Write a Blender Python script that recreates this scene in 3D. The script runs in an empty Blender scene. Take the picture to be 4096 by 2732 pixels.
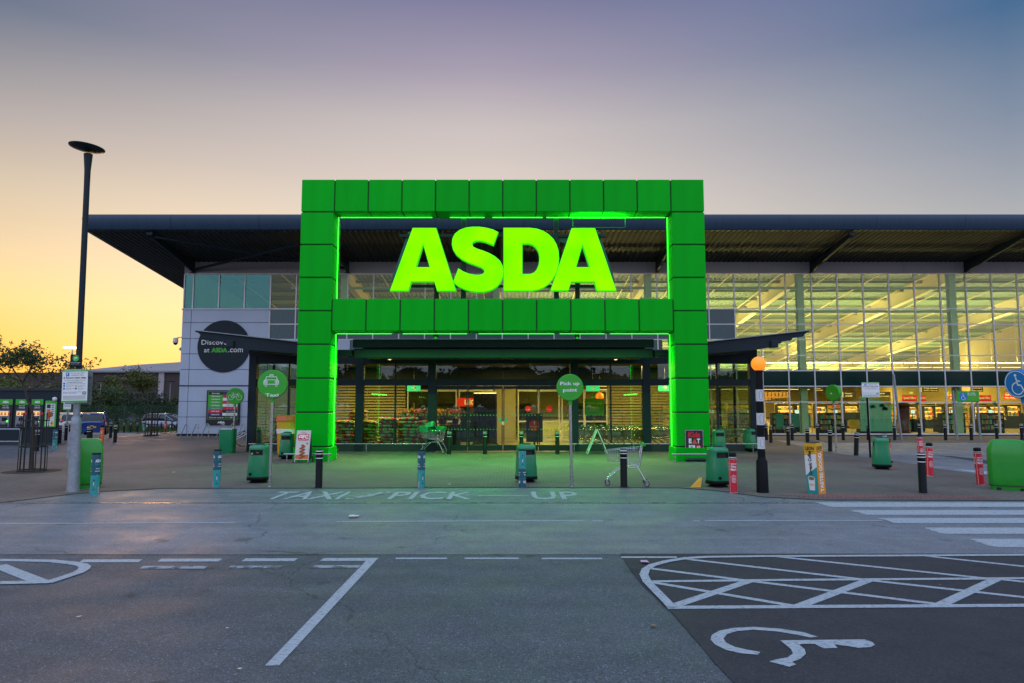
import bpy, math, random
from mathutils import Vector, Matrix, noise as mnoise
rnd = random.Random(7)
S = bpy.context.scene
# ------------------------------------------------------------------ camera
PITCH = math.radians(5.15); FPX = 2731.0; CAMH = 2.0
cd = bpy.data.cameras.new('camera'); cam = bpy.data.objects.new('camera', cd)
S.collection.objects.link(cam); S.camera = cam
cam.location = (0, 0, CAMH); cam.rotation_euler = (math.radians(90) + PITCH, 0, 0)
cd.sensor_width = 36; cd.lens = 24.0; cd.clip_end = 3000; cd.clip_start = 0.05
# ------------------------------------------------------------------ colour handling
S.view_settings.view_transform = 'Standard'; S.view_settings.look = 'None'
S.view_settings.exposure = 0.0; S.view_settings.gamma = 1.0
S.cycles.use_denoising = True; S.cycles.max_bounces = 8; S.cycles.diffuse_bounces = 3
S.cycles.glossy_bounces = 3; S.cycles.transparent_max_bounces = 12; S.cycles.transmission_bounces = 4
S.cycles.sample_clamp_indirect = 4.0; S.cycles.caustics_reflective = False; S.cycles.caustics_refractive = False

def lin(c):
    return tuple((v/255/12.92 if v/255 <= .04045 else ((v/255+.055)/1.055)**2.4) for v in c)
# ------------------------------------------------------------------ sky (dusk)
SUN_AZ = math.radians(-27); SUN_EL = math.radians(4.5)
W = bpy.data.worlds.new('World'); S.world = W; W.use_nodes = True
nt = W.node_tree; nt.nodes.clear(); N = nt.nodes.new; LK = nt.links.new
def MN(op, a, b=None, c=None):
    n = N('ShaderNodeMath'); n.operation = op
    for i, v in enumerate((a, b, c)):
        if v is None: continue
        if isinstance(v, (int, float)): n.inputs[i].default_value = v
        else: LK(v, n.inputs[i])
    return n.outputs[0]
def ramp(fac, stops):
    n = N('ShaderNodeValToRGB'); LK(fac, n.inputs[0]); e = n.color_ramp.elements
    n.color_ramp.interpolation = 'B_SPLINE' if False else 'LINEAR'
    for i, (p, c) in enumerate(stops):
        x = e[i] if i < 2 else e.new(p/90)
        x.position = p/90; x.color = (*lin(c), 1)
    return n.outputs[0]
tc = N('ShaderNodeTexCoord'); sp = N('ShaderNodeSeparateXYZ'); LK(tc.outputs['Generated'], sp.inputs[0])
zc = MN('MAXIMUM', sp.outputs[2], 0.0)
el = MN('DIVIDE', MN('ARCSINE', MN('MINIMUM', zc, 0.9999)), math.pi/2)
hl = MN('SQRT', MN('ADD', MN('MULTIPLY', sp.outputs[0], sp.outputs[0]), MN('MULTIPLY', sp.outputs[1], sp.outputs[1])))
hl = MN('MAXIMUM', hl, 1e-4)
xh = MN('DIVIDE', sp.outputs[0], hl); yh = MN('DIVIDE', sp.outputs[1], hl)
rl = ramp(el, [(0, (255,155,42)), (2, (255,180,58)), (4, (255,199,90)), (7, (255,217,140)), (10, (240,210,163)), (14, (217,197,170)), (19, (180,170,167)), (26, (103,115,139)), (34, (96,110,142)), (60, (150,172,215)), (90, (178,200,238))])
rm = ramp(el, [(0, (255,204,110)), (5, (252,226,180)), (10, (248,228,203)), (14.5, (237,220,203)), (19, (218,204,196)), (22.5, (203,192,190)), (27, (166,156,175)), (32, (123,122,156)), (38, (112,122,158)), (60, (150,172,215)), (90, (178,200,238))])
rr = ramp(el, [(0, (215,190,175)), (8, (196,186,184)), (13, (174,175,179)), (18, (140,150,168)), (26, (72,108,147)), (34, (76,106,154)), (60, (150,172,215)), (90, (178,200,238))])
rb = ramp(el, [(0, (205,195,205)), (12, (200,204,226)), (30, (190,206,236)), (90, (178,200,238))])
def mixc(f, a, b):
    n = N('ShaderNodeMix'); n.data_type = 'RGBA'; LK(f, n.inputs[0]); LK(a, n.inputs[6]); LK(b, n.inputs[7]); return n.outputs[2]
def mr(v, a, b):
    n = N('ShaderNodeMapRange'); n.interpolation_type = 'SMOOTHSTEP'; LK(v, n.inputs[0]); n.inputs[1].default_value = a; n.inputs[2].default_value = b; return n.outputs[0]
def mrl(v, a, b):
    n = N('ShaderNodeMapRange'); LK(v, n.inputs[0]); n.inputs[1].default_value = a; n.inputs[2].default_value = b; return n.outputs[0]
wl = MN('POWER', mrl(xh, -.04, -.62), 1.5); wr = MN('POWER', mrl(xh, -.04, .6), 1.5)
c1_ = mixc(wl, rm, rl); c2_ = mixc(wr, c1_, rr)
c3_ = mixc(mr(yh, .35, -.35), c2_, rb)
nz = N('ShaderNodeTexNoise'); mp = N('ShaderNodeMapping'); LK(tc.outputs['Generated'], mp.inputs[0]); mp.inputs['Scale'].default_value = (1.2, 1.2, 14)
LK(mp.outputs[0], nz.inputs['Vector']); nz.inputs['Scale'].default_value = 2.2; nz.inputs['Detail'].default_value = 3
hi = mr(el, .42, .8); bk_ = mr(yh, .25, -.45); lift = MN('MULTIPLY_ADD', MN('MAXIMUM', hi, bk_), 0.85, 1.0)   # sky overhead and behind the viewer boosted, an added fill for the foreground
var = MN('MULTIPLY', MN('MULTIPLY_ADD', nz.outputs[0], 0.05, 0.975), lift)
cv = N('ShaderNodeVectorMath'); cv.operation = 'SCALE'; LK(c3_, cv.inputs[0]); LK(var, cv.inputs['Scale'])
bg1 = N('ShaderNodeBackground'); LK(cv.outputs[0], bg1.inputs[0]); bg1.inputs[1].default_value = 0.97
sky = N('ShaderNodeTexSky'); sky.sky_type = 'NISHITA'; sky.sun_disc = False; sky.sun_elevation = SUN_EL; sky.sun_rotation = SUN_AZ
bg2 = N('ShaderNodeBackground'); LK(sky.outputs[0], bg2.inputs[0]); bg2.inputs[1].default_value = 0.01
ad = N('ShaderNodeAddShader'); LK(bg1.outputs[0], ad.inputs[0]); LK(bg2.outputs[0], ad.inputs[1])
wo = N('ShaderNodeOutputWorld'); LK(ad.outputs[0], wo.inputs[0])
W.cycles.sampling_method = 'MANUAL'; W.cycles.sample_map_resolution = 512
# ------------------------------------------------------------------ low sun
sl = bpy.data.lights.new('sun', 'SUN'); sl.energy = 0.5; sl.angle = math.radians(7); sl.color = (1, .5, .22)
so = bpy.data.objects.new('sun', sl); S.collection.objects.link(so)
sd = Vector((math.sin(SUN_AZ)*math.cos(SUN_EL), math.cos(SUN_AZ)*math.cos(SUN_EL), math.sin(SUN_EL)))
so.rotation_euler = sd.to_track_quat('Z', 'Y').to_euler(); so.location = (-40, 60, 20)
# ------------------------------------------------------------------ photograph pixel -> place on the ground
CP, SP = math.cos(PITCH), math.sin(PITCH)
def ss(a, b, x):
    t = max(0, min(1, (x-a)/(b-a))); return t*t*(3-2*t)
def terr(x, y):
    return -0.65*ss(41, 60, y)*ss(-20.9, -25, x)
def ray(px, py):
    u = (px-2048)/FPX; v = (1366-py)/FPX
    return u, CP - v*SP, v*CP + SP
def gp(px, py):
    u, y, z = ray(px, py); t = CAMH/-z
    for _ in range(12): t = (CAMH-terr(u*t, y*t))/-z
    return Vector((u*t, y*t, terr(u*t, y*t)))
def at(px, py, Y):
    u, y, z = ray(px, py); t = Y/y
    return Vector((u*t, Y, CAMH+z*t))
CR = {1: 0, 2: 600, 3: 1200, 4: 2000, 5: 2700, 6: 3300}
def q(c, x, y): return (CR[c]+x/1.96, 1250+y/1.96)
def G(c, x, y): return gp(*q(c, x, y))
def A(c, x, y, Y): return at(*q(c, x, y), Y)
# ------------------------------------------------------------------ materials
MT = {}
def nodes(name):
    m = bpy.data.materials.new(name); m.use_nodes = True; t = m.node_tree
    return m, t, t.nodes.new, t.links.new, t.nodes['Principled BSDF']
def mat(name, col, rough=.5, metal=0., var=.12, vs=6., bump=0., bs=60., emit=None, es=0., spec=.5, coat=0., wear=None, wearc=(.1,.1,.1), ws=20., wt=.6, stretch=None, rand=0.):
    """procedural surface: base colour broken up by noise, optional bump, optional worn patches"""
    if name in MT: return MT[name]
    m, t, n, l, b = nodes(name)
    tc = n('ShaderNodeTexCoord'); v = tc.outputs['Object']
    if stretch:
        mp = n('ShaderNodeMapping'); l(v, mp.inputs[0]); mp.inputs['Scale'].default_value = stretch; v = mp.outputs[0]
    nz = n('ShaderNodeTexNoise'); l(v, nz.inputs['Vector']); nz.inputs['Scale'].default_value = vs; nz.inputs['Detail'].default_value = 5
    mx = n('ShaderNodeMix'); mx.data_type = 'RGBA'; l(nz.outputs[0], mx.inputs[0])
    mx.inputs[6].default_value = (*[c*(1-var*1.6) for c in col], 1); mx.inputs[7].default_value = (*[min(1, c*(1+var*1.6)) for c in col], 1)
    out = mx.outputs[2]
    if wear:
        n2 = n('ShaderNodeTexNoise'); l(v, n2.inputs['Vector']); n2.inputs['Scale'].default_value = ws; n2.inputs['Detail'].default_value = 8; n2.inputs['Roughness'].default_value = .7
        r = n('ShaderNodeMapRange'); l(n2.outputs[0], r.inputs[0]); r.inputs[1].default_value = wt; r.inputs[2].default_value = wt+.06
        r.inputs[4].default_value = wear
        m2 = n('ShaderNodeMix'); m2.data_type = 'RGBA'; l(r.outputs[0], m2.inputs[0]); l(out, m2.inputs[6]); m2.inputs[7].default_value = (*wearc, 1); out = m2.outputs[2]
    if rand:
        oi = n('ShaderNodeObjectInfo'); rm_ = n('ShaderNodeMapRange'); l(oi.outputs['Random'], rm_.inputs[0]); rm_.inputs[3].default_value = 1-rand; rm_.inputs[4].default_value = 1+rand
        sc_ = n('ShaderNodeVectorMath'); sc_.operation = 'SCALE'; l(out, sc_.inputs[0]); l(rm_.outputs[0], sc_.inputs['Scale']); out = sc_.outputs[0]
    l(out, b.inputs['Base Color'])
    rr = n('ShaderNodeMapRange'); l(nz.outputs[0], rr.inputs[0]); rr.inputs[3].default_value = max(0, rough-.08); rr.inputs[4].default_value = min(1, rough+.08)
    l(rr.outputs[0], b.inputs['Roughness']); b.inputs['Metallic'].default_value = metal
    b.inputs['Specular IOR Level'].default_value = spec; b.inputs['Coat Weight'].default_value = coat
    if bump:
        nb = n('ShaderNodeTexNoise'); l(v, nb.inputs['Vector']); nb.inputs['Scale'].default_value = bs; nb.inputs['Detail'].default_value = 4
        bp = n('ShaderNodeBump'); bp.inputs['Strength'].default_value = bump; bp.inputs['Distance'].default_value = .01; l(nb.outputs[0], bp.inputs['Height']); l(bp.outputs[0], b.inputs['Normal'])
    if emit:
        b.inputs['Emission Color'].default_value = (*emit, 1); b.inputs['Emission Strength'].default_value = es
    MT[name] = m; return m
def glass(name, tint, refl=1.0, base=.03, rough=0.0, bumpy=0.0, tintr=(.9, 1, .95)):
    m, t, n, l, b = nodes(name); t.nodes.remove(b)
    tr = n('ShaderNodeBsdfTransparent'); tr.inputs[0].default_value = (*tint, 1)
    gl = n('ShaderNodeBsdfGlossy'); gl.inputs['Roughness'].default_value = rough; gl.inputs[0].default_value = (*tintr, 1)
    fr = n('ShaderNodeFresnel'); fr.inputs[0].default_value = 1.5
    if bumpy:
        tc = n('ShaderNodeTexCoord'); nb = n('ShaderNodeTexNoise'); l(tc.outputs['Object'], nb.inputs['Vector']); nb.inputs['Scale'].default_value = .9
        bp = n('ShaderNodeBump'); bp.inputs['Strength'].default_value = bumpy; bp.inputs['Distance'].default_value = .02; l(nb.outputs[0], bp.inputs['Height']); l(bp.outputs[0], gl.inputs['Normal'])
    ma = n('ShaderNodeMath'); ma.operation = 'MULTIPLY_ADD'; ma.use_clamp = True; l(fr.outputs[0], ma.inputs[0]); ma.inputs[1].default_value = refl; ma.inputs[2].default_value = base
    mx = n('ShaderNodeMixShader'); l(ma.outputs[0], mx.inputs[0]); l(tr.outputs[0], mx.inputs[1]); l(gl.outputs[0], mx.inputs[2])
    l(mx.outputs[0], t.nodes['Material Output'].inputs[0]); MT[name] = m; return m
def asphalt(name, col, spk=.45, rough=.8, stain=.25, sc=1.0):
    m, t, n, l, b = nodes(name); tc = n('ShaderNodeTexCoord'); v = tc.outputs['Object']
    def nz(s, d=2, r=.5):
        x = n('ShaderNodeTexNoise'); l(v, x.inputs['Vector']); x.inputs['Scale'].default_value = s; x.inputs['Detail'].default_value = d; x.inputs['Roughness'].default_value = r; return x.outputs[0]
    def mth(op, a, bb):
        x = n('ShaderNodeMath'); x.operation = op
        for i, vv in enumerate((a, bb)):
            if isinstance(vv, (int, float)): x.inputs[i].default_value = vv
            else: l(vv, x.inputs[i])
        return x.outputs[0]
    def mpr(a, x0, x1, y0, y1):
        x = n('ShaderNodeMapRange'); l(a, x.inputs[0]); x.inputs[1].default_value = x0; x.inputs[2].default_value = x1; x.inputs[3].default_value = y0; x.inputs[4].default_value = y1; return x.outputs[0]
    vo = n('ShaderNodeTexVoronoi'); l(v, vo.inputs['Vector']); vo.inputs['Scale'].default_value = 95*sc
    grain = mpr(nz(70*sc, 3, .75), .3, .7, 1-spk, 1+spk)
    sepc = n('ShaderNodeSeparateColor'); l(vo.outputs['Color'], sepc.inputs[0])
    chips = mpr(sepc.outputs[0], .0, 1., 1-spk*.7, 1+spk*.8)
    pebble = mpr(sepc.outputs[1], .93, .97, 1, 1+spk*2.2)
    big = mpr(nz(.22, 4, .6), .35, .65, 1-stain*.5, 1+stain*.5)
    mid = mpr(nz(2.3, 6, .65), .35, .65, 1-stain*.35, 1+stain*.35)
    spots = mpr(nz(1.7, 2, .4), .68, .73, 1, .6)
    mg = mpr(nz(24, 3, .7), .3, .7, 1-spk*.38, 1+spk*.38)
    mpg = n('ShaderNodeMapping'); l(v, mpg.inputs[0]); mpg.inputs['Scale'].default_value = (.12, 1.6, 1); sk = n('ShaderNodeTexNoise'); l(mpg.outputs[0], sk.inputs['Vector']); sk.inputs['Scale'].default_value = 1.3; sk.inputs['Detail'].default_value = 5
    streak = mpr(sk.outputs[0], .3, .7, .86, 1.13)
    vc = n('ShaderNodeTexVoronoi'); vc.feature = 'DISTANCE_TO_EDGE'; vc.inputs['Scale'].default_value = .16
    wv = n('ShaderNodeVectorMath'); wv.operation = 'MULTIPLY_ADD'; wn = n('ShaderNodeTexNoise'); l(v, wn.inputs['Vector']); wn.inputs['Scale'].default_value = 1.2; wn.inputs['Detail'].default_value = 6; l(wn.outputs['Color'], wv.inputs[0]); wv.inputs[1].default_value = (1.1, 1.1, 0); l(v, wv.inputs[2]); l(wv.outputs[0], vc.inputs['Vector'])
    crk = mth('MAXIMUM', mpr(vc.outputs['Distance'], .0, .0028, .45, 1), mpr(nz(.13, 1), .50, .53, 0, 1))
    f = mth('MULTIPLY', mth('MULTIPLY', mth('MULTIPLY', grain, chips), mth('MULTIPLY', big, mid)), mth('MULTIPLY', mth('MULTIPLY', spots, pebble), mth('MULTIPLY', mth('MULTIPLY', mg, streak), mth('MINIMUM', crk, 1.0))))
    vm = n('ShaderNodeVectorMath'); vm.operation = 'SCALE'; vm.inputs[0].default_value = col; l(f, vm.inputs['Scale']); l(vm.outputs[0], b.inputs['Base Color'])
    l(mpr(nz(1.1, 5), .3, .7, rough-.16, rough+.08), b.inputs['Roughness']); b.inputs['Specular IOR Level'].default_value = .5
    bp = n('ShaderNodeBump'); bp.inputs['Strength'].default_value = .32; bp.inputs['Distance'].default_value = .006; l(mth('ADD', vo.outputs['Distance'], grain), bp.inputs['Height']); l(bp.outputs[0], b.inputs['Normal'])
    MT[name] = m; return m
def paving(name, c1, c2, mort, bw=.2, rh=.1):
    m, t, n, l, b = nodes(name); tc = n('ShaderNodeTexCoord'); v = tc.outputs['Object']
    br = n('ShaderNodeTexBrick'); l(v, br.inputs['Vector']); br.inputs['Scale'].default_value = 1; br.inputs['Brick Width'].default_value = bw; br.inputs['Row Height'].default_value = rh
    br.inputs['Mortar Size'].default_value = .006; br.inputs['Color1'].default_value = (*c1, 1); br.inputs['Color2'].default_value = (*c2, 1); br.inputs['Mortar'].default_value = (*mort, 1); br.inputs['Bias'].default_value = .1
    nz = n('ShaderNodeTexNoise'); l(v, nz.inputs['Vector']); nz.inputs['Scale'].default_value = .35; nz.inputs['Detail'].default_value = 7; nz.inputs['Roughness'].default_value = .65
    mr_ = n('ShaderNodeMapRange'); l(nz.outputs[0], mr_.inputs[0]); mr_.inputs[1].default_value = .3; mr_.inputs[2].default_value = .7; mr_.inputs[3].default_value = .68; mr_.inputs[4].default_value = 1.3
    n3 = n('ShaderNodeTexNoise'); l(v, n3.inputs['Vector']); n3.inputs['Scale'].default_value = 45; n3.inputs['Detail'].default_value = 3
    m3 = n('ShaderNodeMapRange'); l(n3.outputs[0], m3.inputs[0]); m3.inputs[1].default_value = .3; m3.inputs[2].default_value = .7; m3.inputs[3].default_value = .8; m3.inputs[4].default_value = 1.2
    mm = n('ShaderNodeMath'); mm.operation = 'MULTIPLY'; l(mr_.outputs[0], mm.inputs[0]); l(m3.outputs[0], mm.inputs[1])
    vm = n('ShaderNodeVectorMath'); vm.operation = 'SCALE'; l(br.outputs[0], vm.inputs[0]); l(mm.outputs[0], vm.inputs['Scale']); l(vm.outputs[0], b.inputs['Base Color'])
    b.inputs['Roughness'].default_value = .78
    bp = n('ShaderNodeBump'); bp.inputs['Strength'].default_value = .4; bp.inputs['Distance'].default_value = .006; bp.invert = True; l(br.outputs['Fac'], bp.inputs['Height']); l(bp.outputs[0], b.inputs['Normal'])
    MT[name] = m; return m
asphalt('asph_lot', (.072, .081, .094), spk=.55, rough=.7); asphalt('asph_road', (.150, .160, .186), spk=.36, stain=.3, rough=.6); asphalt('asph_dark', (.031, .029, .035), spk=.4)
asphalt('asph_lane', (.13, .146, .16), spk=.36, rough=.6)
paving('blocks', (.16, .125, .11), (.125, .102, .093), (.035, .03, .028)); paving('blocks_red', (.25, .10, .09), (.2, .085, .08), (.06, .04, .04), .1, .1)
mat('paint', (.38, .42, .46), .7, var=.22, vs=9, wear=1.0, wearc=(.085, .095, .11), ws=11, wt=.545, stretch=(1.6, 6, 1)); mat('paint_old', (.30, .34, .37), .75, var=.2, wear=1.0, wearc=(.085, .097, .11), ws=5, wt=.5); mat('paint_worn', (.36, .41, .43), .75, var=.25, vs=7, wear=.8, wearc=(.13, .146, .16), ws=3.0, wt=.53, stretch=(2, 5, 1)); mat('slat', (.36, .31, .15), .6, var=.08)
mat('black_pl', (.006, .007, .009), .5, bump=.1, spec=.12); mat('white_pl', (.62, .63, .66), .5); mat('dark_metal', (.022, .03, .042), .45, var=.15); mat('slate', (.013, .024, .034), .5, var=.12, spec=.18)
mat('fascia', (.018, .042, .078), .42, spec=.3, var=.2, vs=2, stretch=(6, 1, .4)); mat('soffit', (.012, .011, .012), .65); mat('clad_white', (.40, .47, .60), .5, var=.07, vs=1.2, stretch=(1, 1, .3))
mat('clad_grey', (.30, .28, .30), .55, var=.06); mat('mullion', (.58, .60, .62), .4, metal=.2, var=.06); mat('green_clad', (.0, .41, .012), .42, var=.13, vs=.6, spec=.07, rand=.08, stretch=(3, 3, .5))
mat('groove', (.004, .02, .008), .7); mat('steel', (.42, .43, .45), .28, metal=.9); mat('galv', (.25, .28, .32), .5, metal=.5, var=.25, vs=14); mat('chrome', (.62, .64, .67), .16, metal=1.0, var=.04)
mat('green_bin', (.01, .22, .09), .33, var=.12, vs=4, coat=.3); mat('green_grit', (.008, .27, .015), .4, var=.12, coat=.2); mat('green_sign', (.03, .36, .02), .4, var=.05); mat('green_ink', (.05, .42, .03), .5, var=.03)
mat('ink_white', (.78, .8, .8), .5, var=.02); mat('ink_black', (.012, .012, .014), .5, var=.02); mat('red', (.62, .012, .035), .45, var=.06); mat('amber', (.74, .29, .02), .45); mat('orange', (.62, .14, .035), .5); mat('yellow', (.75, .40, .02), .5)
mat('teal', (.02, .30, .30), .45, var=.08); mat('teal_dark', (.01, .09, .13), .45, var=.08); mat('lime', (.45, .62, .08), .5); mat('blue_sign', (.01, .17, .5), .4); mat('pink', (.6, .35, .5), .5); mat('navy', (.015, .03, .14), .5)
mat('grey_ink', (.2, .2, .22), .6); mat('rubber', (.01, .01, .011), .8); mat('plinth', (.02, .025, .03), .7); mat('cream', (.58, .47, .24), .6, var=.05)
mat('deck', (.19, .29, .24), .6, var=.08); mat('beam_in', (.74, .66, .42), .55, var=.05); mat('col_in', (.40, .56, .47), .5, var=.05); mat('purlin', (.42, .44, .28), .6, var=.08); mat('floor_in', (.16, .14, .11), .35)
mat('letter_face', (.0, .05, .0), .6, spec=.0, emit=(.21, 1.0, .0), es=1.05); _m = MT['letter_face']; _t = _m.node_tree; _n = _t.nodes.new('ShaderNodeTexNoise'); _c = _t.nodes.new('ShaderNodeTexCoord'); _t.links.new(_c.outputs['Object'], _n.inputs['Vector']); _n.inputs['Scale'].default_value = .9; _r = _t.nodes.new('ShaderNodeValToRGB'); _t.links.new(_n.outputs[0], _r.inputs[0]); _r.color_ramp.elements[0].position = .30; _r.color_ramp.elements[0].color = (.10, .9, 0, 1); _r.color_ramp.elements[1].position = .70; _r.color_ramp.elements[1].color = (.19, 1, 0, 1); _t.links.new(_r.outputs[0], _t.nodes['Principled BSDF'].inputs['Emission Color']); _t.nodes['Principled BSDF'].inputs['Emission Strength'].default_value = 1.8; mat('neon', (.1, .6, .05), .4, emit=(.03, 1.0, .03), es=6.0); mat('letter_side', (.0, .12, .02), .5, emit=(.045, .72, .0), es=.9)
mat('teal_back', (.008, .07, .075), .5); mat('lamp_orange', (.8, .25, .02), .4, emit=(1.0, .23, .012), es=1.0); mat('tube_warm', (.9, .8, .5), .4, emit=(1.0, .72, .28), es=3.2); mat('spot_warm', (.9, .7, .4), .4, emit=(1.0, .55, .2), es=14.0)
mat('lamp_far', (.9, .8, .6), .4, emit=(1.0, .8, .5), es=6.0); mat('screen_warm', (.5, .3, .1), .4, emit=(1.0, .62, .22), es=1.0); mat('screen_white', (.5, .5, .5), .4, emit=(.75, .9, 1), es=1.0); mat('screen_dark', (.01, .012, .02), .1)
mat('grass', (.03, .075, .015), .9, var=.4, vs=3); mat('leaf', (.060, .085, .012), .6, var=.35, vs=3); mat('leaf2', (.095, .12, .015), .6, var=.3, vs=3); mat('leaf_dk', (.022, .045, .016), .7, var=.4, vs=1.5); mat('bark', (.05, .038, .028), .9, var=.3, bump=.4)
mat('fence_green', (.006, .06, .03), .5); mat('brick_dk', (.045, .032, .03), .8, var=.3); mat('roof_metal', (.33, .34, .38), .45, var=.08); mat('soil', (.03, .022, .016), .95, var=.4, vs=20)
mat('car_white', (.45, .45, .47), .25, coat=.8, var=.03); mat('car_blue', (.01, .045, .22), .22, coat=.9, var=.04); mat('car_silver', (.20, .24, .32), .25, metal=.3, coat=.8, var=.03); mat('car_glass', (.012, .02, .022), .06, var=.02); mat('tail', (.5, .01, .01), .3, emit=(1, .05, .02), es=.15)
mat('wood', (.28, .16, .07), .6, stretch=(1, 1, 6)); mat('food', (.35, .07, .02), .6, var=.5, vs=30); mat('bag_red', (.62, .04, .04), .5, var=.3, vs=12); mat('bag_green', (.22, .45, .07), .45, var=.4, vs=10); mat('bag_white', (.6, .58, .52), .45, var=.2); mat('bag_blue', (.01, .12, .34), .4, var=.4, vs=12)
mat('flower', (.8, .45, .03), .6); mat('flower_pink', (.7, .12, .2), .6); mat('seat_teal', (.03, .28, .27), .5); mat('mortar_dk', (.02, .02, .02), .8)
glass('glass_store', (.92, .98, .82), .55, .0, bumpy=.0); glass('glass_lobby', (.78, .86, .72), .8, .015, tintr=(.7, .85, 1)); glass('glass_top', (.40, .66, .62), 1.2, .06, tintr=(.35, .8, .8)); glass('glass_dark', (.10, .16, .16), 1.8, .08)
mat('spandrel', (.002, .026, .022), .1, var=.1, vs=1, spec=.16); mat('spandrel_blue', (.03, .085, .10), .25, var=.08); mat('tinted', (.02, .05, .05), .05)
# ------------------------------------------------------------------ mesh building
class MB:
    def __init__(s): s.v = []; s.f = []; s.m = []; s.sm = []; s.mats = []; s.M = Matrix(); s.fn = None
    def mi(s, m):
        m = MT[m] if isinstance(m, str) else m
        if m not in s.mats: s.mats.append(m)
        return s.mats.index(m)
    def add(s, vs, fs, m, smooth=False, M=None):
        o = len(s.v); T_ = s.M @ M if M is not None else s.M
        for p in vs:
            p = T_ @ Vector(p)
            s.v.append(s.fn(p) if s.fn else p)
        k = s.mi(m)
        for f in fs: s.f.append([i+o for i in f]); s.m.append(k); s.sm.append(smooth)
        return s
    def box(s, x0, x1, y0, y1, z0, z1, m, M=None, b=0.0):
        if b <= 0:
            vs = [(x, y, z) for z in (z0, z1) for y in (y0, y1) for x in (x0, x1)]
            return s.add(vs, [(0, 2, 3, 1), (4, 5, 7, 6), (0, 1, 5, 4), (1, 3, 7, 5), (3, 2, 6, 7), (2, 0, 4, 6)], m, False, M)
        vs = []; fs = []
        for z, i in ((z0, b), (z0+b, 0), (z1-b, 0), (z1, b)):
            X0, X1, Y0, Y1 = x0+i, x1-i, y0+i, y1-i; c = b if i == 0 else b*.6
            vs += [(X0+c, Y0, z), (X1-c, Y0, z), (X1, Y0+c, z), (X1, Y1-c, z), (X1-c, Y1, z), (X0+c, Y1, z), (X0, Y1-c, z), (X0, Y0+c, z)]
        for k in range(3):
            for j in range(8): fs.append((k*8+j, k*8+(j+1) % 8, (k+1)*8+(j+1) % 8, (k+1)*8+j))
        fs.append(tuple(range(7, -1, -1))); fs.append(tuple(range(24, 32)))
        return s.add(vs, fs, m, False, M)
    def tube(s, pts, r, m, n=8, cap=True, smooth=True, closed=False):
        pts = [Vector(p) for p in pts]; rs = r if isinstance(r, (list, tuple)) else [r]*len(pts)
        vs = []; fs = []; L = len(pts); up = None
        for i, p in enumerate(pts):
            a = pts[i-1] if (i or closed) else p; c = pts[(i+1) % L] if (i < L-1 or closed) else p
            d = (c-a); d = d.normalized() if d.length > 1e-9 else Vector((0, 0, 1))
            if up is None: up = Vector((0, 0, 1)) if abs(d.z) < .9 else Vector((1, 0, 0))
            x = d.cross(up); x = x.normalized() if x.length > 1e-6 else Vector((1, 0, 0)); y = x.cross(d).normalized(); up = y
            for k in range(n):
                t = 2*math.pi*(k+.5)/n; vs.append(p + (x*math.cos(t)+y*math.sin(t))*rs[i])
        for i in range(L if closed else L-1):
            for k in range(n): fs.append((i*n+k, i*n+(k+1) % n, ((i+1) % L)*n+(k+1) % n, ((i+1) % L)*n+k))
        s.add(vs, [tuple(reversed(f)) for f in fs], m, smooth and n > 4)
        if cap and not closed: s.add(vs[:n]+vs[-n:], [tuple(range(n)), tuple(range(2*n-1, n-1, -1))], m)
        return s
    def loft(s, secs, m, cap=True, smooth=True, skip=None):
        n = len(secs[0]); vs = [p for c in secs for p in c]; fs = []; fm = []
        for i in range(len(secs)-1):
            for k in range(n):
                if skip and skip(i, k): continue
                fs.append((i*n+k, i*n+(k+1) % n, (i+1)*n+(k+1) % n, (i+1)*n+k))
        s.add(vs, fs, m, smooth)
        if cap: s.add(list(secs[0])+list(secs[-1]), [tuple(range(n-1, -1, -1)), tuple(range(n, 2*n))], m)
        return s
    def lathe(s, prof, m, n=20, cap=True, smooth=True, c=(0, 0)):
        return s.loft([[(c[0]+r*math.cos(2*math.pi*k/n), c[1]+r*math.sin(2*math.pi*k/n), z) for k in range(n)] for r, z in prof], m, cap, smooth)
    def sq(s, levels, m, n=28, e=4, cap=True, skip=None, smooth=True, rib=None):
        """stack of rounded-square rings: (z, half x, half y)"""
        secs = []
        for z, hx, hy in levels:
            ring = []
            for k in range(n):
                t = 2*math.pi*k/n; c, d = math.cos(t), math.sin(t); k_ = rib(t, z) if rib else 1
                ring.append((hx*k_*math.copysign(abs(c)**(2/e), c), hy*k_*math.copysign(abs(d)**(2/e), d), z))
            secs.append(ring)
        return s.loft(secs, m, cap, smooth, skip)
    def poly(s, pts, m, smooth=False): return s.add(pts, [tuple(range(len(pts)))], m, smooth)
    def disc(s, c, r, y, m, n=32, rz=None): return s.poly([(c[0]+r*math.cos(2*math.pi*k/n), y, c[1]+(rz or r)*math.sin(2*math.pi*k/n)) for k in range(n)], m)
    def ring(s, c, r, w, y, m, n=28, a0=0, a1=360):
        closed = a1-a0 >= 360; st = n if closed else n
        pts = []
        for k in range(n+1):
            t = math.radians(a0+(a1-a0)*k/n); pts += [(c[0]+(r-w/2)*math.cos(t), y, c[1]+(r-w/2)*math.sin(t)), (c[0]+(r+w/2)*math.cos(t), y, c[1]+(r+w/2)*math.sin(t))]
        return s.add(pts, [(2*k, 2*k+2, 2*k+3, 2*k+1) for k in range(n)], m)
    def stroke(s, pts, w, y, m):
        for a, b in zip(pts, pts[1:]):
            a, b = Vector(a), Vector(b); d = (b-a); d = d.normalized() if d.length else Vector((1, 0)); nn = Vector((-d.y, d.x))*w/2; d = d*w*.3
            s.poly([(p.x, y, p.y) for p in (a-d-nn, b+d-nn, b+d+nn, a-d+nn)], m)
        return s
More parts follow.
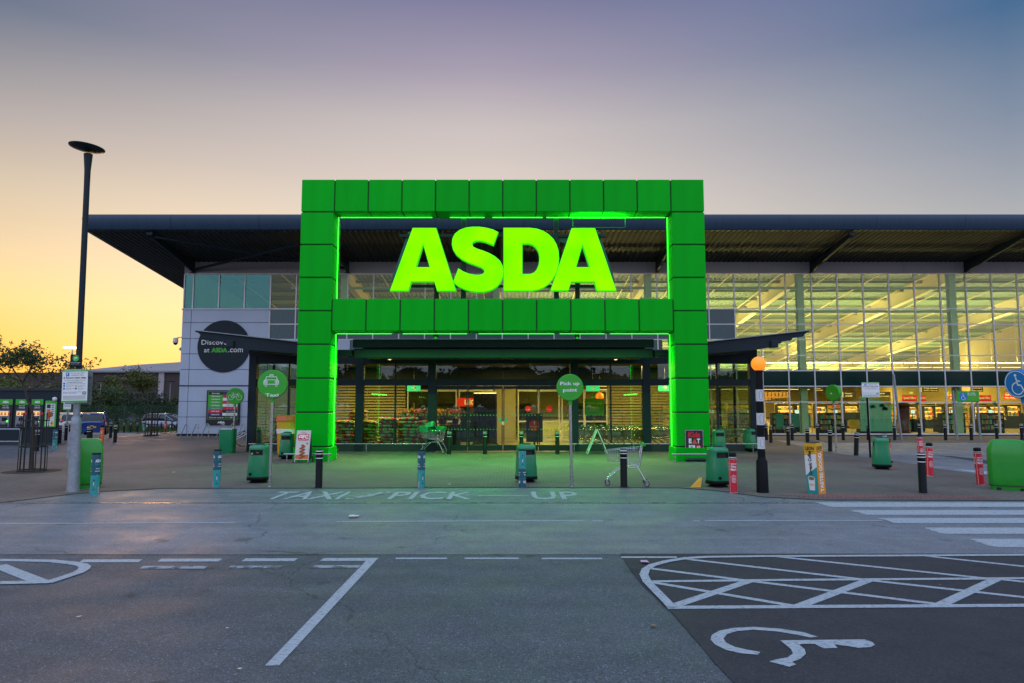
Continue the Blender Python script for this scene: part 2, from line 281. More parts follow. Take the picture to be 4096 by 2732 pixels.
    def sph(s, c, r, m, n=16, k=10, sc=(1, 1, 1)):
        secs = []
        for i in range(k+1):
            t = math.pi*i/k; rr = max(1e-4, math.sin(t)); secs.append([(c[0]+r*sc[0]*rr*math.cos(2*math.pi*j/n), c[1]+r*sc[1]*rr*math.sin(2*math.pi*j/n), c[2]-r*sc[2]*math.cos(t)) for j in range(n)])
        return s.loft(secs, m, False)
    def text(s, body, x0, z0, x1, z1, m, y=0., bold=0., fit='both', align='c', M=None, depth=0.):
        """lettering filling the box x0..x1, z0..z1 of the plane y (faces -y)"""
        cu = bpy.data.curves.new('t', 'FONT'); cu.body = body; cu.resolution_u = 2; cu.offset = bold; cu.extrude = depth
        ob = bpy.data.objects.new('t', cu); me = bpy.data.meshes.new_from_object(ob)
        vs = [v.co.copy() for v in me.vertices]; fs = [tuple(p.vertices) for p in me.polygons]
        bpy.data.objects.remove(ob); bpy.data.curves.remove(cu); bpy.data.meshes.remove(me)
        if not vs: return s
        a0 = min(v.x for v in vs); a1 = max(v.x for v in vs); b0 = min(v.y for v in vs); b1 = max(v.y for v in vs)
        if not any(ch in body for ch in 'gjpqy,Q') or fit == 'both': pass
        kx = (x1-x0)/(a1-a0); kz = (z1-z0)/(b1-b0)
        if fit == 'keep': kx = kz = min(kx, kz)
        w = (a1-a0)*kx; X = x0 if align == 'l' else (x0+x1-w)/2; h = (b1-b0)*kz; Z = (z0+z1-h)/2
        return s.add([(X+(v.x-a0)*kx, y-v.z, Z+(v.y-b0)*kz) for v in vs], fs, m, False, M)
    def shape(s, polys, m, depth=0., bevel=0., M=None, side=None, off=0.):
        cu = bpy.data.curves.new('t', 'CURVE'); cu.dimensions = '2D'; cu.fill_mode = 'BOTH'; cu.extrude = depth; cu.bevel_depth = bevel; cu.bevel_resolution = 2; cu.offset = off
        for P in polys:
            c = cu.splines.new('POLY'); c.points.add(len(P)-1)
            for a, p in zip(c.points, P): a.co = (p[0], p[1], 0, 1)
            c.use_cyclic_u = True
        ob = bpy.data.objects.new('t', cu); me = bpy.data.meshes.new_from_object(ob)
        vs = [(v.co.x, -v.co.z, v.co.y) for v in me.vertices]; fr = []; sd_ = []
        for p in me.polygons: (fr if p.normal.z > .9 else sd_).append(tuple(p.vertices))
        bpy.data.objects.remove(ob); bpy.data.curves.remove(cu); bpy.data.meshes.remove(me)
        s.add(vs, fr, m, False, M)
        if sd_: s.add(vs, sd_, side or m, False, M)
        return s
    def build(s, name, parent=None, world=False, label=None, cat=None, group=None, kind=None):
        me = bpy.data.meshes.new(name); off = parent.location if (parent and world) else Vector((0, 0, 0))
        me.from_pydata([tuple(p-off) for p in s.v], [], s.f)
        for m in s.mats: me.materials.append(m)
        me.polygons.foreach_set('material_index', s.m); me.polygons.foreach_set('use_smooth', s.sm)
        me.validate(); me.update()
        ob = bpy.data.objects.new(name, me); S.collection.objects.link(ob)
        if parent: ob.parent = parent
        tag(ob, label, cat, group, kind); return ob
def tag(o, label=None, cat=None, group=None, kind=None):
    if label: o['label'] = label
    if cat: o['category'] = cat
    if group: o['group'] = group
    if kind: o['kind'] = kind
    return o
def T(name, label, cat, loc=(0, 0, 0), rz=0, group=None, kind=None):
    o = bpy.data.objects.new(name, None); S.collection.objects.link(o); o.empty_display_size = .2
    o.location = loc; o.rotation_euler = (0, 0, rz); return tag(o, label, cat, group, kind)
def kids(o): return [c for c in KID.get(o.name, [])]
def ctree(o, loc, rz=0, label=None, tilt=None, scale=None, top=True, parent=None):
    c = o.copy(); S.collection.objects.link(c)
    if parent: c.parent = parent
    else:
        c.location = loc; c.rotation_euler = (tilt[0], tilt[1], rz) if tilt else (0, 0, rz)
        if label: c['label'] = label
        if scale: c.scale = (scale,)*3
    for ch in list(o.children): ctree(ch, None, parent=c)
    return c
def structure(mb, name): return mb.build(name, kind='structure')
def bevel_obj(o, w=.01, seg=2):
    b = o.modifiers.new('bevel', 'BEVEL'); b.width = w; b.segments = seg; b.limit_method = 'ANGLE'; return o
# ================================================================== GROUND
def grid_sheet(xs, ys, dz, m, name):
    b = MB(); vs = [(x, y, terr(x, y)+dz) for y in ys for x in xs]; n = len(xs)
    b.add(vs, [(j*n+i, j*n+i+1, (j+1)*n+i+1, (j+1)*n+i) for j in range(len(ys)-1) for i in range(n-1)], m, True)
    return structure(b, name)
gx = [-900, -400, -150, -90, -60, -45, -35, -30]+[-28+.5*i for i in range(17)]+[-15, 0, 20, 50, 100, 300, 900]
gy = [-300, -80, -20, 0, 10, 20, 30, 38]+[40+1.*i for i in range(24)]+[66, 72, 80, 100, 150, 300, 900, 2500]
grid_sheet(gx, gy, 0, 'asph_lot', 'ground')
def M5(x, y): return gp(x/1.469, 1900+y/1.469)
def M6(x, y): return gp(1400+x/1.679, 1900+y/1.679)
def M7(x, y): return gp(2400+x/1.386, 1900+y/1.386)
def flat(pts, z, m, name=None, mb=None):
    b = mb or MB(); b.poly([(p[0], p[1], z) for p in pts], m)
    return structure(b, name) if name else b
yR0, yDR = gp(2048, 2219).y, gp(2048, 2013).y
flat([(-45, yR0), (45, yR0), (45, yDR), (-45, yDR)], .004, 'asph_road', 'road')
flat([(-45, yDR+.0), (45, yDR), (45, 22), (-45, 22)], .0035, 'asph_lane', 'pick_up_lane')
b = MB()
for i in range(45):
    b.box(-45+i*2, -43.02+i*2, yDR-.045, yDR+.045, -.02, .0065, 'mortar_dk')
    b.box(-45+i*2, -43.02+i*2, yDR-.012, yDR+.012, -.02, .009, 'steel')
structure(b, 'drain_channel')
flat([M7(113, 440), gp(5200, 2216), (12, 3), M7(860, 1290), M7(740, 1153), M7(640, 1050), M7(540, 930), M7(380, 745), M7(240, 620), M7(180, 545)], .008, 'asph_dark', 'resurfaced_bay')
# forecourt paving: front edge follows the kerbless line of the photo
edge = [gp(-2600, 2030), gp(-600, 2022), gp(0, 2013), gp(255, 1982), gp(400, 1968), gp(651, 1955), gp(1400, 1954), gp(2000, 1951), gp(2714, 1953), gp(2853, 1963), gp(3057, 1990), gp(3300, 2002), gp(4096, 2004), gp(5400, 2004)]
back = [(46, 42.4), (-20.4, 42.4), (-20.4, gp(728, 1754).y), G(1, 1390, 988), G(1, 785, 1060), G(1, 360, 1112), G(1, 0, 1160), gp(-700, 1870), (-40, 27)]
flat([(p[0], p[1]) for p in edge]+[(p[0], p[1]) for p in back], .010, 'blocks', 'block_paving')
b = MB()
for a, c in zip(edge, edge[1:]):
    b.poly([(a.x, a.y-.03, .0125), (c.x, c.y-.03, .0125), (c.x, c.y+.05, .0125), (a.x, a.y+.05, .0125)], 'mortar_dk')
structure(b, 'kerb_edge')
flat([gp(3100, 1983), gp(3320, 1992), gp(4000, 1996), gp(3920, 1984), gp(3300, 1979)], .0145, 'blocks_red', 'tactile_paving')
b = MB()
for i in range(0, 42):
    for j in range(3):
        p = gp(3200+i*18, 1987+j*3); b.lathe([(.03, .0146), (.022, .019), (.001, .0195)], 'blocks_red', 6, False, True, (p.x, p.y))
structure(b, 'tactile_studs')
# side car park inset to the right of the entrance
flat([G(5, 780, 1001), G(5, 1030, 1060), G(5, 1200, 1096), G(5, 1400, 1127), G(5, 1540, 1142), G(6, 540, 1167), G(6, 740, 1197), G(6, 870, 1227), G(6, 1290, 1282), gp(4800, 1960), (46, gp(4800, 1790).y), (46, gp(2048, q(6, 0, 1024)[1]).y), (G(5, 780, 1001).x+1, gp(2048, q(6, 0, 1024)[1]).y)], .014, 'asph_road', 'side_car_park')
b = MB()
def ribbon(pts, w, z, m, mb):
    for a, c in zip(pts, pts[1:]):
        a, c = Vector((a[0], a[1])), Vector((c[0], c[1])); d = (c-a); d = d.normalized() if d.length else Vector((1, 0)); n_ = Vector((-d.y, d.x))*w/2; e = d*w*.25
        mb.poly([(*(a-e-n_), z), (*(c+e-n_), z), (*(c+e+n_), z), (*(a-e+n_), z)], m)
        z += .0006
flat([G(6, 850, 1122), G(6, 1000, 1130), G(6, 1300, 1166), gp(4900, 1890), gp(4900, 1902), G(6, 1300, 1195), G(6, 1060, 1150)], .019, 'asph_dark', mb=b)
flat([G(6, 980, 1230), G(6, 1290, 1252), gp(4900, 1905), gp(4900, 1916), G(6, 1290, 1276)], .019, 'paint', mb=b)
for l in ([(5, 1000, 1022), (6, 300, 1045), (6, 1560, 1075)], [(5, 1100, 1003), (6, 60, 1045)], [(6, 560, 1004), (6, 820, 1052)], [(6, 960, 1004), (6, 1420, 1062)], [(6, 860, 1135), (6, 1290, 1145)]):
    ribbon([G(*p) for p in l], .09, .018, 'paint_old', b)
structure(b, 'side_car_park_marking')
# white lines on the road
b = MB()
for x0, x1, y in ((475, 825, 506), (935, 1295, 502), (1430, 1740, 500), (1890, 2215, 498)):
    flat([M5(x0-12, y+9), M5(x1-12, y+8), M5(x1+12, y-9), M5(x0+14, y-8)], .0042, 'paint', mb=b)
for x0, x1, y in ((830, 1210, 544), (1345, 1655, 543), (1820, 2112, 540)):
    flat([M5(x0-12, y+8), M5(x1-10, y+8), M5(x1+10, y-8), M5(x0+12, y-8)], .0042, 'paint_old', mb=b)
for x0, x1, y in ((305, 650, 562), (768, 1133, 562), (1285, 1693, 563), (1820, 2195, 558)):
    flat([M6(x0, y+5), M6(x1+3, y+5), M6(x1, y-5), M6(x0+3, y-5)], .0118 if x0 > 1800 else .0042, 'paint', mb=b)
flat([M5(1557, 1123), M5(1640, 1122), M5(2222, 491), M5(2165, 491)], .0046, 'paint', mb=b)
structure(b, 'bay_marking')
b = MB()
for pts in ([(0, 289), (1372, 281)], [(1985, 277), (2351, 275)]): ribbon([M5(*p) for p in pts], .075, .0076, 'paint', b)
ribbon([M6(0, 315), M6(1562, 310)], .075, .0082, 'paint', b); ribbon([M6(1636, 310), M6(1693, 310)], .075, .0076, 'paint', b)
ribbon([M7(520, 257), M7(548, 257)], .075, .0076, 'paint', b); ribbon([M7(588, 256), M7(1560, 254)], .075, .0076, 'paint', b)
ribbon([gp(-1600, 2099), gp(-150, 2097)], .075, .0076, 'paint', b)
structure(b, 'lane_line_marking')
b = MB()
ISL = [M5(-500, 505), M5(0, 502), M5(120, 503), M5(300, 507), M5(420, 519), M5(480, 530), M5(498, 542), M5(492, 556), M5(460, 576), M5(290, 632), M5(0, 638), M5(-500, 640)]
ribbon(ISL, .13, .0044, 'paint', b); ribbon([M5(0, 535), M5(60, 560), M5(240, 630)], .16, .0036, 'paint', b); ribbon([M5(-420, 505), M5(-250, 640)], .14, .0036, 'paint', b)
structure(b, 'island_marking')
b = MB()
ribbon([M7(2351+700, 446), M7(2351, 448), M7(1500, 453), M7(900, 456), M7(600, 460), M7(480, 467), M7(370, 485), M7(290, 507), M7(255, 530), M7(243, 560), M7(262, 600), M7(330, 670), M7(395, 738)], .1, .0132, 'paint', b)
ribbon([M7(385, 741), M7(1100, 737), M7(2351, 730), M7(3100, 726)], .1, .0128, 'paint', b)
ribbon([M7(280, 596), M7(1000, 588), M7(2200, 580), M7(3100, 573)], .085, .0124, 'paint', b)
for l in ([(270, 522), (820, 592)], [(470, 470), (1450, 584)], [(980, 457), (2170, 582)], [(1800, 453), (2351, 512), (3000, 575)],
          [(300, 602), (1080, 733)], [(840, 594), (1870, 722)], [(1500, 590), (2351, 684), (2800, 727)], [(2210, 583), (2351, 598), (3000, 700)]):
    ribbon([M7(*p) for p in l], .085, .0120, 'paint', b)
for l in ([(400, 735), (830, 592)], [(1100, 735), (1490, 588)], [(1880, 730), (2200, 580)]):
    ribbon([M7(*p) for p in l], .115, .0116, 'paint', b)
structure(b, 'hatched_bay_marking')
b = MB()
whl = [(1208,905),(1130,880),(1000,860),(850,850),(740,855),(660,872),(620,895),(613,920),(640,950),(700,978),(780,997),(875,1005)]
wh2 = [(1165,909),(1090,893),(980,875),(850,866),(760,873),(705,890),(685,915),(700,938),(750,962),(820,978),(890,990)]
n_ = len(whl)
for i in range(n_-1):
    j0, j1 = min(i, 10), min(i+1, 10)
    flat([M7(*whl[i]), M7(*whl[i+1]), M7(*wh2[j1]), M7(*wh2[j0])] if j0 != j1 else [M7(*whl[i]), M7(*whl[i+1]), M7(*wh2[j1])], .0125, 'paint', mb=b)
flat([M7(*p) for p in [(998,925),(1470,920),(1510,935),(1525,950),(1500,963),(1440,968),(1390,960),(1300,948),(1318,968),(1240,970),(1190,945),(1120,945),(1105,950),(1135,975),(1142,1000),(1110,1030),(1065,1045),(1088,1060),(1050,1073),(938,1043),(985,1030),(1040,1020),(1070,1000),(1060,975),(1030,950)]], .013, 'paint', mb=b)
structure(b, 'disabled_bay_symbol')
b = MB()
for k, (y0, y1, x0, x1) in enumerate(((153, 179, 1195, 1290), (197, 223, 1385, 1480), (241, 269, 1545, 1640), (294, 329, 1795, 1900), (357, 403, 2045, 2190))):
    n = 10; pts = [M7(x0+(x1-x0)*i/n+rnd.uniform(-14, 14), y0+(y1-y0)*i/n) for i in range(n+1)]
    flat([M7(x1+rnd.uniform(0, 20), y1), M7(3300, y1), M7(3300, y0)]+pts[:-1], .0078, 'paint', mb=b)
structure(b, 'zebra_crossing')
# worn TAXI/PICK-UP lettering on the lane, letters drawn over the bed of the lane
def lane_text(s, xa, xb, mname):
    pa, pb = gp(xa, 1999), gp(xb, 1999); pt = gp(xa, 1968)
    M = Matrix(((1, 0, 0, 0), (0, 0, 1, 0), (0, 1, 0, .009), (0, 0, 0, 1)))
    b.text(s, pa.x, pa.y, pb.x, pt.y, mname, 0., .012, M=M)
b = MB(); MT['lane_paint'] = MT['paint_old']
lane_text('TAXI', 1040, 1352, 'paint_worn'); lane_text('/', 1365, 1540, 'paint_old'); lane_text('PICK', 1545, 1885, 'paint_worn'); lane_text('UP', 2130, 2325, 'paint_worn')
ribbon([gp(1915, 1985), gp(2110, 1985)], .10, .0095, 'paint_worn', b)
structure(b, 'lane_lettering')

# ================================================================== STORE BUILDING
YF = 42.0
shop = T('supermarket_building', 'wide supermarket with dark overhanging roof, white cladding and a long lit glass front', 'supermarket', (12, YF, 0))
def zr(py, Y=YF): return at(2048, py, Y).z
ROW = [zr(p) for p in (1096, 1236, 1297, 1358, 1422, 1483, 1545, 1608, 1737)]
XL, XR, YB = -20.4, 44.2, 96.0
def zs(y, base=10.74): return base-.115*(y-YF)          # underside of the roof, rising towards the eave
YE, XE = 36.4, -23.15
# corrugated soffit (runs over the whole shop) and the roof over it
b = MB(); x = XE; pts = []
while x < XR+3: pts += [(x, 0), (x+.11, 0), (x+.15, .05), (x+.26, .05)]; x += .30
vs = [(px_, yy, zs(yy)+pz) for yy in (YE+.05, YF, YB+2) for px_, pz in pts]; n = len(pts)
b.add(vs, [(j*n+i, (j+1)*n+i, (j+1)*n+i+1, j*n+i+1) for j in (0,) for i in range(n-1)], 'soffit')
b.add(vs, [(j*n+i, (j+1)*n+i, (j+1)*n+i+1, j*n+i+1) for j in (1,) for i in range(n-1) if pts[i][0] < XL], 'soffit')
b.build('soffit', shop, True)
b = MB(); b.add(vs, [(j*n+i, (j+1)*n+i, (j+1)*n+i+1, j*n+i+1) for j in (1,) for i in range(n-1) if pts[i][0] >= XL], 'deck'); b.build('ceiling_deck', shop, True)
b = MB(); zt = zs(YE)+.86
b.add([(XE, YE+.3, zt), (XR+3, YE+.3, zt), (XR+3, YB+2, zt-2.2), (XE, YB+2, zt-2.2), (XE, YE+.3, zs(YE)+.3), (XR+3, YE+.3, zs(YE)+.3), (XR+3, YB+2, zs(YB)+.25), (XE, YB+2, zs(YB)+.25)],
      [(0, 1, 2, 3), (1, 5, 6, 2), (0, 3, 7, 4), (3, 2, 6, 7), (4, 7, 6, 5)], 'fascia'); b.build('roof', shop, True)
b = MB(); z0 = zs(YE)
prof = [(YE+.0, z0), (YE-.02, z0+.03), (YE-.16, z0+.55), (YE-.14, z0+.70), (YE-.04, z0+.82), (YE+.12, z0+.88), (YE+.4, z0+.88), (YE+.4, z0)]
X = XE-.15; k = 0
while X < XR+3.2:
    w = 4.79; x1 = min(X+w, XR+3.2); b.loft([[(X, y, z) for y, z in prof], [(x1-.012, y, z) for y, z in prof]], 'fascia'); X = x1+.0; k += 1
b.box(XE-.15, XE+.05, YE+.4, YB+2, 0, .01, 'fascia')
b.loft([[(XE-.15, yy, zs(yy)+o) for o in (0, .8)]+[(XE-.001, yy, zs(yy)+o) for o in (.8, 0)] for yy in (YE+.4, YB+2)], 'fascia', smooth=False)
b.build('fascia', shop, True)
for X in (-19.8, -10.2, -.6, 9.0, 18.6, 28.2, 37.8):     # tapered cantilever rafters
    b = MB(); w = .13
    P = [(YE+.25, zs(YE+.25)-.02), (YE+.25, zs(YE+.25)-.2), (YE+.45, zs(YE+.45)-.3), (YF-.06, zs(YF)-.66), (YF-.06, zs(YF)-.02)]
    b.loft([[(X-w/2, y, z) for y, z in P], [(X+w/2, y, z) for y, z in P]], 'slate', smooth=False)
    b.box(X-.16, X+.16, YF-.3, YF-.062, zs(YF)-.70, zs(YF)-.67, 'slate'); b.box(X-.16, X+.16, YE+.2, YE+.249, zs(YE)-.24, zs(YE)-.08, 'slate')
    b.build('rafter', shop, True)
b = MB(); b.tube([(-19.7, YE+.5, zs(YE+.5)-.22), (-10.3, YF-.3, zs(YF)-.42)], .07, 'slate', 10); b.build('roof_brace', shop, True)
b = MB(); b.tube([(-19.7, YF-.3, zs(YF)-.52), (-10.3, YE+.5, zs(YE+.5)-.3)], .08, 'slate', 10); b.build('roof_brace', shop, True)
# upper wall strip, left cladding, sides and back
b = MB(); X = XL
while X < XR:
    x1 = min(X+3.2, XR); b.box(X+.008, x1-.008, YF-.06, YF+.1, ROW[0]+.05, zs(YF)+.04, 'clad_grey'); X = x1
b.build('wall_band', shop, True)
b = MB(); js = [0.12]+[zr(p) for p in (1668, 1605.6, 1543, 1478.6, 1416, 1354.6, 1291, 1237)]
for z0, z1 in zip(js, js[1:]):
    for x0, x1 in ((XL, -19.84), (-19.84, -15.02)): b.box(x0+.012, x1-.012, YF-.09, YF, z0+.012, z1-.012, 'clad_white', b=.012)
b.box(XL+.02, -15.04, YF-.05, YF+.06, .1, ROW[1], 'groove'); b.box(XL, -15.02, YF-.13, YF-.091, zr(1543)-.03, zr(1543)+.03, 'slate')
b.box(XL-.03, -15.0, YF-.14, YF+.0, ROW[1]-.07, ROW[1]+.0, 'clad_white'); b.box(XL-.02, -15.0, YF-.11, YF, 0, .11, 'slate')
b.box(-15.0, -10.0, YF-.08, YF+.06, 0, ROW[3]+.0, 'clad_white')
b.build('cladding_wall', shop, True)
b = MB(); b.box(XL, XL+.15, YF+.101, YB, 0, zs(YB), 'cream')
b.add([(XL, YF+.1, zs(YB)), (XL, YB, zs(YB)), (XL, YF+.1, zs(YF)), (XL+.15, YF+.1, zs(YB)), (XL+.15, YB, zs(YB)), (XL+.15, YF+.1, zs(YF))], [(0, 1, 2), (3, 5, 4), (1, 4, 5, 2), (0, 2, 5, 3)], 'clad_white')
b.build('side_wall', shop, True)
b = MB(); b.box(XR, XR+.15, YF+.1, YB, 0, zs(YB), 'cream'); b.add([(XR, YF+.1, zs(YB)), (XR, YB, zs(YB)), (XR, YF+.1, zs(YF))], [(0, 1, 2)], 'cream'); b.build('side_wall', shop, True)
b = MB(); b.box(XL, XR, YB, YB+.2, 0, zs(YB)+.3, 'cream'); b.build('rear_wall', shop, True)
b = MB(); b.box(XL+.02, XR, YF+.06, YB, -.3, .03, 'floor_in'); b.build('shop_floor', shop, True)
b = MB(); b.box(9.9, XR, YF-.12, YF+.06, 0, ROW[8]-.03, 'plinth'); b.box(9.9, XR, YF-.16, YF-.0, ROW[8]-.03, ROW[8]+.05, 'mullion'); b.build('plinth', shop, True)
# glazing: one window per bay
def wbay(x0, x1, glz, spn, first=False):
    f = MB(); g = MB(); s = MB(); zs_ = set()
    for r in glz+spn: zs_ |= {ROW[r], ROW[r+1]}
    zt, zb = max(zs_), min(zs_)
    f.box(x0-.035, x0+.035, YF-.07, YF+.05, zb, zt, 'mullion')
    if first: f.box(x1-.035, x1+.035, YF-.07, YF+.05, zb, zt, 'mullion')
    for z in zs_: f.box(x0+.036, x1-.036, YF-.055, YF+.04, z-.03, z+.03, 'mullion')
    o = f.build('window', shop, True)
    def runs(rs):
        out = []
        for r in sorted(rs):
            if out and out[-1][1] == r-1: out[-1][1] = r
            else: out.append([r, r])
        return out
    for rs, nm in ((glz, 'pane'), (spn, 'spandrel_panel')):
        for ra, rb_ in runs(rs):
            mb = MB(); m = ('glass_top' if x1 < -14.9 else 'glass_store') if nm == 'pane' else ('spandrel' if ra == 5 else 'spandrel_blue'); y = YF-.01 if nm == 'pane' else YF-.03
            mb.box(x0+.035, x1-.035, y, y+.012, ROW[rb_+1]+.03, ROW[ra]-.03, m)
            mb.v = [p-shop.location for p in mb.v]; mb.build(nm, o)
wbay(XL+.04, -19.8, [0], [])
for k in range(-22, 18):
    x0 = 15.4+1.6*k; x1 = x0+1.6
    if x1 < -14.9: wbay(x0, x1, [0], [])
    elif x1 < 9.1: wbay(x0, x1, [0], [1, 2, 3])
    elif x1 < 13.9: wbay(x0, x1, [0, 3, 4, 6, 7], [1, 2, 5])
    else: wbay(x0, x1, [0, 1, 2, 3, 4, 6, 7], [5], k == 17)
b = MB(); b.box(-15, 9.3, YF+.05, YF+.2, ROW[4]-.5, ROW[1]-.05, 'slate'); b.build('back_panel', shop, True)
# structure seen through the glass
for X in (-10.6, -1.0, 8.6, 18.2, 27.8, 37.4):
    b = MB(); b.box(X-.2, X+.2, YF+.6, YF+.63, .03, zs(YF+.6)-.02, 'col_in'); b.box(X-.2, X+.2, YF+.97, YF+1.0, .03, zs(YF+1)-.02, 'col_in'); b.box(X-.02, X+.02, YF+.631, YF+.969, .03, zs(YF+1)-.02, 'col_in'); b.build('column', shop, True)
    b = MB(); y0, y1 = YF+1.02, YB-.1
    for (xa, xb, d0, d1) in ((X-.16, X+.16, .02, .05), (X-.2, X+.2, .96, 1.0), (X-.012, X+.012, .051, .959)):
        b.loft([[(xa, y, zs(y)-d1), (xb, y, zs(y)-d1), (xb, y, zs(y)-d0), (xa, y, zs(y)-d0)] for y in (y0, y1)], 'beam_in', smooth=False)
    b.build('roof_beam', shop, True)
    b = MB(); b.box(X+1.0, X+1.05, YF+4, YB-1, .0, .001, 'beam_in')
for i, y in enumerate([YF+1.6+2.2*j for j in range(14)]+[YF+34+5*j for j in range(4)]):
    b = MB(); z = zs(y)-.03; b.box(XL+.3, XR-.1, y-.05, y-.03, z-.18, z, 'purlin'); b.box(XL+.3, XR-.1, y-.029, y+.05, z-.02, z, 'purlin'); b.box(XL+.3, XR-.1, y-.029, y+.03, z-.18, z-.16, 'purlin'); b.build('purlin', shop, True)
for X in [XL+2.4+3.2*i for i in range(20)]:
    b = MB(); b.loft([[(X-.03, y, zs(y)-.42), (X+.03, y, zs(y)-.42), (X+.03, y, zs(y)-.36), (X-.03, y, zs(y)-.36)] for y in (YF+1, YB-1)], 'beam_in', smooth=False); b.build('cable_tray', shop, True)
for y, z in ((YF+.8, ROW[1]-.05), (YF+.8, ROW[0]-.75)):
    b = MB(); b.tube([(-14, y, z), (XR, y, z)], .09, 'col_in', 8); b.build('wind_brace', shop, True)
# ---- lit strip lights of the shop, each with its own light
def strip(x0, x1, y, z, r=.035):
    b = MB(); b.box(x0, x1, y-.06, y+.06, z+.0, z+.05, 'beam_in'); b.box(x0+.03, x1-.03, y-r, y+r, z-.05, z-.001, 'tube_warm'); b.tube([((x0+x1)/2, y, z+.05), ((x0+x1)/2, y, zs(y)-.03)], .008, 'beam_in', 4)
    return b
nrow = 0
for (y, z, w) in ((51.6, 5.0, 1.92), (57.4, 5.0, 1.92), (66, 4.4, 4.8), (74, 4.2, 4.8), (82, 4.0, 9.6), (90, 3.8, 9.6)):
    n = int(34/w); proto = None
    for i in range(n):
        if not proto:
            proto = strip(-w/2+.06, w/2-.06, 0, 0).build('strip_light') if False else None
            b = MB(); b.box(-w/2+.06, w/2-.06, -.06, .06, 0, .05, 'beam_in'); b.box(-w/2+.08, w/2-.08, -.025, .025, -.028, -.001, 'tube_warm'); b.tube([(0, 0, .05), (0, 0, zs(y)-z-.03)], .008, 'beam_in', 4)
            proto = b.build('strip_light', None, False, 'glowing warm ceiling strip light hanging in one of the long rows inside the shop', 'ceiling light', 'rows of lit strip lights inside the shop'); o = proto
        else:
            o = proto.copy(); S.collection.objects.link(o)
        o.location = (10.4+w*(i+.5), y, z); nrow += 1; o['label'] = 'glowing warm strip light hanging in the '+{51.6: 'nearest upper', 57.4: 'second nearest', 66: 'third', 74: 'fourth', 82: 'fifth', 90: 'furthest'}[y]+' row inside the shop'
def area(name, loc, sx, sy, e, col, rot=(0, 0, 0), spread=180):
    l = bpy.data.lights.new(name, 'AREA'); l.shape = 'RECTANGLE'; l.size = sx; l.size_y = sy; l.energy = e; l.color = col; l.spread = math.radians(spread)
    o = bpy.data.objects.new(name, l); S.collection.objects.link(o); o.location = loc; o.rotation_euler = rot; return o
WARM = (1.0, .72, .28)
for y, z, e in ((51.6, 4.9, 2200), (66, 4.3, 2200), (80, 4.0, 2000)):
    area('strip_lamp', (22, y, z), 42, .6, e*1.9, (1.0, .58, .15)); area('strip_lamp', (22, y, z+.12), 42, .6, e*2.1, (1.0, .77, .33), (math.pi, 0, 0))
area('strip_lamp', (-5, 56, 5), 26, .6, 500, WARM, (math.pi, 0, 0)); area('strip_lamp', (-5, 56, 4.9), 26, .6, 400, WARM)
# ================================================================== GREEN ENTRANCE PORTAL
PX0, PW, NP = -7.50, 1.195, 12
PX1 = PX0+PW*NP; PY0, PY1 = 23.7, 24.7
portal = T('entrance_portal', 'huge square gateway of glossy green panels outlined by green light in front of the entrance', 'gateway', ((PX0+PX1)/2, PY0+.5, 0))
def panel_mesh(w, h):
    b = MB(); g = .02
    b.box(-w/2+g, w/2-g, -.5, .5, g, h-g, 'green_clad', b=.018); return b
def put_panel(proto, x, z):
    if proto.get('used'): o = proto.copy(); S.collection.objects.link(o); o.parent = portal
    else: o = proto; proto['used'] = 1
    o.location = (x-portal.location.x, 0, z); return o
pr = panel_mesh(PW, 1.2).build('cladding_panel', portal)
for i in range(NP): put_panel(pr, PX0+PW*(i+.5), 8.75)
ZC = [(.5+1.1786*i) for i in range(8)]
pc = panel_mesh(PW, 1.1786).build('cladding_panel', portal)
for xc in (PX0+PW/2, PX1-PW/2):
    for i in range(7): put_panel(pc, xc, ZC[i])
ML, MR = PX0+PW+.0, PX1-PW
pm = panel_mesh((MR-ML)/10, 1.17).build('cladding_panel', portal)
for i in range(10): put_panel(pm, ML+(MR-ML)*(i+.5)/10, 4.49)
for xc in (PX0+PW/2, PX1-PW/2):
    b = MB(); b.box(xc-PW/2+.05, xc+PW/2-.05, PY0+.05, PY1-.05, 0, 9.9, 'groove'); b.build('column_core', portal, True)
    b = MB(); b.box(xc-PW/2-.02, xc+PW/2+.02, PY0-.04, PY1+.04, .0, .48, 'green_clad', b=.02); b.build('column_base', portal, True)
for z0, z1 in ((8.8, 9.9), (4.54, 5.61)):
    b = MB(); b.box(ML-.1, MR+.1, PY0+.05, PY1-.05, z0, z1, 'groove'); b.build('beam_core', portal, True)
YN = PY0+.55
def neon(p0, p1, r=.010): b = MB(); b.tube([p0, p1], r, 'neon', 6); b.build('light_tube', portal, True)
for x in (ML+.022, MR-.022):
    neon((x, YN, .5), (x, YN, 4.44)); neon((x, YN, 5.72), (x, YN, 8.7))
for x0, x1 in ((ML+.1, -2.9), (-2.25, -1.0), (-.7, 1.1), (1.25, MR-.1)): neon((x0, YN, 8.70), (x1, YN, 8.70))
for x0, x1 in ((ML+.05, -4.3), (-3.9, -1.6), (-1.2, 1.5), (1.7, 3.3), (3.5, MR-.05)): neon((x0, YN, 4.462), (x1, YN, 4.462), .004)
b = MB(); b.tube([(2.2, YN, 8.68), (2.2, YN, 8.36), (2.25, YN, 8.33), (4.05, YN, 8.33), (4.1, YN, 8.36), (4.1, YN, 8.68)], .006, 'green_sign', 6); b.build('loose_cable', portal, True)
GR = (.04, 1.0, .08)
area('portal_lamp', (-.33, YN, 4.43), 11.0, .08, 600, GR, spread=150); area('portal_lamp', (-.33, YN, 8.68), 11.0, .08, 60, GR); area('portal_lamp', (3.1, YN, 8.40), 1.8, .2, 30, GR, (math.pi, 0, 0))
for x, r in ((ML+.05, math.pi/2), (MR-.05, -math.pi/2)): area('portal_lamp', (x, YN, 2.4),   .06, 3.8, 12, GR, (0, -r, 0))
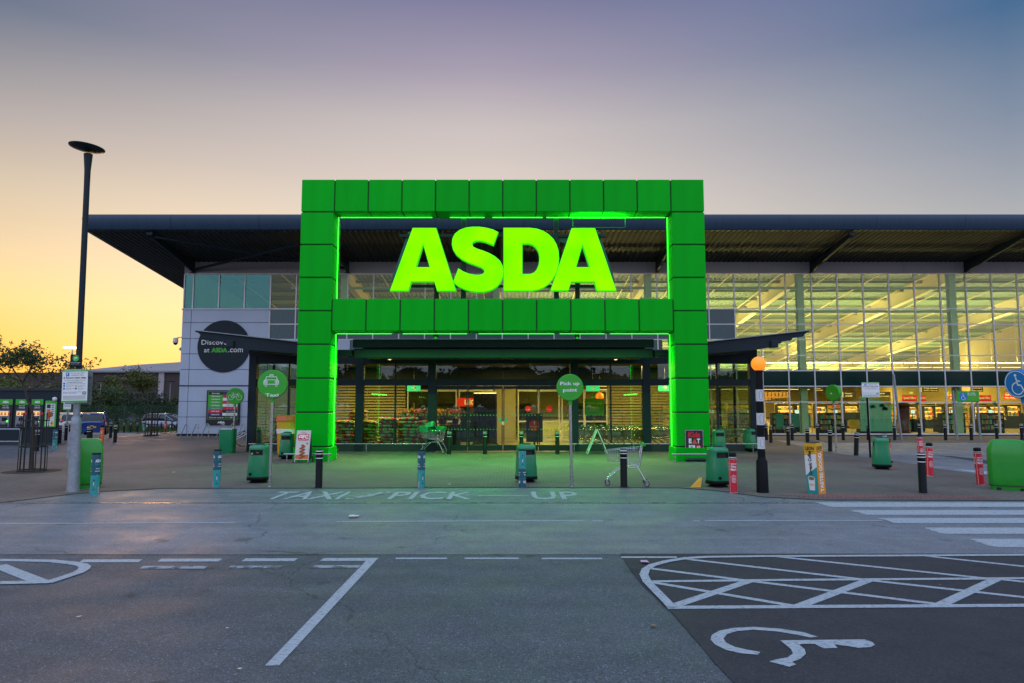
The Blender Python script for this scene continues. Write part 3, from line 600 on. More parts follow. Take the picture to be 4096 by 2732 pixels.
# ---- illuminated letters
YS = 23.95
sign = T('illuminated_sign', 'giant glowing lime green letters standing inside the green gateway', 'sign', (-.33, YS+.2, 5.7))
KS = 2.091
def sx(pts, ox, oy, Y): return [((p := at(ox+x/KS, oy+y/KS, Y)).x-sign.location.x, p.z-sign.location.z) for x, y in pts]
LETT = [
 ([[(965,1077),(1155,553),(1350,553),(1517,1078),(1359,1078),(1336,1001),(1143,1001),(1119,1077)], [(1242,690),(1297,880),(1183,880)]], 1100),
 ([[(1867,588),(1828,697),(1760,670),(1715,660),(1680,662),(1655,675),(1650,692),(1662,712),(1695,728),(1740,742),(1790,762),(1840,790),(1880,825),(1903,865),(1912,915),(1906,960),(1888,1005),(1855,1045),(1810,1072),(1760,1085),(1705,1088),(1640,1081),(1580,1062),(1530,1036),(1492,1003),(1535,890),(1575,915),(1620,933),(1665,943),(1710,944),(1740,936),(1753,918),(1748,900),(1725,882),(1680,865),(1620,843),(1565,815),(1520,778),(1492,735),(1481,690),(1486,640),(1508,600),(1545,570),(1595,551),(1650,543),(1710,543),(1770,552),(1825,567)]], 1100),
 ([[(30,552),(250,552),(310,560),(360,578),(405,606),(445,645),(472,692),(488,745),(493,810),(486,872),(468,930),(440,980),(405,1020),(365,1050),(320,1068),(270,1077),(30,1077)], [(187,685),(240,685),(272,694),(298,714),(318,745),(328,782),(329,820),(322,862),(306,900),(284,924),(255,937),(225,940),(187,940)]], 2000),
 ([[(420,1076),(597,555),(792,555),(970,1077),(808,1077),(787,1002),(593,1002),(570,1076)], [(688,695),(747,880),(635,880)]], 2000)]
for P, ox in LETT:
    b = MB(); b.shape([sx(p, ox, 650, YS) for p in P], 'letter_face', .08, .055, side='letter_side', off=-.045)
    b.v = [Vector((p.x, p.y-.2, p.z)) for p in b.v]; b.build('letter', sign)
for P, ox in (([(1115,582),(1160,582),(1400,640),(1200,700),(1060,1000),(970,997)], 1100), ([(400,640),(830,585),(958,985),(958,1000),(900,1000),(640,700)], 2000)):
    b = MB(); b.shape([sx(P, ox, 650, YS+.5)], 'teal_back', .04); b.v = [Vector((p.x, p.y+.3, p.z)) for p in b.v]; b.build('backing_plate', sign)
for x in (-1.75, 1.60):
    b = MB(); b.box(x-.085, x+.085, YS+.32, YS+.5, 5.66, 8.75, 'slate', b=.01); b.build('support_post', sign, True)
for xa in (-2.75, 2.35):
    b = MB(); b.tube([(xa, YS+.55, 4.3), (xa+.02, YS+.5, 6.4)], .09, 'rubber', 8); b.build('cable_duct', sign, True)
b = MB(); b.box(-4.1, 3.4, YS+.35, YS+.45, 8.0, 8.1, 'slate'); b.build('support_rail', sign, True)
b = MB(); b.box(-4.1, 3.4, YS+.35, YS+.45, 6.15, 6.24, 'slate'); b.build('support_rail', sign, True)

# ================================================================== ENTRANCE LOBBY
YL = 28.3; CX = -.37
lob = T('entrance_lobby', 'low dark framed glass entrance lobby with sliding doors behind the green gateway', 'entrance lobby', (CX, YL, 0))
COL = [CX+d for d in (-10.35, -5.92, -2.94, 2.94, 5.92, 10.35)]; THN = [CX+d for d in (-8.85, -7.4, -4.45, 4.45, 7.4, 8.85)]
for x in COL: b = MB(); b.box(x-.16, x+.16, YL-.10, YL+.2, 0, 3.95, 'slate', b=.01); b.build('column', lob, True)
for x in THN: b = MB(); b.box(x-.03, x+.03, YL-.04, YL+.1, .3, 3.72, 'slate'); b.build('mullion', lob, True)
for a, c in zip(COL, COL[1:]):
    b = MB(); b.box(a+.16, c-.16, YL-.07, YL+.12, 2.72, 2.98, 'slate'); b.build('transom', lob, True)
    b = MB(); b.box(a+.16, c-.16, YL-.07, YL+.12, 3.62, 3.95, 'slate'); b.build('head_rail', lob, True)
    if not (a < CX < c):
        b = MB(); b.box(a+.16, c-.16, YL-.05, YL+.12, .0, .32, 'plinth'); b.build('sill', lob, True)
XS = sorted(COL+THN+[CX])
def dots(mb, x0, x1, y):
    for z in (1.5, .92):
        n = int((x1-x0-.06)/.118)
        for i in range(n): mb.disc((x0+(x1-x0)*(i+.5)/n, z), .028, y, 'green_sign', 8)
for a, c in zip(XS, XS[1:]):
    isd = a >= COL[2]-.01 and c <= COL[3]+.01
    wa = .16 if a in COL else .03; wc = .16 if c in COL else .03
    b = MB(); b.box(a+wa, c-wc, YL, YL+.012, 2.98, 3.62, 'glass_lobby'); b.build('transom_window', lob, True)
    if not isd:
        b = MB(); b.box(a+wa, c-wc, YL, YL+.012, .32, 2.72, 'glass_lobby'); w = b.build('window', lob, True)
        b = MB(); dots(b, a+wa, c-wc, YL-.004); b.v = [p-lob.location for p in b.v]; b.build('safety_dots', w)
for k, (a, c) in enumerate(((COL[2]+.16, CX-1.45), (CX-1.45, CX), (CX, CX+1.45), (CX+1.45, COL[3]-.16))):
    b = MB(); fr = .055; z0, z1 = .05, 2.70
    for bx in ((a+.01, a+fr, z0, z1), (c-fr, c-.01, z0, z1), (a+fr, c-fr, z1-.12, z1), (a+fr, c-fr, z0, .28)): b.box(bx[0], bx[1], YL-.02, YL+.05, bx[2], bx[3], 'slate')
    d = b.build('sliding_door', lob, True)
    g = MB(); g.box(a+fr, c-fr, YL, YL+.01, .28, z1-.12, 'glass_lobby'); g.v = [p-lob.location for p in g.v]; g.build('pane', d)
    g = MB(); dots(g, a+fr, c-fr, YL-.003); g.v = [p-lob.location for p in g.v]; g.build('safety_dots', d)
    if k in (1, 2):
        xx = (c-.028) if k == 1 else (a+.028); g = MB(); g.box(xx-.02, xx+.02, YL-.05, YL-.021, 1.1, 1.24, 'white_pl', b=.006); g.box(xx-.16 if k == 1 else xx+.04, xx-.04 if k == 1 else xx+.16, YL-.008, YL-.004, 1.24, 1.38, 'teal')
        g.v = [p-lob.location for p in g.v]; g.build('handle', d)
for x in (COL[0], COL[-1]):
    for i in range(6):
        y0 = YL+.2+i*2.2; b = MB()
        for bx in ((y0, y0+.08, .0, 3.95),): b.box(x-.05, x+.05, bx[0], bx[1], bx[2], bx[3], 'slate')
        b.box(x-.05, x+.05, y0+.08, y0+2.2, 2.72, 2.95, 'slate'); b.box(x-.05, x+.05, y0+.08, y0+2.2, 0, .3, 'slate'); o = b.build('side_frame', lob, True)
        g = MB(); g.box(x-.006, x+.006, y0+.08, y0+2.2, .3, 3.7, 'glass_store'); g.v = [p-lob.location for p in g.v]; g.build('pane', o)
b = MB(); b.box(COL[0]-.2, COL[-1]+.2, YL-.02, YF-.1, 3.951, 4.2, 'slate'); b.build('flat_roof', lob, True)
b = MB(); b.box(COL[0]+.2, COL[-1]-.2, YL+.25, YF-.15, 3.85, 3.90, 'soffit'); b.build('ceiling', lob, True)
b = MB(); b.box(COL[0]-.05, COL[-1]+.05, YL-.12, YF+.05, -.2, .022, 'floor_in'); b.build('lobby_floor', lob, True)
b = MB(); b.box(-6.0, 5.35, 25.6, 25.75, 4.08, 4.40, 'slate', b=.02); b.box(-5.98, 5.33, 25.66, 25.80, 3.68, 4.05, 'slate', b=.03); b.box(-.35, -.33, 25.59, 25.66, 3.68, 4.42, 'groove'); b.build('canopy_fascia', lob, True)
b = MB(); b.box(-6.0, 5.35, 25.751, YL-.03, 4.2, 4.36, 'slate'); b.box(-5.9, 5.25, 25.85, YL-.11, 3.78, 3.83, 'soffit'); b.build('canopy', lob, True)
for x0, x1 in ((-6.55, -6.02), (5.37, 5.92)): b = MB(); b.box(x0, x1, 25.55, 25.95, 3.74, 4.0, 'slate', b=.03); b.build('canopy_bracket', lob, True)
def WP(x, y, sg):
    p = at(2760+x/2.4, 1240+y/2.4, 26.0); return (CX+sg*(p.x-CX), p.z)
def wing(sg):
    b = MB(); top = [WP(120, 309, sg), WP(1143, 196, sg)]
    P = [WP(120, 312, sg), WP(1143, 199, sg), WP(1146, 212, sg), WP(1120, 218, sg), WP(1100, 235, sg), WP(1085, 256, sg), WP(985, 270, sg), WP(975, 290, sg), WP(885, 302, sg), WP(872, 320, sg), WP(800, 330, sg), WP(120, 390, sg)]
    for yy in (26.0, 28.5): b = MB(); b.loft([[(x, y, z) for x, z in P] for y in (yy, yy+.14)], 'slate', smooth=False); b.build('canopy_wing', lob, True)
    b = MB(); P = [WP(110, 306, sg), WP(1148, 192, sg), WP(1148, 199, sg), WP(110, 314, sg)]
    b.loft([[(x, y, z) for x, z in P] for y in (25.9, 31.0)], 'galv', smooth=False); b.build('canopy_sheet', lob, True)
    b = MB(); P = [WP(100, 345, sg), WP(765, 308, sg), WP(765, 360, sg), WP(620, 385, sg), WP(100, 425, sg)]
    for yy in (25.93, 28.65): b.loft([[(x, y, z) for x, z in P] for y in (yy, yy+.07)], 'slate', smooth=False)
    P = [WP(620, 380, sg), WP(620, 388, sg), WP(100, 432, sg), WP(100, 424, sg)]; b.loft([[(x, y, z) for x, z in P] for y in (26.15, 28.3)], 'soffit', smooth=False)
    b.build('canopy_beam', lob, True)
    a, c = WP(764, 362, sg), WP(832, 298, sg); b = MB(); b.box(min(a[0], c[0]), max(a[0], c[0]), 25.82, 26.2, a[1], c[1], 'slate', b=.02); b.build('beam_end', lob, True)
wing(-1); wing(1)
for x, y in ((-4.95, 27.6), (-2.9, 29.5), (4.2, 27.6), (2.6, 29.5), (-1.6, 31), (1.9, 31.4), (-5, 31), (4.6, 31)):
    b = MB(); zt = 3.78 if y < 28.2 else 3.85
    b.lathe([(.10, zt-.001), (.10, zt-.03), (.07, zt-.035)], 'white_pl', 16, False, True, (x, y)); b.lathe([(.07, zt-.032), (.001, zt-.033)], 'spot_warm', 14, False, True, (x, y)); b.build('downlight', lob, True)
for x in (-5.5, 5.0): area('downlight_lamp', (x, 28.75, 3.55), .5, .3, 120, (1, .55, .2))
for x in (-7.5, 0, 7.0): area('lobby_lamp', (x, 32.6, 3.78), 3.0, .5, 450, (1.0, .68, .22))
# inner shop front seen through the lobby
inn = T('inner_shopfront', 'cream slatted inner shop front with white framed sliding doors behind the lobby glass', 'inner shop front', (0, 36.0, 0))
YI = 36.0
b = MB()
for i in range(26):
    z = .02+i*.148
    if z > 2.72 or True:
        for x0, x1 in ((-10.4, -5.6), (-.9, .2), (5.0, 9.9)): b.box(x0, x1, YI, YI+.05, z, z+.085, 'slat')
b.box(-10.4, 9.9, YI-.02, YI+.1, 3.1, 3.85, 'slate'); b.box(-.9, .2, YI+.03, YI+.1, 0, 3.1, 'slat')
b.build('slatted_wall', inn, True)
b = MB(); b.box(-3.75, -.95, YI-.05, YI-.0, 2.72, 3.15, 'leaf_dk'); b.text('welcome', -3.6, 2.9, -2.2, 3.08, 'lime', YI-.055); b.text('happy to help', -1.85, 2.82, -1.05, 3.0, 'ink_white', YI-.055); b.build('header_board', inn, True)
b = MB(); b.box(.3, 2.4, YI-.05, YI-.0, 2.72, 3.15, 'leaf_dk'); b.text('welcome', .6, 2.9, 2.0, 3.08, 'lime', YI-.055); b.build('header_board', inn, True)
for x0, x1 in ((-5.5, -4.2), (-4.2, -2.9), (-2.8, -1.9), (-1.9, -1.0), (.3, 1.4), (1.4, 2.5), (2.6, 3.8), (3.8, 5.0)):
    b = MB()
    for bx in ((x0, x0+.06, .03, 2.7), (x1-.06, x1, .03, 2.7), (x0+.06, x1-.06, 2.6, 2.7), (x0+.06, x1-.06, .03, .15), (x0+.06, x1-.06, 1.0, 1.08)): b.box(bx[0], bx[1], YI-.03, YI+.03, bx[2], bx[3], 'white_pl')
    d = b.build('inner_door', inn, True); g = MB(); g.box(x0+.06, x1-.06, YI-.005, YI+.005, .15, 2.6, 'glass_store'); g.build('pane', d, False); d.children
    xm = (x0+x1)/2; m = 'ink_black' if x1 < -.9 else 'red'
    if -3 < x0 < 2: g = MB(); g.disc((xm, 1.7), .16, YI-.04, m, 20); (g.text('No entry', xm-.12, 1.62, xm+.12, 1.70, 'ink_white', YI-.045) if m == 'red' else None); g.build('door_sticker', d, False)
for o in bpy.data.objects:
    if o.parent and o.parent.name.startswith('inner_door') and not o.get('sh'):
        o['sh'] = 1; o.data.transform(Matrix.Translation(-inn.location))
for o in bpy.data.objects:
    if 'sh' in o: del o['sh']
# ================================================================== STREET FURNITURE
# ---- round bollards
def ang(p): return math.atan2(p[0], p[1])          # heading of the camera seen from p, used only to face printed wraps to the road
def wraptext(mb, s, z0, z1, r, a0, a1, m, bold=.02, flip=False):
    """lettering bent round a post of radius r between the angles a0..a1 (degrees, 0 = towards the road)"""
    cu = MB(); cu.text(s, a0, z0, a1, z1, m, bold=bold)
    for p in cu.v:
        a = math.radians(p.x); x, z = p.x, p.z
        if flip: a = math.radians(a0+a1-p.x); z = z0+z1-p.z
        p.x, p.y, p.z = r*math.sin(a), -r*math.cos(a), z
    mb.add([tuple(p) for p in cu.v], cu.f, m)
def curve_patch(mb, pts, r, m):
    """polygon given in (degrees, height) laid on a post of radius r"""
    mb.poly([(r*math.sin(math.radians(a)), -r*math.cos(math.radians(a)), z) for a, z in pts], m)
def mk_bollard(r=.082, h=.90):
    t = T('bollard', 'x', 'bollard')
    b = MB(); b.lathe([(r*1.04, 0), (r*1.04, .02), (r, .025), (r, h-.215), (r*.93, h-.213), (r*.93, h-.195), (r, h-.193), (r, h-.112), (r*.93, h-.11), (r*.93, h-.09), (r, h-.088), (r, h-.02), (r*.94, h-.004), (r*.3, h)], 'black_pl', 22); b.build('post', t)
    for z in (h-.204, h-.10): b = MB(); b.lathe([(r*.95, z-.0095), (r*.985, z-.008), (r*.985, z+.008), (r*.95, z+.0095)], 'ink_white', 22, False); b.build('white_band', t)
    b = MB(); b.lathe([(r*1.002, h-.048), (r*1.03, h-.044), (r*1.03, h-.03), (r*1.002, h-.026)], 'ink_white', 22, False); b.build('white_band', t)
    return t
bproto = mk_bollard(); first = [True]
def bollard(p, label, group, tilt=(0, 0), sc=None):
    if first[0]: first[0] = False; o = bproto; o.location = p; o.rotation_euler = (*tilt, 0)
    else: o = ctree(bproto, p, rnd.uniform(0, 6) if tilt == (0, 0) else 0, None, tilt)
    o['label'] = label; o['group'] = group
    if sc: o.scale = sc
    return o
g1 = 'black bollards with white bands along the forecourt edge'
bollard(G(2, 1322, 1375), 'black bollard by the road in front of the gateway column beside the chicken advert', g1)
bollard(G(4, 972, 1370), 'black bollard standing in front of the empty silver trolley', g1)
bollard(G(6, 770, 1418), 'black bollard on the tactile paving in front of a red wrapped bollard', g1)
g2 = 'black bollards in front of the sliding doors'
for c, x, t in ((3, 1168, 'black bollard before the sliding doors beside the trolley full of baskets'), (3, 1450, 'black bollard in front of the middle of the sliding doors'), (4, 168, 'black bollard before the doors directly behind the litter bin with the upside down teal wrap'), (4, 450, 'black bollard before the doors beside the pick up point post')):
    bollard(G(c, x, 1112), t, g2)
g3 = 'black bollards around the side car park'
row = [((5, 718, 1002), 'bollard by the shop windows nearest the orange beacon'), ((5, 920, 1003), 'second bollard along the shop windows from the beacon'), ((5, 1120, 1003), 'third bollard along the shop windows from the beacon'), ((5, 1320, 1003), 'bollard by the shop windows just behind the green disc sign'),
       ((5, 1518, 1003), 'bollard by the windows behind the parking notice post'), ((6, 548, 1003), 'bollard by the windows next to the leaning grey post'), ((6, 745, 1003), 'bollard by the windows above the red wrapped pair'), ((6, 948, 1003), 'bollard by the windows beside the left leg of the blue badge board'),
       ((6, 1150, 1003), 'bollard by the windows between the legs of the blue badge board'), ((6, 1350, 1003), 'bollard by the windows just right of the blue badge board'), ((6, 1547, 1003), 'bollard by the windows behind the blue round sign')]
for p, t in row: bollard(G(*p), 'black '+t, g3)
for p, t, tl in (((5, 752, 1022), 'black bollard just in front of the first window bollard by the beacon', (0, 0)), ((5, 890, 1044), 'black bollard on the paving edge left of the yellow and orange advert box', (0, 0)), ((5, 1040, 1066), 'black bollard standing right behind the yellow and orange advert box', (0, .02)), ((5, 1217, 1092), 'black bollard leaning beside the post of the green disc sign', (0, .03)), ((5, 1420, 1124), 'tilted black bollard between the green disc sign and the parking notice', (.02, .06)), ((6, 472, 1150), 'black bollard hidden behind the litter bin near the parking notice', (0, .02))):
    bollard(G(*p), t, g3, tl)
g4 = 'black bollards on the far pavement by the parked cars'
for p, t in (((465, 1026), 'bollard beside the cash machine kiosk behind the white car'), ((514, 1002), 'bollard in front of the white hatchback'), ((690, 1052), 'bollard rising just above the tall green container by the lamp post'), ((548, 1012), 'bollard between the white car and the lamp post'), ((708, 1020), 'bollard partly behind the one above the green container'),
             ((865, 982), 'bollard right of the blue car'), ((900, 1018), 'nearest bollard on the pavement right of the blue car'), ((970, 946), 'left one of three far bollards in front of the fence'), ((1022, 943), 'middle one of three far bollards in front of the fence'), ((1075, 943), 'right one of three far bollards in front of the fence'),
             ((1262, 932), 'bollard in front of the front wheel of the silver car'), ((1345, 930), 'bollard beside the red advert in front of the silver car'), ((1387, 928), 'bollard at the rear of the silver car by the white wall'), ((286, 1086), 'bollard behind the guarded tree in front of the kiosk')):
    bollard(G(1, *p), 'black '+t, g4)
# ---- bollards in printed sleeves
def sleeve(p, kind, label, tilt=(0, 0), rz=0, flip=False, r=.088, h=.90):
    t = T('wrapped_bollard', label, 'bollard', p, 0, kind+' printed sleeves on bollards'); t.rotation_euler = (*tilt, rz)
    if kind == 'teal':
        b = MB(); b.lathe([(r*.99, h-.03), (r*1.0, h-.02), (r*.97, h), (r*.3, h+.002)], 'black_pl', 24); b.build('cap', t)
        b = MB(); Z = (lambda z: z) if not flip else (lambda z: .87-z)
        za, zb = sorted((Z(0.0), Z(.42))); b.lathe([(r, za), (r, zb)], 'teal', 28, False)
        za, zb = sorted((Z(.42), Z(.87))); b.lathe([(r, za), (r, zb)], 'teal_dark', 28, False); R = r+.0015
        for c in (-62, 62, 180):
            z0, z1 = sorted((Z(.70), Z(.765))); wraptext(b, 'ASDA', z0, z1, R, c-40, c+40, 'ink_white', .05, flip)
            z0, z1 = sorted((Z(.64), Z(.685))); wraptext(b, 'Rewards', z0, z1, R, c-40, c+40, 'seat_teal', .02, flip)
            z0, z1 = sorted((Z(.545), Z(.58))); wraptext(b, 'Pounds,', z0, z1, R, c-26, c+26, 'ink_white', .03, flip)
            z0, z1 = sorted((Z(.49), Z(.525))); wraptext(b, 'not points', z0, z1, R, c-38, c+38, 'ink_white', .03, flip)
            curve_patch(b, [(c-34, Z(.13)), (c-32, Z(.13)), (c-4, Z(.44)), (c-7, Z(.44))], R, 'lime'); curve_patch(b, [(c-4, Z(.44)), (c-7, Z(.44)), (c+24, Z(.30)), (c+26, Z(.31))], R, 'lime')
            curve_patch(b, [(c+26, Z(.31)), (c+22, Z(.3)), (c+2, Z(.1)), (c+6, Z(.1))], R, 'lime')
            curve_patch(b, [(c-56, Z(.10)), (c-36, Z(.10)), (c-36, Z(.33)), (c-56, Z(.33))], R, 'ink_black'); curve_patch(b, [(c-54, Z(.12)), (c-38, Z(.12)), (c-38, Z(.31)), (c-54, Z(.31))], R+.0012, 'teal')
            z0, z1 = sorted((Z(.2), Z(.28))); wraptext(b, 'A', z0, z1, R+.002, c-53, c-39, 'ink_white', .08, flip)
            for k in range(4): curve_patch(b, [(c+8+k*4, Z(.03)), (c+14+k*4, Z(.02)), (c+18+k*3, Z(.16)), (c+12+k*3, Z(.17))], R+.0006*k, 'pink')
        b.build('sleeve', t)
    elif kind == 'red':
        b = MB(); b.lathe([(r*.9, h-.12), (r*.93, h-.08), (r*.9, h-.07), (r*.93, h-.06), (r*.93, h), (r*.3, h+.01)], 'black_pl', 24); b.build('cap', t)
        b = MB(); b.lathe([(r*.94, h-.1), (r*.95, h-.085)], 'ink_white', 24, False); b.build('white_band', t)
        b = MB(); b.lathe([(r, .0), (r, h-.12)], 'red', 28, False); R = r+.0015
        b.lathe([(R, 0.0), (R, .015)], 'ink_white', 28, False); b.lathe([(R, h-.127), (R, h-.12)], 'ink_white', 28, False)
        for c in (-160, -40, 80):
            c += 38
            curve_patch(b, [(c-8, h-.16), (c-4, h-.19), (c+8, h-.145), (c-4, h-.175)], R, 'yellow')
            for s, z, w, hh in (('Aldi & Lidl', h-.25, 44, .035), ('Price', h-.32, 40, .055), ('Match', h-.385, 44, .055), ('100s of', h-.50, 22, .022), ('products price', h-.53, 40, .022), ('matched to', h-.56, 32, .022), ('Aldi & Lidl', h-.59, 32, .022), ('whichever is', h-.62, 38, .022), ('cheaper', h-.65, 26, .022)):
                wraptext(b, s, z, z+hh, R, c-w, c+w, 'ink_white', .03)
            curve_patch(b, [(c+58, .0), (c+62, .0), (c+62, h-.12), (c+58, h-.12)], R, 'ink_white')
        b.build('sleeve', t)
    else:
        cols = {'orange': ('orange', 'ink_white'), 'yellow': ('teal', 'ink_white'), 'dark': ('ink_black', 'red')}[kind]
        b = MB(); b.lathe([(r*.9, h-.1), (r*.93, h-.02), (r*.93, h), (r*.3, h+.01)], 'black_pl', 20); b.build('cap', t)
        b = MB(); b.lathe([(r, 0), (r, h-.1)], cols[0], 24, False); R = r+.002
        if kind == 'orange':
            for s, z in (('GOOD', .60), ('THINGS', .55), ('INSIDE', .50), ('Food to go', .38), ('Order now', .2)): wraptext(b, s, z, z+.035, R, -38, 38, 'ink_white', .03)
        elif kind == 'yellow':
            curve_patch(b, [(-70, 0), (0, 0), (0, h-.1), (-70, h-.1)], R, 'yellow'); wraptext(b, 'TASTES', .35, .45, R+.001, 4, 60, 'ink_white', .04); wraptext(b, 'GOOD', .2, .3, R+.001, 4, 60, 'ink_white', .04)
        else:
            curve_patch(b, [(-60, .5), (60, .5), (60, .72), (-60, .72)], R, 'ink_white')
            for z in (.36, .22, .08): wraptext(b, 'Kids', z, z+.09, R, -40, 40, 'red', .04)
        b.build('sleeve', t)
    return t
sleeve(G(1, 740, 1426), 'teal', 'teal wrapped bollard right in front of the tall green container by the lamp post', r=.092)
sleeve(G(2, 520, 1375), 'teal', 'teal wrapped bollard alone on the paving edge left of the taxi sign', rz=math.radians(8))
sleeve(G(3, 950, 1376), 'teal', 'teal wrapped bollard on the paving edge in front of the trolley full of baskets', rz=math.radians(14))
sleeve(G(4, 175, 1373), 'teal', 'teal wrapped bollard with its print upside down in front of a litter bin', rz=math.radians(-10), flip=True)
sleeve(G(1, 427, 1074), 'teal', 'teal wrapped bollard at the corner of the cash machine kiosk')
sleeve(G(5, 458, 1414), 'red', 'bright red price advert bollard beside the litter bin near the fallen yellow sign', h=.88)
sleeve(G(6, 752, 1160), 'red', 'red wrapped bollard furthest back, hidden behind a plain black bollard', h=.9)
sleeve(G(6, 822, 1284), 'red', 'red wrapped bollard just right of the plain black bollard on the tactile paving', tilt=(0, .03), h=.9)
sleeve(G(6, 1222, 1352), 'red', 'leaning red wrapped bollard left of the big green container', tilt=(0, -.045), h=.9)
sleeve(G(6, 500, 1226), 'orange', 'orange wrapped bollard mostly hidden by the litter bin under the parking notice', h=.9)
sleeve(G(1, 796, 1029), 'orange', 'orange wrapped bollard on the pavement in front of the blue car', h=.9)
sleeve(G(1, 1126, 941), 'yellow', 'yellow and teal wrapped bollard beside the far guarded tree', h=.9, r=.12)
sleeve(G(1, 1297, 931), 'red', 'red wrapped bollard in front of the silver car', h=.9, r=.12)
sleeve(G(1, 916, 948), 'dark', 'black and red printed bollard with a white top near the fence', h=.95, r=.12)
# ---- litter bins
def mk_bin():
    t = T('litter_bin', 'x', 'litter bin')
    b = MB(); b.sq([(.0, .20, .20), (.045, .20, .20), (.05, .17, .17), (.075, .17, .17), (.08, .262, .262), (.16, .262, .262), (.165, .25, .25)], 'black_pl', 32, 3.2); b.build('base', t)
    rib = lambda a, z: 1+.010*math.cos(16*a)
    sk = lambda i, k: (i == 3) and ((k % 32) in (21, 22, 23, 24, 25, 26) or (k % 32) in (5, 6, 7, 8, 9, 10))
    b = MB(); b.sq([(.165, .252, .252), (.19, .258, .258), (.5, .243, .243), (.70, .228, .228), (.83, .222, .222), (.86, .226, .226), (.90, .222, .222), (.935, .195, .195), (.955, .13, .13)], 'green_bin', 32, 3.2, True, sk); b.build('body', t)
    b = MB(); b.sq([(.62, .19, .19), (.86, .19, .19)], 'rubber', 24, 3.2); b.build('liner', t)
    b = MB(); b.sq([(.953, .135, .11), (.97, .13, .105), (.978, .09, .07)], 'slate', 20, 2.4); b.build('stub_plate', t)
    b = MB(); b.lathe([(.035, 0), (.035, .02), (.012, .03)], 'black_pl', 14, True, True); b.v = [Vector((p.x-.12, -.253-p.z, p.y+.24)) for p in b.v]; b.build('lock', t)
    return t
bn = mk_bin(); bnf = [True]
def lbin(p, label, rz=0):
    if bnf[0]: bnf[0] = False; o = bn; o.location = p; o.rotation_euler = (0, 0, rz)
    else: o = ctree(bn, p, rz)
    o['label'] = label; o['group'] = 'green litter bins on the forecourt'; return o
lbin(G(2, 850, 1335), 'green litter bin beside the taxi sign post, rubbish showing in its slot', 0)
lbin(G(4, 205, 1330), 'green litter bin behind the upside down teal bollard before the doors', .35)
lbin(G(5, 340, 1368), 'green litter bin between the fallen yellow sign and the red price bollard', .3)
lbin(G(6, 447, 1230), 'green litter bin standing under the black posted parking notice', 1.2)
lbin(G(5, 345, 1110), 'green litter bin against the gateway column behind the pizza meal advert', 0)
lbin(G(5, 590, 1093), 'green litter bin at the corner of the lobby near the orange beacon', .6)
lbin(G(2, 1072, 1150), 'green litter bin with a black and yellow sticker beside the chicken advert board', .1)
lbin(G(2, 828, 1085), 'green litter bin at the left corner of the lobby behind the taxi sign', .4)
b = MB(); p = G(2, 605, 1103); b.sq([(.0, .27, .2), (.02, .28, .21), (.9, .30, .23), (.95, .30, .23)], 'green_bin', 24, 6, True)
t = T('open_bin', 'plain dark green rectangular bin beside the bicycle sign post', 'bin', p); b.build('body', t)
b = MB(); b.sq([(.955, .28, .21), (.98, .27, .2)], 'steel', 24, 6); b.build('rim', t)
# rubbish poking out of the near bin
pb = G(2, 850, 1335)
b = MB()
for k in range(9):
    c = Vector((rnd.uniform(-.1, .1), rnd.uniform(-.21, -.14), .76+rnd.uniform(-.03, .03))); b.poly([tuple(c+Vector((rnd.uniform(-.05, .05), rnd.uniform(-.03, .03), rnd.uniform(-.03, .04)))) for _ in range(4)], rnd.choice(['wood', 'orange', 'ink_white', 'wood']))
b.v = [p+pb for p in b.v]; b.build('rubbish', None, False, 'crumpled brown wrappers stuffed in the slot of the bin by the taxi sign', 'litter')
# ---- tall green containers
def grit(p, rz, label, w=.40, d=.30, h=1.14):
    t = T('grit_bin', label, 'grit bin', p, rz, 'tall green ribbed plastic containers')
    def rib(a, z):
        c = math.cos(a)
        return 1+(.03 if (abs(c) < .93 and (math.cos(9*a) > .1)) else -.01)*(1 if .14 < z < h*.86 else .2)
    b = MB(); b.sq([(.0, w*.94, d*.9), (.10, w*.95, d*.92), (.14, w*.98, d*.96), (.3, w, d), (.6, w, d), (.84, w*.99, d*.99), (.97, w*.96, d*.92), (1.06, w*.88, d*.8), (h-.02, w*.74, d*.62), (h, w*.55, d*.4)], 'green_grit', 72, 6, True, None, True, rib); b.build('body', t)
    b = MB(); b.sq([(.10, w*.975, d*.955), (.115, w*.985, d*.965), (.13, w*.975, d*.955)], 'leaf_dk', 48, 6, False); b.build('seam', t)
    for x in (-.22, .22): b = MB(); b.box(x-.045, x+.045, -d*.935, -d*.9, .0, .07, 'rubber', b=.01); b.build('foot_slot', t)
    return t
grit(G(1, 662, 1378), .53, 'tall ribbed green container standing behind the lamp post foot', .355, .24, 1.16); grit(gp(4040, 1960), -.55, 'tall ribbed green container under the blue round sign at the paving edge', .40, .26, 1.16)
# ---- round signs
def post_tube(mb, p0, p1, r, m='steel'): mb.tube([p0, p1], r, m, 12)
def round_sign(name, label, base, zc, r, m, rz, draw, lean=0., dz=0., thick=.13, rim=None):
    t = T(name, label, 'sign', base, rz); t.rotation_euler = (0, lean, rz)
    b = MB(); b.tube([(0, 0, 0), (0, 0, zc-r-.04)], .034, 'steel', 12); b.lathe([(.05, 0.0), (.045, .012), (.036, .02)], 'steel', 12, False); b.build('post', t)
    b = MB(); b.lathe([(.045, zc-r-.10), (.048, zc-r-.05), (.05, zc-r+.02)], m, 14); b.build('collar', t)
    b = MB(); n = 48
    rings = [[(rr*math.cos(2*math.pi*k/n), y, zc+rr*math.sin(2*math.pi*k/n)) for k in range(n)] for y, rr in ((-thick/2, r*.965), (-thick/2+.012, r), (thick/2-.012, r), (thick/2, r*.965))]
    b.loft(rings, m); o = b.build('disc', t)
    b = MB(); draw(b, 0, zc, -thick/2-.003)
    if b.v: b.build('symbol', t)
    return t
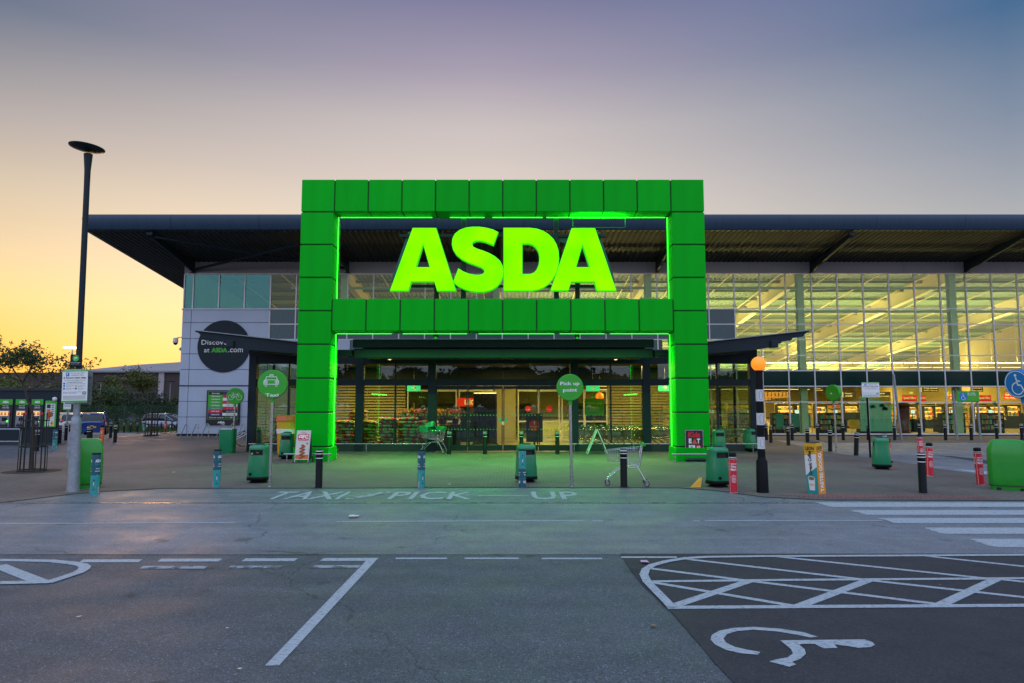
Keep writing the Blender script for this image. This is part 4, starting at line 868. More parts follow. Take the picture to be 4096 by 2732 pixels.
def taxi(b, x, z, y):
    W = 'ink_white'; s = .0032
    def P(*pts): return [(x+(px_-955)*s, z+(562-pz)*s) for px_, pz in pts]
    b.stroke(P((893, 563), (893, 540), (905, 527), (912, 507), (984, 507), (990, 527), (1001, 540), (1001, 563), (893, 563)), .015, y, W); b.stroke(P((905, 530), (990, 530)), .013, y, W)
    b.stroke(P((935, 505), (935, 495), (960, 495), (960, 505)), .013, y, W); b.stroke(P((935, 489), (960, 489)), .011, y, W)
    for c in (908, 986): q_ = P((c, 546))[0]; b.ring(q_, .036, .012, y, W); b.disc(q_, .018, y-.001, W)
    for c in (908, 986): b.stroke(P((c-6, 568), (c-6, 576), (c, 580), (c+6, 576), (c+6, 568)), .011, y, W)
    b.text('Taxi', x-.155, z-.30, x+.155, z-.225, W, y, .02)
def bike(b, x, z, y, s=.0055):
    W = 'ink_white'
    def P(*pts): return [(x+(px_-660)*s, z+(655-pz)*s) for px_, pz in pts]
    for c in (632, 689): b.ring(P((c, 664))[0], .098, .012, y, W)
    b.stroke(P((632, 664), (648, 640), (676, 640), (660, 664), (648, 640)), .012, y, W); b.stroke(P((689, 664), (676, 636), (684, 632), (690, 636)), .012, y, W); b.stroke(P((648, 640), (644, 632), (638, 632), (652, 632)), .012, y, W); b.stroke(P((632, 664), (660, 664)), .012, y, W)
def pick(b, x, z, y): b.text('Pick up', x-.235, z+.03, x+.235, z+.14, 'ink_white', y, .02); b.text('point', x-.17, z-.13, x+.17, z-.02, 'ink_white', y, .02)
def wheelchair(b, x, z, y, s=1., m='ink_white'):
    P = lambda *pts: [(x+a*s, z+c*s) for a, c in pts]
    b.disc(P((-.01, .20))[0], .032*s, y, m, 16); b.stroke(P((-.005, .15), (.02, -.02), (.10, -.03), (.165, -.18), (.20, -.165)), .034*s, y, m); b.stroke(P((.005, .08), (.09, .06)), .026*s, y, m)
    b.ring(P((0, -.10))[0], .135*s, .024*s, y, m, 24, 95, 335)
pT = G(2, 938, 1366); zT = at(*q(2, 955, 562), pT.y).z
round_sign('taxi_sign', 'round green sign with a white taxi drawing on a steel post', pT, zT, .345, 'green_sign', .12, taxi)
pB = G(2, 648, 1101); zB = at(*q(2, 665, 656), pB.y).z
round_sign('bicycle_sign', 'round green sign with a white bicycle outline in front of the directory board', pB, zB, .33, 'green_sign', .18, bike, .01)
pP = G(4, 563, 1366); zP = at(*q(4, 548, 588), pP.y).z
round_sign('pick_up_sign', 'round green sign reading pick up point on a steel post', pP, zP, .325, 'green_sign', -.03, pick, -.012)
pD = G(5, 1268, 1102); zD = at(*q(5, 1252, 630), pD.y).z
def sticker(b, x, z, y): b.poly([(x-.08, y, z-.05), (x, y, z-.05), (x, y, z+.0), (x-.08, y, z+.0)], 'ink_white')
round_sign('disc_sign', 'blank green disc sign turned sideways on a leaning steel post', pD, zD, .33, 'green_sign', math.radians(-64), sticker, -.015, thick=.16)
pW = gp(4094, 1974)
def blue(b, x, z, y): b.ring((x, z), .295, .018, y, 'ink_white', 40); wheelchair(b, x, z, y, 1.0)
zW = at(*q(6, 1480, 555), 15.6).z
_ds = round_sign('disabled_sign', 'round blue wheelchair sign on a leaning steel post behind the green container', Vector((at(4066, 1400, 15.6).x+.24, 15.55, 0)), zW, .33, 'blue_sign', -1.40, blue, 0, thick=.2); _ds.rotation_euler = (.095, -.015, -1.40)
# ---- orange globe crossing beacon
pz = G(5, 688, 1414); bz = T('crossing_beacon', 'black and white striped pole topped by a glowing orange globe', 'crossing beacon', pz)
zg = [A(5, 688, y, pz.y).z for y in (1155, 1130, 1068, 975, 882, 788, 696, 604, 460)]
b = MB(); b.lathe([(.135, 0), (.13, .1), (.122, zg[0]-.03), (.09, zg[0]+.02), (.085, zg[1])], 'black_pl', 20); b.build('base', bz)
for i in range(1, 8):
    z0, z1 = zg[i], zg[i+1]; b = MB(); b.lathe([(.084, z0+.001), (.084, z1-.001)], 'white_pl' if i in (2, 4, 6) else 'black_pl', 20, False)
    if i in (2, 4, 6):
        zz0, zz1 = z0+.03, z1-.03; b.stroke([(-.038, zz0+.03), (-.038, zz1-.03), (0, zz1), (.038, zz1-.03), (.038, zz0+.03), (0, zz0), (-.038, zz0+.03)], .008, -.0865, 'grey_ink')
    b.build('white_band' if i in (2, 4, 6) else 'black_band', bz)
b = MB(); b.lathe([(.09, zg[8]-.03), (.10, zg[8]), (.06, zg[8]+.03)], 'black_pl', 20); b.build('collar', bz)
b = MB(); b.sph((0, 0, zg[8]+.165), .165, 'lamp_orange', 28, 18); b.build('globe', bz)
# ---- parking notices
def panel(b, x0, x1, z0, z1, y, m, th=.006): b.box(x0, x1, y, y+th, z0, z1, m)
def notice(b, w, h, head, green=True, lots=True):
    """face of a parking notice, centred on x=0, from z=0 to h"""
    X = w/2; panel(b, -X, X, 0, h, 0, 'ink_white'); y = -.002
    b.box(-X+.004, X-.004, y, -.0001, h*.93, h-.004, 'green_ink'); b.box(-X+.004, X-.004, y, -.0001, .004, h*.055, 'green_ink'); y = -.0035
    b.text(head, -X*.85, h*.94, X*.85, h*.985, 'ink_white', y, .01)
    b.box(-X*.72, -X*.45, -.003, -.0001, h*.79, h*.905, 'blue_sign'); b.text('P', -X*.65, h*.81, -X*.53, h*.89, 'ink_white', y, .02)
    b.text('For use only whilst', -X*.35, h*.86, X*.75, h*.90, 'grey_ink', y, .02); b.text('shopping in store', -X*.3, h*.80, X*.7, h*.84, 'grey_ink', y, .02)
    b.text('3 hours max stay', -X*.9, h*.705, X*.9, h*.77, 'ink_black', y, .04)
    b.text('2 hours max stay on Stadium Event days', -X*.85, h*.65, X*.85, h*.68, 'ink_black', y, .01); b.text('No return within 30 minutes', -X*.6, h*.595, X*.6, h*.625, 'ink_black', y, .02)
    b.text('Need longer? Please see a customer service colleague', -X*.7, h*.545, X*.85, h*.57, 'ink_black', y, .01)
    if lots:
        for k, (x, z) in enumerate(((-X*.9, .47), (-X*.9, .39), (X*.03, .47), (X*.03, .39), (-X*.9, .545))):
            b.box(x, x+.04, -.003, -.0001, h*z, h*z+.04, 'blue_sign' if k != 2 else 'yellow')
        for x, s1, s2, z in ((-X*.66, 'Park within marked', 'bays only', .47), (-X*.66, 'Parent and child', 'customers only', .385), (X*.25, 'No parking on', 'hatched areas', .47), (X*.25, 'Blue Badge bays for', 'disabled only', .385)):
            b.text(s1, x, h*(z+.025), x+X*.62, h*(z+.05), 'grey_ink', y, .01); b.text(s2, x, h*(z-.01), x+X*.4, h*(z+.015), 'grey_ink', y, .01)
    b.text('Failure to comply with the terms & conditions', -X*.9, h*.30, X*.55, h*.325, 'ink_black', y, .01); b.text('will result in a Parking Charge of', -X*.9, h*.265, X*.2, h*.29, 'ink_black', y, .01)
    b.box(X*.62, X*.9, -.003, -.0001, h*.235, h*.32, 'ink_black'); b.text('£70', X*.65, h*.25, X*.87, h*.305, 'ink_white', y, .03)
    for k in range(6): b.box(-X*.9, X*.9, -.0015, -.0001, h*(.085+.022*k), h*(.093+.022*k), 'grey_ink')
# lamp post with notices
pl = G(1, 572, 1406); lp = T('lamp_post', 'tall lamp post with a tilted disc lamp head and galvanised foot', 'lamp post', pl)
LT = at(354, 592, pl.y)-pl; k1 = 1.6/LT.z
def along(z): return (LT.x*z/LT.z, 0, z)
b = MB(); b.tube([along(0), along(.02), along(1.50), along(1.66), along(1.70)], [.135, .13, .105, .10, .07], 'galv', 20); b.box(-.14, .10, -.16, .16, 0, .012, 'galv'); b.build('post_base', lp)
b = MB(); b.tube([along(1.70), along(2.3)], [.068, .066], 'galv', 16); b.tube([along(2.3), along(LT.z-.95)], [.066, .062], 'slate', 16); b.build('pole', lp)
b = MB(); b.box(LT.x*.08-.115, LT.x*.08-.02, -.11, -.09, .75, 1.35, 'galv'); b.build('access_door', lp)
b = MB(); b.tube([along(LT.z-.95), along(LT.z-.55), along(LT.z-.15)], [.062, .066, .095], 'slate', 16); b.build('neck', lp)
b = MB(); b.lathe([(.05, -.075), (.28, -.03), (.375, .0), (.38, .018), (.30, .038), (.07, .05)], 'slate', 32)
Mr = Matrix.Translation(Vector(along(LT.z))+Vector((-.04, 0, 0))) @ Matrix.Rotation(.07, 4, 'Y') @ Matrix.Rotation(-.02, 4, 'X'); b.v = [Mr @ p for p in b.v]; b.build('lamp_head', lp)
z0, z1 = A(1, 595, 705, pl.y-.15).z, A(1, 595, 445, pl.y-.15).z; xc = A(1, 591, 600, pl.y-.15).x
t = T('parking_notice', 'crowded white and green customer parking notice fixed to the lamp post', 'sign', (xc, pl.y-.17, z0), math.radians(2)); b = MB(); notice(b, .575, z1-z0, 'Customer Only Car Park'); o = b.build('face', t); t.rotation_euler = (0, math.radians(-1.2), 0)
z0, z1 = A(1, 680, 720, pl.y+.15).z, A(1, 680, 462, pl.y+.15).z; x0, x1 = A(1, 520, 600, pl.y+.15).x, A(1, 726, 600, pl.y+.15).x
t = T('notice_back', 'plain grey back of a second sign strapped behind the lamp post notice', 'sign', ((x0+x1)/2, pl.y+.12, z0)); b = MB(); panel(b, (x0-x1)/2, (x1-x0)/2, 0, z1-z0, 0, 'galv', .008); b.build('board', t)
for z in (.12, z1-z0-.12): b = MB(); b.box((x0-x1)/2+.02, (x1-x0)/2-.02, -.03, -.001, z-.02, z+.02, 'steel'); b.build('bracket', t)
z0, z1 = A(1, 595, 421, pl.y-.1).z, A(1, 595, 329, pl.y-.1).z; x0, x1 = A(1, 554, 380, pl.y-.1).x, A(1, 641, 380, pl.y-.1).x; hw = (x1-x0)/2; hh = z1-z0
t = T('camera_warning_sign', 'small dark square sign with a green camera symbol above the parking notice', 'sign', ((x0+x1)/2, pl.y-.12, z0))
b = MB(); panel(b, -hw, hw, 0, hh, 0, 'slate'); b.disc((0, hh*.68), hh*.27, -.002, 'green_ink', 28); b.poly([(-.04, -.004, hh*.72), (.02, -.004, hh*.78), (.045, -.004, hh*.70), (-.02, -.004, hh*.62)], 'ink_white'); b.stroke([(-.02, hh*.62), (-.035, hh*.54)], .01, -.004, 'ink_white')
b.text('CCTV in operation', -hw*.85, hh*.27, hw*.85, hh*.34, 'ink_white', -.002, .02); b.text('for your safety', -hw*.7, hh*.16, hw*.7, hh*.22, 'ink_white', -.002, .01); b.build('face', t)
# right hand notice
pn = gp(3300+352/1.96, 1250+1140/1.96); z0, z1 = A(6, 352, 668, pn.y).z, A(6, 352, 548, pn.y).z; x0, x1 = A(6, 284, 600, pn.y).x, A(6, 421, 600, pn.y).x
t = T('blue_badge_notice', 'white parking notice with small print on a slim black post', 'sign', pn)
b = MB(); b.tube([(.02, 0, 0), (0, 0, z1+.02)], .036, 'black_pl', 12); b.build('post', t)
b = MB(); b.M = Matrix.Translation(((x0+x1)/2-pn.x, -.05, z0)); notice(b, x1-x0, z1-z0, 'Blue Badge Holders Only', lots=False); b.build('board', t)
b = MB(); b.tube([(0, 0, 0), (-.25, 0, 3.55)], .06, 'galv', 10); pg = gp(3300+600/1.96, 1250+1002/1.96); t = T('grey_post', 'bare leaning grey metal post near the shop windows', 'post', pg); b.build('shaft', t)
b = MB(); b.lathe([(.07, 3.5), (.06, 3.56)], 'galv', 10); b.v = [p+Vector((-.25, 0, 0)) for p in b.v]; b.build('cap', t)
pa, pc = G(6, 1038, 1000), G(6, 1220, 1000); t = T('blue_badge_board', 'green blue badge parking board held up by two tall steel posts', 'sign', ((pa.x+pc.x)/2, pa.y, 0)); hw = (pc.x-pa.x)/2
z0, z1 = A(6, 1120, 702, pa.y).z, A(6, 1120, 617, pa.y).z
for s in (-1, 1): b = MB(); b.tube([(s*hw, 0, 0), (s*(hw-.0)-.08*1, 0, z1+.03)], .055, 'galv', 10); b.build('post', t)
X0, X1 = A(6, 1030, 650, pa.y).x-t.location.x, A(6, 1199, 650, pa.y).x-t.location.x; hh = z1-z0
b = MB(); b.box(X0, X1, -.09, -.06, z0, z1, 'green_sign'); b.box(X0, X1, -.092, -.0901, z0, z0+.03, 'leaf_dk'); xq = X0+hh*.52; b.disc((xq, z0+hh*.5), hh*.38, -.094, 'blue_sign', 28); wheelchair(b, xq, z0+hh*.5, -.097, hh*1.25)
b.text('Blue Badge', X0+hh*.95, z0+hh*.74, X0+hh*1.62, z0+hh*.88, 'ink_white', -.093, .02); b.text('Parking Only', X0+hh*.95, z0+hh*.58, X0+hh*1.72, z0+hh*.72, 'ink_white', -.093, .02)
for k in range(4): b.text('customers with a disability badge', X0+hh*.95, z0+hh*(.45-.09*k), X0+hh*(1.8-.1*k), z0+hh*(.50-.09*k), 'lime', -.093)
b.build('board', t)
# ---- advert boards
# tall yellow / orange advert box
pq = G(5, 1112, 1423); t = T('advert_box', 'tall square advert sleeve, one side orange and one yellow and teal', 'advert box', pq); t.rotation_euler = (0, -.075, .62)
hw = .135; H = 1.13
b = MB()
b.box(-hw, hw, -hw, hw, 0, H, 'ink_black'); b.build('core', t)
b = MB(); y = -hw-.003; b.box(-hw, hw, y, -hw-.0005, 0, H, 'orange' if 0 else 'yellow'); b.box(-hw, hw, y-.001, y, 0, H*.86, 'amber')
Mv = Matrix.Rotation(math.pi/2, 4, 'Y'); 
c = MB(); c.text('TASTES GOOD.', 0, 0, .88, .135, 'ink_white', bold=.04)
b.add([(-.068+p.z*0+(.135-p.z)*-1+.135-.0+0 if 0 else (.07-p.z), y-.003, .06+p.x) for p in c.v], c.f, 'ink_white')
b.text('LEON', -.1, .98, .1, 1.06, 'ink_black', y-.003, .04); b.text('AVAILABLE HERE', -.1, .945, .1, .965, 'ink_black', y-.003, .01); b.build('orange_panel', t)
b = MB(); R90 = Matrix.Rotation(-math.pi/2, 4, 'Z'); b.M = R90
b.box(-hw, hw, -hw-.003, -hw-.0005, 0, H, 'yellow'); y = -hw-.0045
b.poly([(-hw, y, 0), (hw, y, 0), (hw, y, .62), (-hw, y, .42)], 'teal'); b.poly([(-hw, y, .42), (hw, y, .62), (hw, y, .9), (-hw, y, .86)], 'ink_white')
c = MB(); c.text('Organic Coffee', 0, 0, .52, .11, 'ink_black', bold=.04); b.add([(.05-p.z, y-.003, .44+p.x) for p in c.v], c.f, 'ink_black')
b.text('LEON', -.1, .98, .1, 1.06, 'ink_black', y-.002, .04); b.text('AVAILABLE HERE', -.1, .945, .1, .965, 'ink_black', y-.002, .01)
b.add([(-.09, y-.002, .36), (.07, y-.002, .36), (.05, y-.002, .10), (-.07, y-.002, .10)], [(0, 3, 2, 1)], 'ink_white'); b.disc((-.01, .36), .085, y-.004, 'ink_white', 24, .05); b.disc((-.01, .36), .07, y-.006, 'wood', 24, .038); b.text('LEON', -.06, .2, .04, .25, 'yellow', y-.004, .05); b.build('yellow_panel', t)
# pizza meal swing sign
pk = G(4, 1530, 1170); t = T('swing_sign', 'black pavement sign with red and white kids meal lettering before the gateway column', 'advert board', (pk.x, pk.y+.05, 0))
x0 = A(4, 1453, 1000, pk.y).x-pk.x; x1 = A(4, 1597, 1000, pk.y).x-pk.x; z0 = A(4, 1530, 1120, pk.y).z; z1 = A(4, 1530, 921, pk.y).z
b = MB(); b.box(x0+.02, x1-.02, -.012, .012, z0+.02, z1-.02, 'ink_black'); w_ = x1-x0; y = -.014
b.text('Kids', x0+w_*.18, z0+(z1-z0)*.70, x0+w_*.82, z0+(z1-z0)*.92, 'red', y, .04); b.text('E', x0+w_*.2, z0+(z1-z0)*.47, x0+w_*.36, z0+(z1-z0)*.66, 'ink_white', y, .06); b.text('T', x0+w_*.64, z0+(z1-z0)*.47, x0+w_*.82, z0+(z1-z0)*.66, 'ink_white', y, .06)
b.poly([(x0+w_*.38, y-.001, z0+(z1-z0)*.46), (x0+w_*.66, y-.001, z0+(z1-z0)*.44), (x0+w_*.52, y-.001, z0+(z1-z0)*.68)], 'orange'); 
for k, (a, c) in enumerate(((.46, .49), (.52, .5), (.58, .48), (.5, .57), (.53, .61))): b.disc((x0+w_*a, z0+(z1-z0)*c), .016, y-.002, 'red', 10)
b.text('FOR', x0+w_*.2, z0+(z1-z0)*.24, x0+w_*.58, z0+(z1-z0)*.41, 'ink_white', y, .06); b.disc((x0+w_*.72, z0+(z1-z0)*.325), .085, y, 'red', 24); b.text('£1', x0+w_*.64, z0+(z1-z0)*.28, x0+w_*.80, z0+(z1-z0)*.37, 'ink_white', y-.002, .05)
b.text('Spend over £3 and get a', x0+w_*.38, z0+(z1-z0)*.175, x0+w_*.85, z0+(z1-z0)*.195, 'ink_white', y, .01); b.text('kids meal deal for just £1', x0+w_*.38, z0+(z1-z0)*.145, x0+w_*.85, z0+(z1-z0)*.165, 'ink_white', y, .01); b.stroke([(x0+w_*.12, z0+(z1-z0)*.16), (x0+w_*.2, z0+(z1-z0)*.08), (x0+w_*.27, z0+(z1-z0)*.17), (x0+w_*.12, z0+(z1-z0)*.16)], .008, y, 'ink_white')
b.text('AT THE CAFE', x0+w_*.4, z0+(z1-z0)*.07, x0+w_*.75, z0+(z1-z0)*.09, 'red', y, .01); b.build('poster', t)
b = MB()
for bx in ((x0, x0+.025, z0, z1), (x1-.025, x1, z0, z1), (x0+.025, x1-.025, z0, z0+.025), (x0+.025, x1-.025, z1-.025, z1)): b.box(bx[0], bx[1], -.02, .02, bx[2], bx[3], 'steel')
b.build('frame', t)
b = MB(); b.box(x0-.02, x1+.06, -.2, .22, .015, .12, 'slate', b=.045); b.build('base', t)
for x in (x0*.55, x1*.55): b = MB(); b.box(x-.03, x+.03, -.01, .01, .11, z0, 'black_pl'); b.build('spring', t)
# chicken advert A board
pk = G(2, 1195, 1180); t = T('advert_a_board', 'orange chicken advert sandwich board leaning by the gateway column', 'advert board', (pk.x, pk.y, 0)); t.rotation_euler = (0, 0, -.1)
Lx = lambda x: A(2, x, 1100, pk.y).x-pk.x; zt = A(2, 1195, 925, pk.y).z; zb = A(2, 1195, 1150, pk.y).z; w_ = Lx(1262)-Lx(1148); x0 = Lx(1148)
for s, mm in ((-1, 'fr'), (1, 'bk')):
    b = MB(); b.M = Matrix.Translation((0, 0, zt)) @ Matrix.Rotation(s*.17, 4, 'X'); hh = zt-.02
    b.box(x0, x0+.02, -.01, .01, -hh, 0, 'steel'); b.box(x0+w_-.02, x0+w_, -.01, .01, -hh, 0, 'steel'); b.box(x0+.02, x0+w_-.02, -.01, .01, -.02, 0, 'steel'); b.box(x0+.02, x0+w_-.02, -.01, .01, -(zt-zb)-.02, -(zt-zb), 'steel')
    b.box(x0+.02, x0+w_-.02, -.006, .006, -(zt-zb), -.02, 'orange' if s < 0 else 'spandrel_blue')
    o = b.build('frame', t)
b = MB(); b.M = Matrix.Translation((0, 0, zt)) @ Matrix.Rotation(-.17, 4, 'X'); y = -.009; xm = x0+w_/2
b.box(x0+.021, x0+w_-.021, y, -.0065, -.42, -.021, 'yellow') if 0 else b.box(x0+.021, x0+w_-.021, y, -.0065, -.85*(zt-zb), -.021, 'bag_white')
b.text('GFC', xm-.17, -.28, xm+.17, -.15, 'ink_white', y-.004, .08); b.box(xm-.19, xm+.19, y-.002, y, -.30, -.13, 'red'); b.text('JD Gourmet', xm-.1, -.11, xm+.1, -.07, 'red', y-.003, .03); b.text('CHICKEN NUGGETS', xm-.18, -.345, xm+.18, -.31, 'red', y-.003, .03)
for k in range(13):
    b.sph((xm+(-.05 if k % 3 == 0 else .05 if k % 3 == 1 else 0)*(1 if k else 0), y-.005, -.50-.035*k), .055, 'food', 10, 6, (1, .12, .62))
b.disc((xm+.15, -.44), .03, y-.002, 'red', 16); b.build('poster', t)
for x in (x0-.01, x0+w_+.01):
    for s in (-1, 1): b = MB(); b.tube([(x, s*.17*(zt-.3), .22), (x, s*.185*zt, 0)], .012, 'black_pl', 6); b.build('leg', t)
# plain folding A board by the trolleys
pa = G(4, 765, 1110); t = T('folding_board', 'open side-on A board with faded poster standing before the trolley windows', 'advert board', (pa.x, pa.y, 0)); W_ = A(4, 845, 1100, pa.y).x-A(4, 685, 1100, pa.y).x; zt = A(4, 762, 918, pa.y).z
for s in (-1, 1):
    b = MB(); dz = Matrix.Translation((-.03, 0, zt)) @ Matrix.Rotation(-s*math.atan2(W_/2, zt), 4, 'Y'); b.M = dz; L_ = math.hypot(W_/2, zt)
    for y in (-.27, .27): b.box(-.014, .014, y-.014, y+.014, -L_+.01, 0, 'white_pl')
    b.box(-.014, .014, -.255, .255, -.03, 0, 'white_pl'); b.box(-.014, .014, -.255, .255, -L_*.86, -L_*.83, 'white_pl'); b.box(-.005, .005, -.255, .255, -L_*.83, -.031, 'wood' if s > 0 else 'bag_white')
    b.build('panel', t)
b = MB(); b.tube([(-W_*.24, -.27, zt*.55), (W_*.2, -.27, zt*.55)], .008, 'steel', 6); b.build('stay', t)
# fallen yellow cone sign
pf = G(5, 172, 1372); t = T('wet_floor_sign', 'fallen crumpled yellow wet floor sign on the paving edge', 'wet floor sign', pf, .25); t.scale = (.62, .62, .62)
b = MB(); P = [(-.26, -.02, .01), (.17, -.12, .0), (.22, .05, .33), (.12, .06, .30), (.16, .12, .01), (-.2, .14, .01)]
b.add([(-.28, 0, .015), (.10, -.10, .0), (.20, -.05, .36), (.10, .0, .34)], [(0, 1, 2, 3)], 'yellow'); b.add([(-.28, .012, .015), (.10, -.088, .005), (.20, -.038, .365), (.10, .012, .345)], [(3, 2, 1, 0)], 'lime'); b.build('front_panel', t)
b = MB(); b.add([(-.27, .05, .01), (.08, .20, .0), (.19, .06, .355), (.10, .03, .345)], [(0, 1, 2, 3)], 'yellow'); b.add([(-.08, .0, .05), (.05, -.06, .06), (.13, -.035, .22), (.04, -.01, .18)], [(0, 1, 2, 3)], 'ink_black'); b.build('rear_panel', t)
b = MB(); b.tube([(.08, .0, .345), (.15, -.01, .38), (.21, -.02, .36)], .012, 'yellow', 6); b.build('handle', t)
# low steel guard rails at the column feet
for (a, c2, nm) in (((3, 215, 1135), (3, 282, 1120), 'low bent steel rail at the foot of the gateway column near the chicken advert'), ((4, 1328, 1112), (4, 1376, 1150), 'low bent steel rail at the foot of the gateway column near the pizza meal advert')):
    p0, p1 = G(*a), G(*c2); t = T('guard_rail', nm, 'guard rail', p0); d = p1-p0; b = MB(); b.tube([(0, 0, .2), (d.x, d.y+.3, .2)], .03, 'steel', 8); b.build('rail', t)
    for f in (.15, .85): b = MB(); b.tube([(d.x*f, (d.y+.3)*f, .18), (d.x*f+.04, (d.y+.3)*f-.1, 0)], .02, 'steel', 8); b.build('leg', t)
for x0, x1, nm in ((-7.7, -6.1, 'low steel rail crossing before the column beside the chicken advert'), (5.4, 7.0, 'low steel rail crossing before the column behind the pizza meal advert')):
    t = T('guard_rail', nm, 'guard rail', ((x0+x1)/2, 23.3, 0)); b = MB(); b.tube([(-(x1-x0)/2, 0, .28), ((x1-x0)/2, 0, .28)], .026, 'steel', 8); b.build('rail', t)
    for s in (-.7, .7): b = MB(); b.tube([(s, 0, 0), (s, 0, .27)], .02, 'steel', 8); b.build('leg', t)
for x0, x1, nm in ((-10.6, -3.4, 'long low steel rail before the windows with the stacked compost bags'), (2.3, 9.9, 'long low steel rail before the windows with the nested trolleys')):
    t = T('window_rail', nm, 'guard rail', ((x0+x1)/2, 27.75, 0)); L_ = x1-x0; b = MB(); b.tube([(-L_/2, 0, .36), (L_/2, 0, .36)], .028, 'steel', 8); b.build('rail', t)
    for i in range(4): b = MB(); b.tube([(-L_/2+.2+i*(L_-.4)/3, 0, 0), (-L_/2+.2+i*(L_-.4)/3, 0, .35)], .022, 'steel', 8); b.build('leg', t)
# ---- trolleys
def mk_trolley(name='trolley', wires=True):
    t = T(name, 'x', 'shopping trolley'); M_ = 'chrome'
    # local: +x is the nose of the basket; handle at -x
    w0, w1 = .26, .20; xb, xn = -.38, .46; z0b, z0n, zTb, zTn = .50, .60, .93, .84
    def P(u, v, s): # u along, v height 0..1, s side -1..1
        x = xb+(xn-xb)*u + (-.05*v if u == 0 else 0); w = w0+(w1-w0)*u; zz0 = z0b+(z0n-z0b)*u; zz1 = zTb+(zTn-zTb)*u; return (x-(.06*(1-v) if u > .9 else 0), s*(w-.035*(1-v)), zz0+(zz1-zz0)*v)
    b = MB(); r = .0032
    for s in (-1, 1):
        for v in (.12, .3, .48, .66, .84): b.tube([P(0, v, s), P(1, v, s)], r, M_, 4, False)
        for i in range(17): b.tube([P(i/16, 0, s), P(i/16, 1, s)], r, M_, 4, False)
    for i in range(9): s = -1+.25*i; b.tube([P(0, 0, s), P(1, 0, s), P(1, 1, s)], r, M_, 4, False); 
    for i in range(9): s = -1+.25*i; b.tube([P(0, 0, s), P(0, .95, s)], r, M_, 4, False)
    for i in range(9): u = i/8; b.tube([P(u, 0, -1), P(u, 0, 1)], r, M_, 4, False)
    for v in (.25, .5, .75): b.tube([P(1, v, -1), P(1, v, 1)], r, M_, 4, False); b.tube([P(0, v, -1), P(0, v, 1)], r, M_, 4, False)
    for v in (0, 1): b.tube([P(0, v, -1), P(1, v, -1), P(1, v, 1), P(0, v, 1)], .007, M_, 6, True, True, v == 1)
    b.build('basket', t)
    b = MB()
    for s in (-1, 1):
        b.tube([(-.46, s*.25, .99), (-.42, s*.25, .93), (-.36, s*.24, .50), (-.30, s*.23, .46), (.02, s*.20, .44), (.15, s*.2, .40), (.37, s*.17, .20), (.42, s*.17, .15)], .0125, M_, 8)
        b.tube([(-.30, s*.23, .46), (-.40, s*.25, .30), (-.48, s*.27, .15)], .0125, M_, 8)
    b.tube([(.40, -.17, .17), (.40, .17, .17)], .0105, M_, 6); b.tube([(-.47, -.27, .17), (-.47, .27, .17)], .0105, M_, 6); b.tube([(-.1, -.21, .45), (-.1, .21, .45)], .0105, M_, 6)
    b.build('chassis', t)
    b = MB(); b.tube([(-.47, -.28, 1.0), (-.47, .28, 1.0)], .018, 'green_sign', 10); b.build('handle', t)
    b = MB(); b.box(-.50, -.41, -.29, -.25, .955, 1.03, 'green_sign', b=.01); b.box(-.50, -.41, .25, .29, .955, 1.03, 'green_sign', b=.01); b.build('handle_end', t)
    for x, s, w in ((.44, -1, .17), (.44, 1, .17), (-.49, -1, .27), (-.49, 1, .27)):
        b = MB(); yy = s*w; n = 18
        for rr, hw_, m in ((.062, .013, 'rubber'), (.045, .0145, 'steel')):
            b.loft([[(x-.03+rr*math.cos(2*math.pi*k/n), yy+y, .063+rr*math.sin(2*math.pi*k/n)) for k in range(n)] for y in (-hw_, hw_)], m)
        o = b.build('wheel', t); b = MB()
        b.box(x-.045, x-.0, yy-.022, yy-.018, .06, .15, 'steel'); b.box(x-.045, x-.0, yy+.018, yy+.022, .06, .15, 'steel'); b.box(x-.045, x+.01, yy-.022, yy+.022, .15, .155, 'steel'); b.build('castor', o)
    return t
trp = mk_trolley(); pA = G(4, 860, 1362); pBk = G(4, 1095, 1368)
trp['label'] = 'empty silver trolley with a green handle standing side on behind a black bollard'; trp['group'] = 'shopping trolleys outside on the forecourt'
trp.location = ((pA.x+pBk.x)/2+.02, pBk.y+.22, 0.012); trp.rotation_euler = (0, 0, math.pi-.12)
# nose points to the left, handle to the right
pA = G(3, 1040, 1108)
o = ctree(trp, (pA.x-.03, pA.y+.25, .012), math.radians(168), 'green lit trolley piled with baskets beside the sliding doors')
for ch in list(bpy.data.objects):
    pass
def basket_mesh():
    b = MB(); b.sq([(0, .19, .13), (.02, .195, .135), (.2, .225, .155)], 'green_bin', 20, 5, False); b.sq([(0, .19, .13), (.004, .19, .13)], 'green_bin', 20, 5); b.sq([(.2, .225, .155), (.215, .235, .165), (.2, .235, .165)], 'green_bin', 20, 5, False)
    b.tube([(-.2, 0, .2), (-.17, 0, .3), (.17, 0, .3), (.2, 0, .2)], .008, 'black_pl', 6); return b
bk = basket_mesh().build('shopping_basket', None, False, 'x', 'basket', 'green baskets heaped on the trolley by the doors')
for i, (dx, dy, dz, rz, tl, lb) in enumerate(((.30, 0, .86, .2, .1, 'green hand basket lying on the nose of the basket-laden trolley'), (.0, .02, .80, .5, .35, 'green hand basket tipped up in the middle of the basket-laden trolley'), (-.12, -.02, .98, -.3, -.5, 'topmost green hand basket on the basket-laden trolley'), (-.36, 0, .86, .0, .05, 'green hand basket at the handle end of the basket-laden trolley'))):
    oo = bk if i == 0 else bk.copy()
    if i: S.collection.objects.link(oo)
    oo.location = (pA.x-.03-dx*-1, pA.y+.25+dy, dz); oo.rotation_euler = (tl, tl*.5, rz); oo['label'] = lb
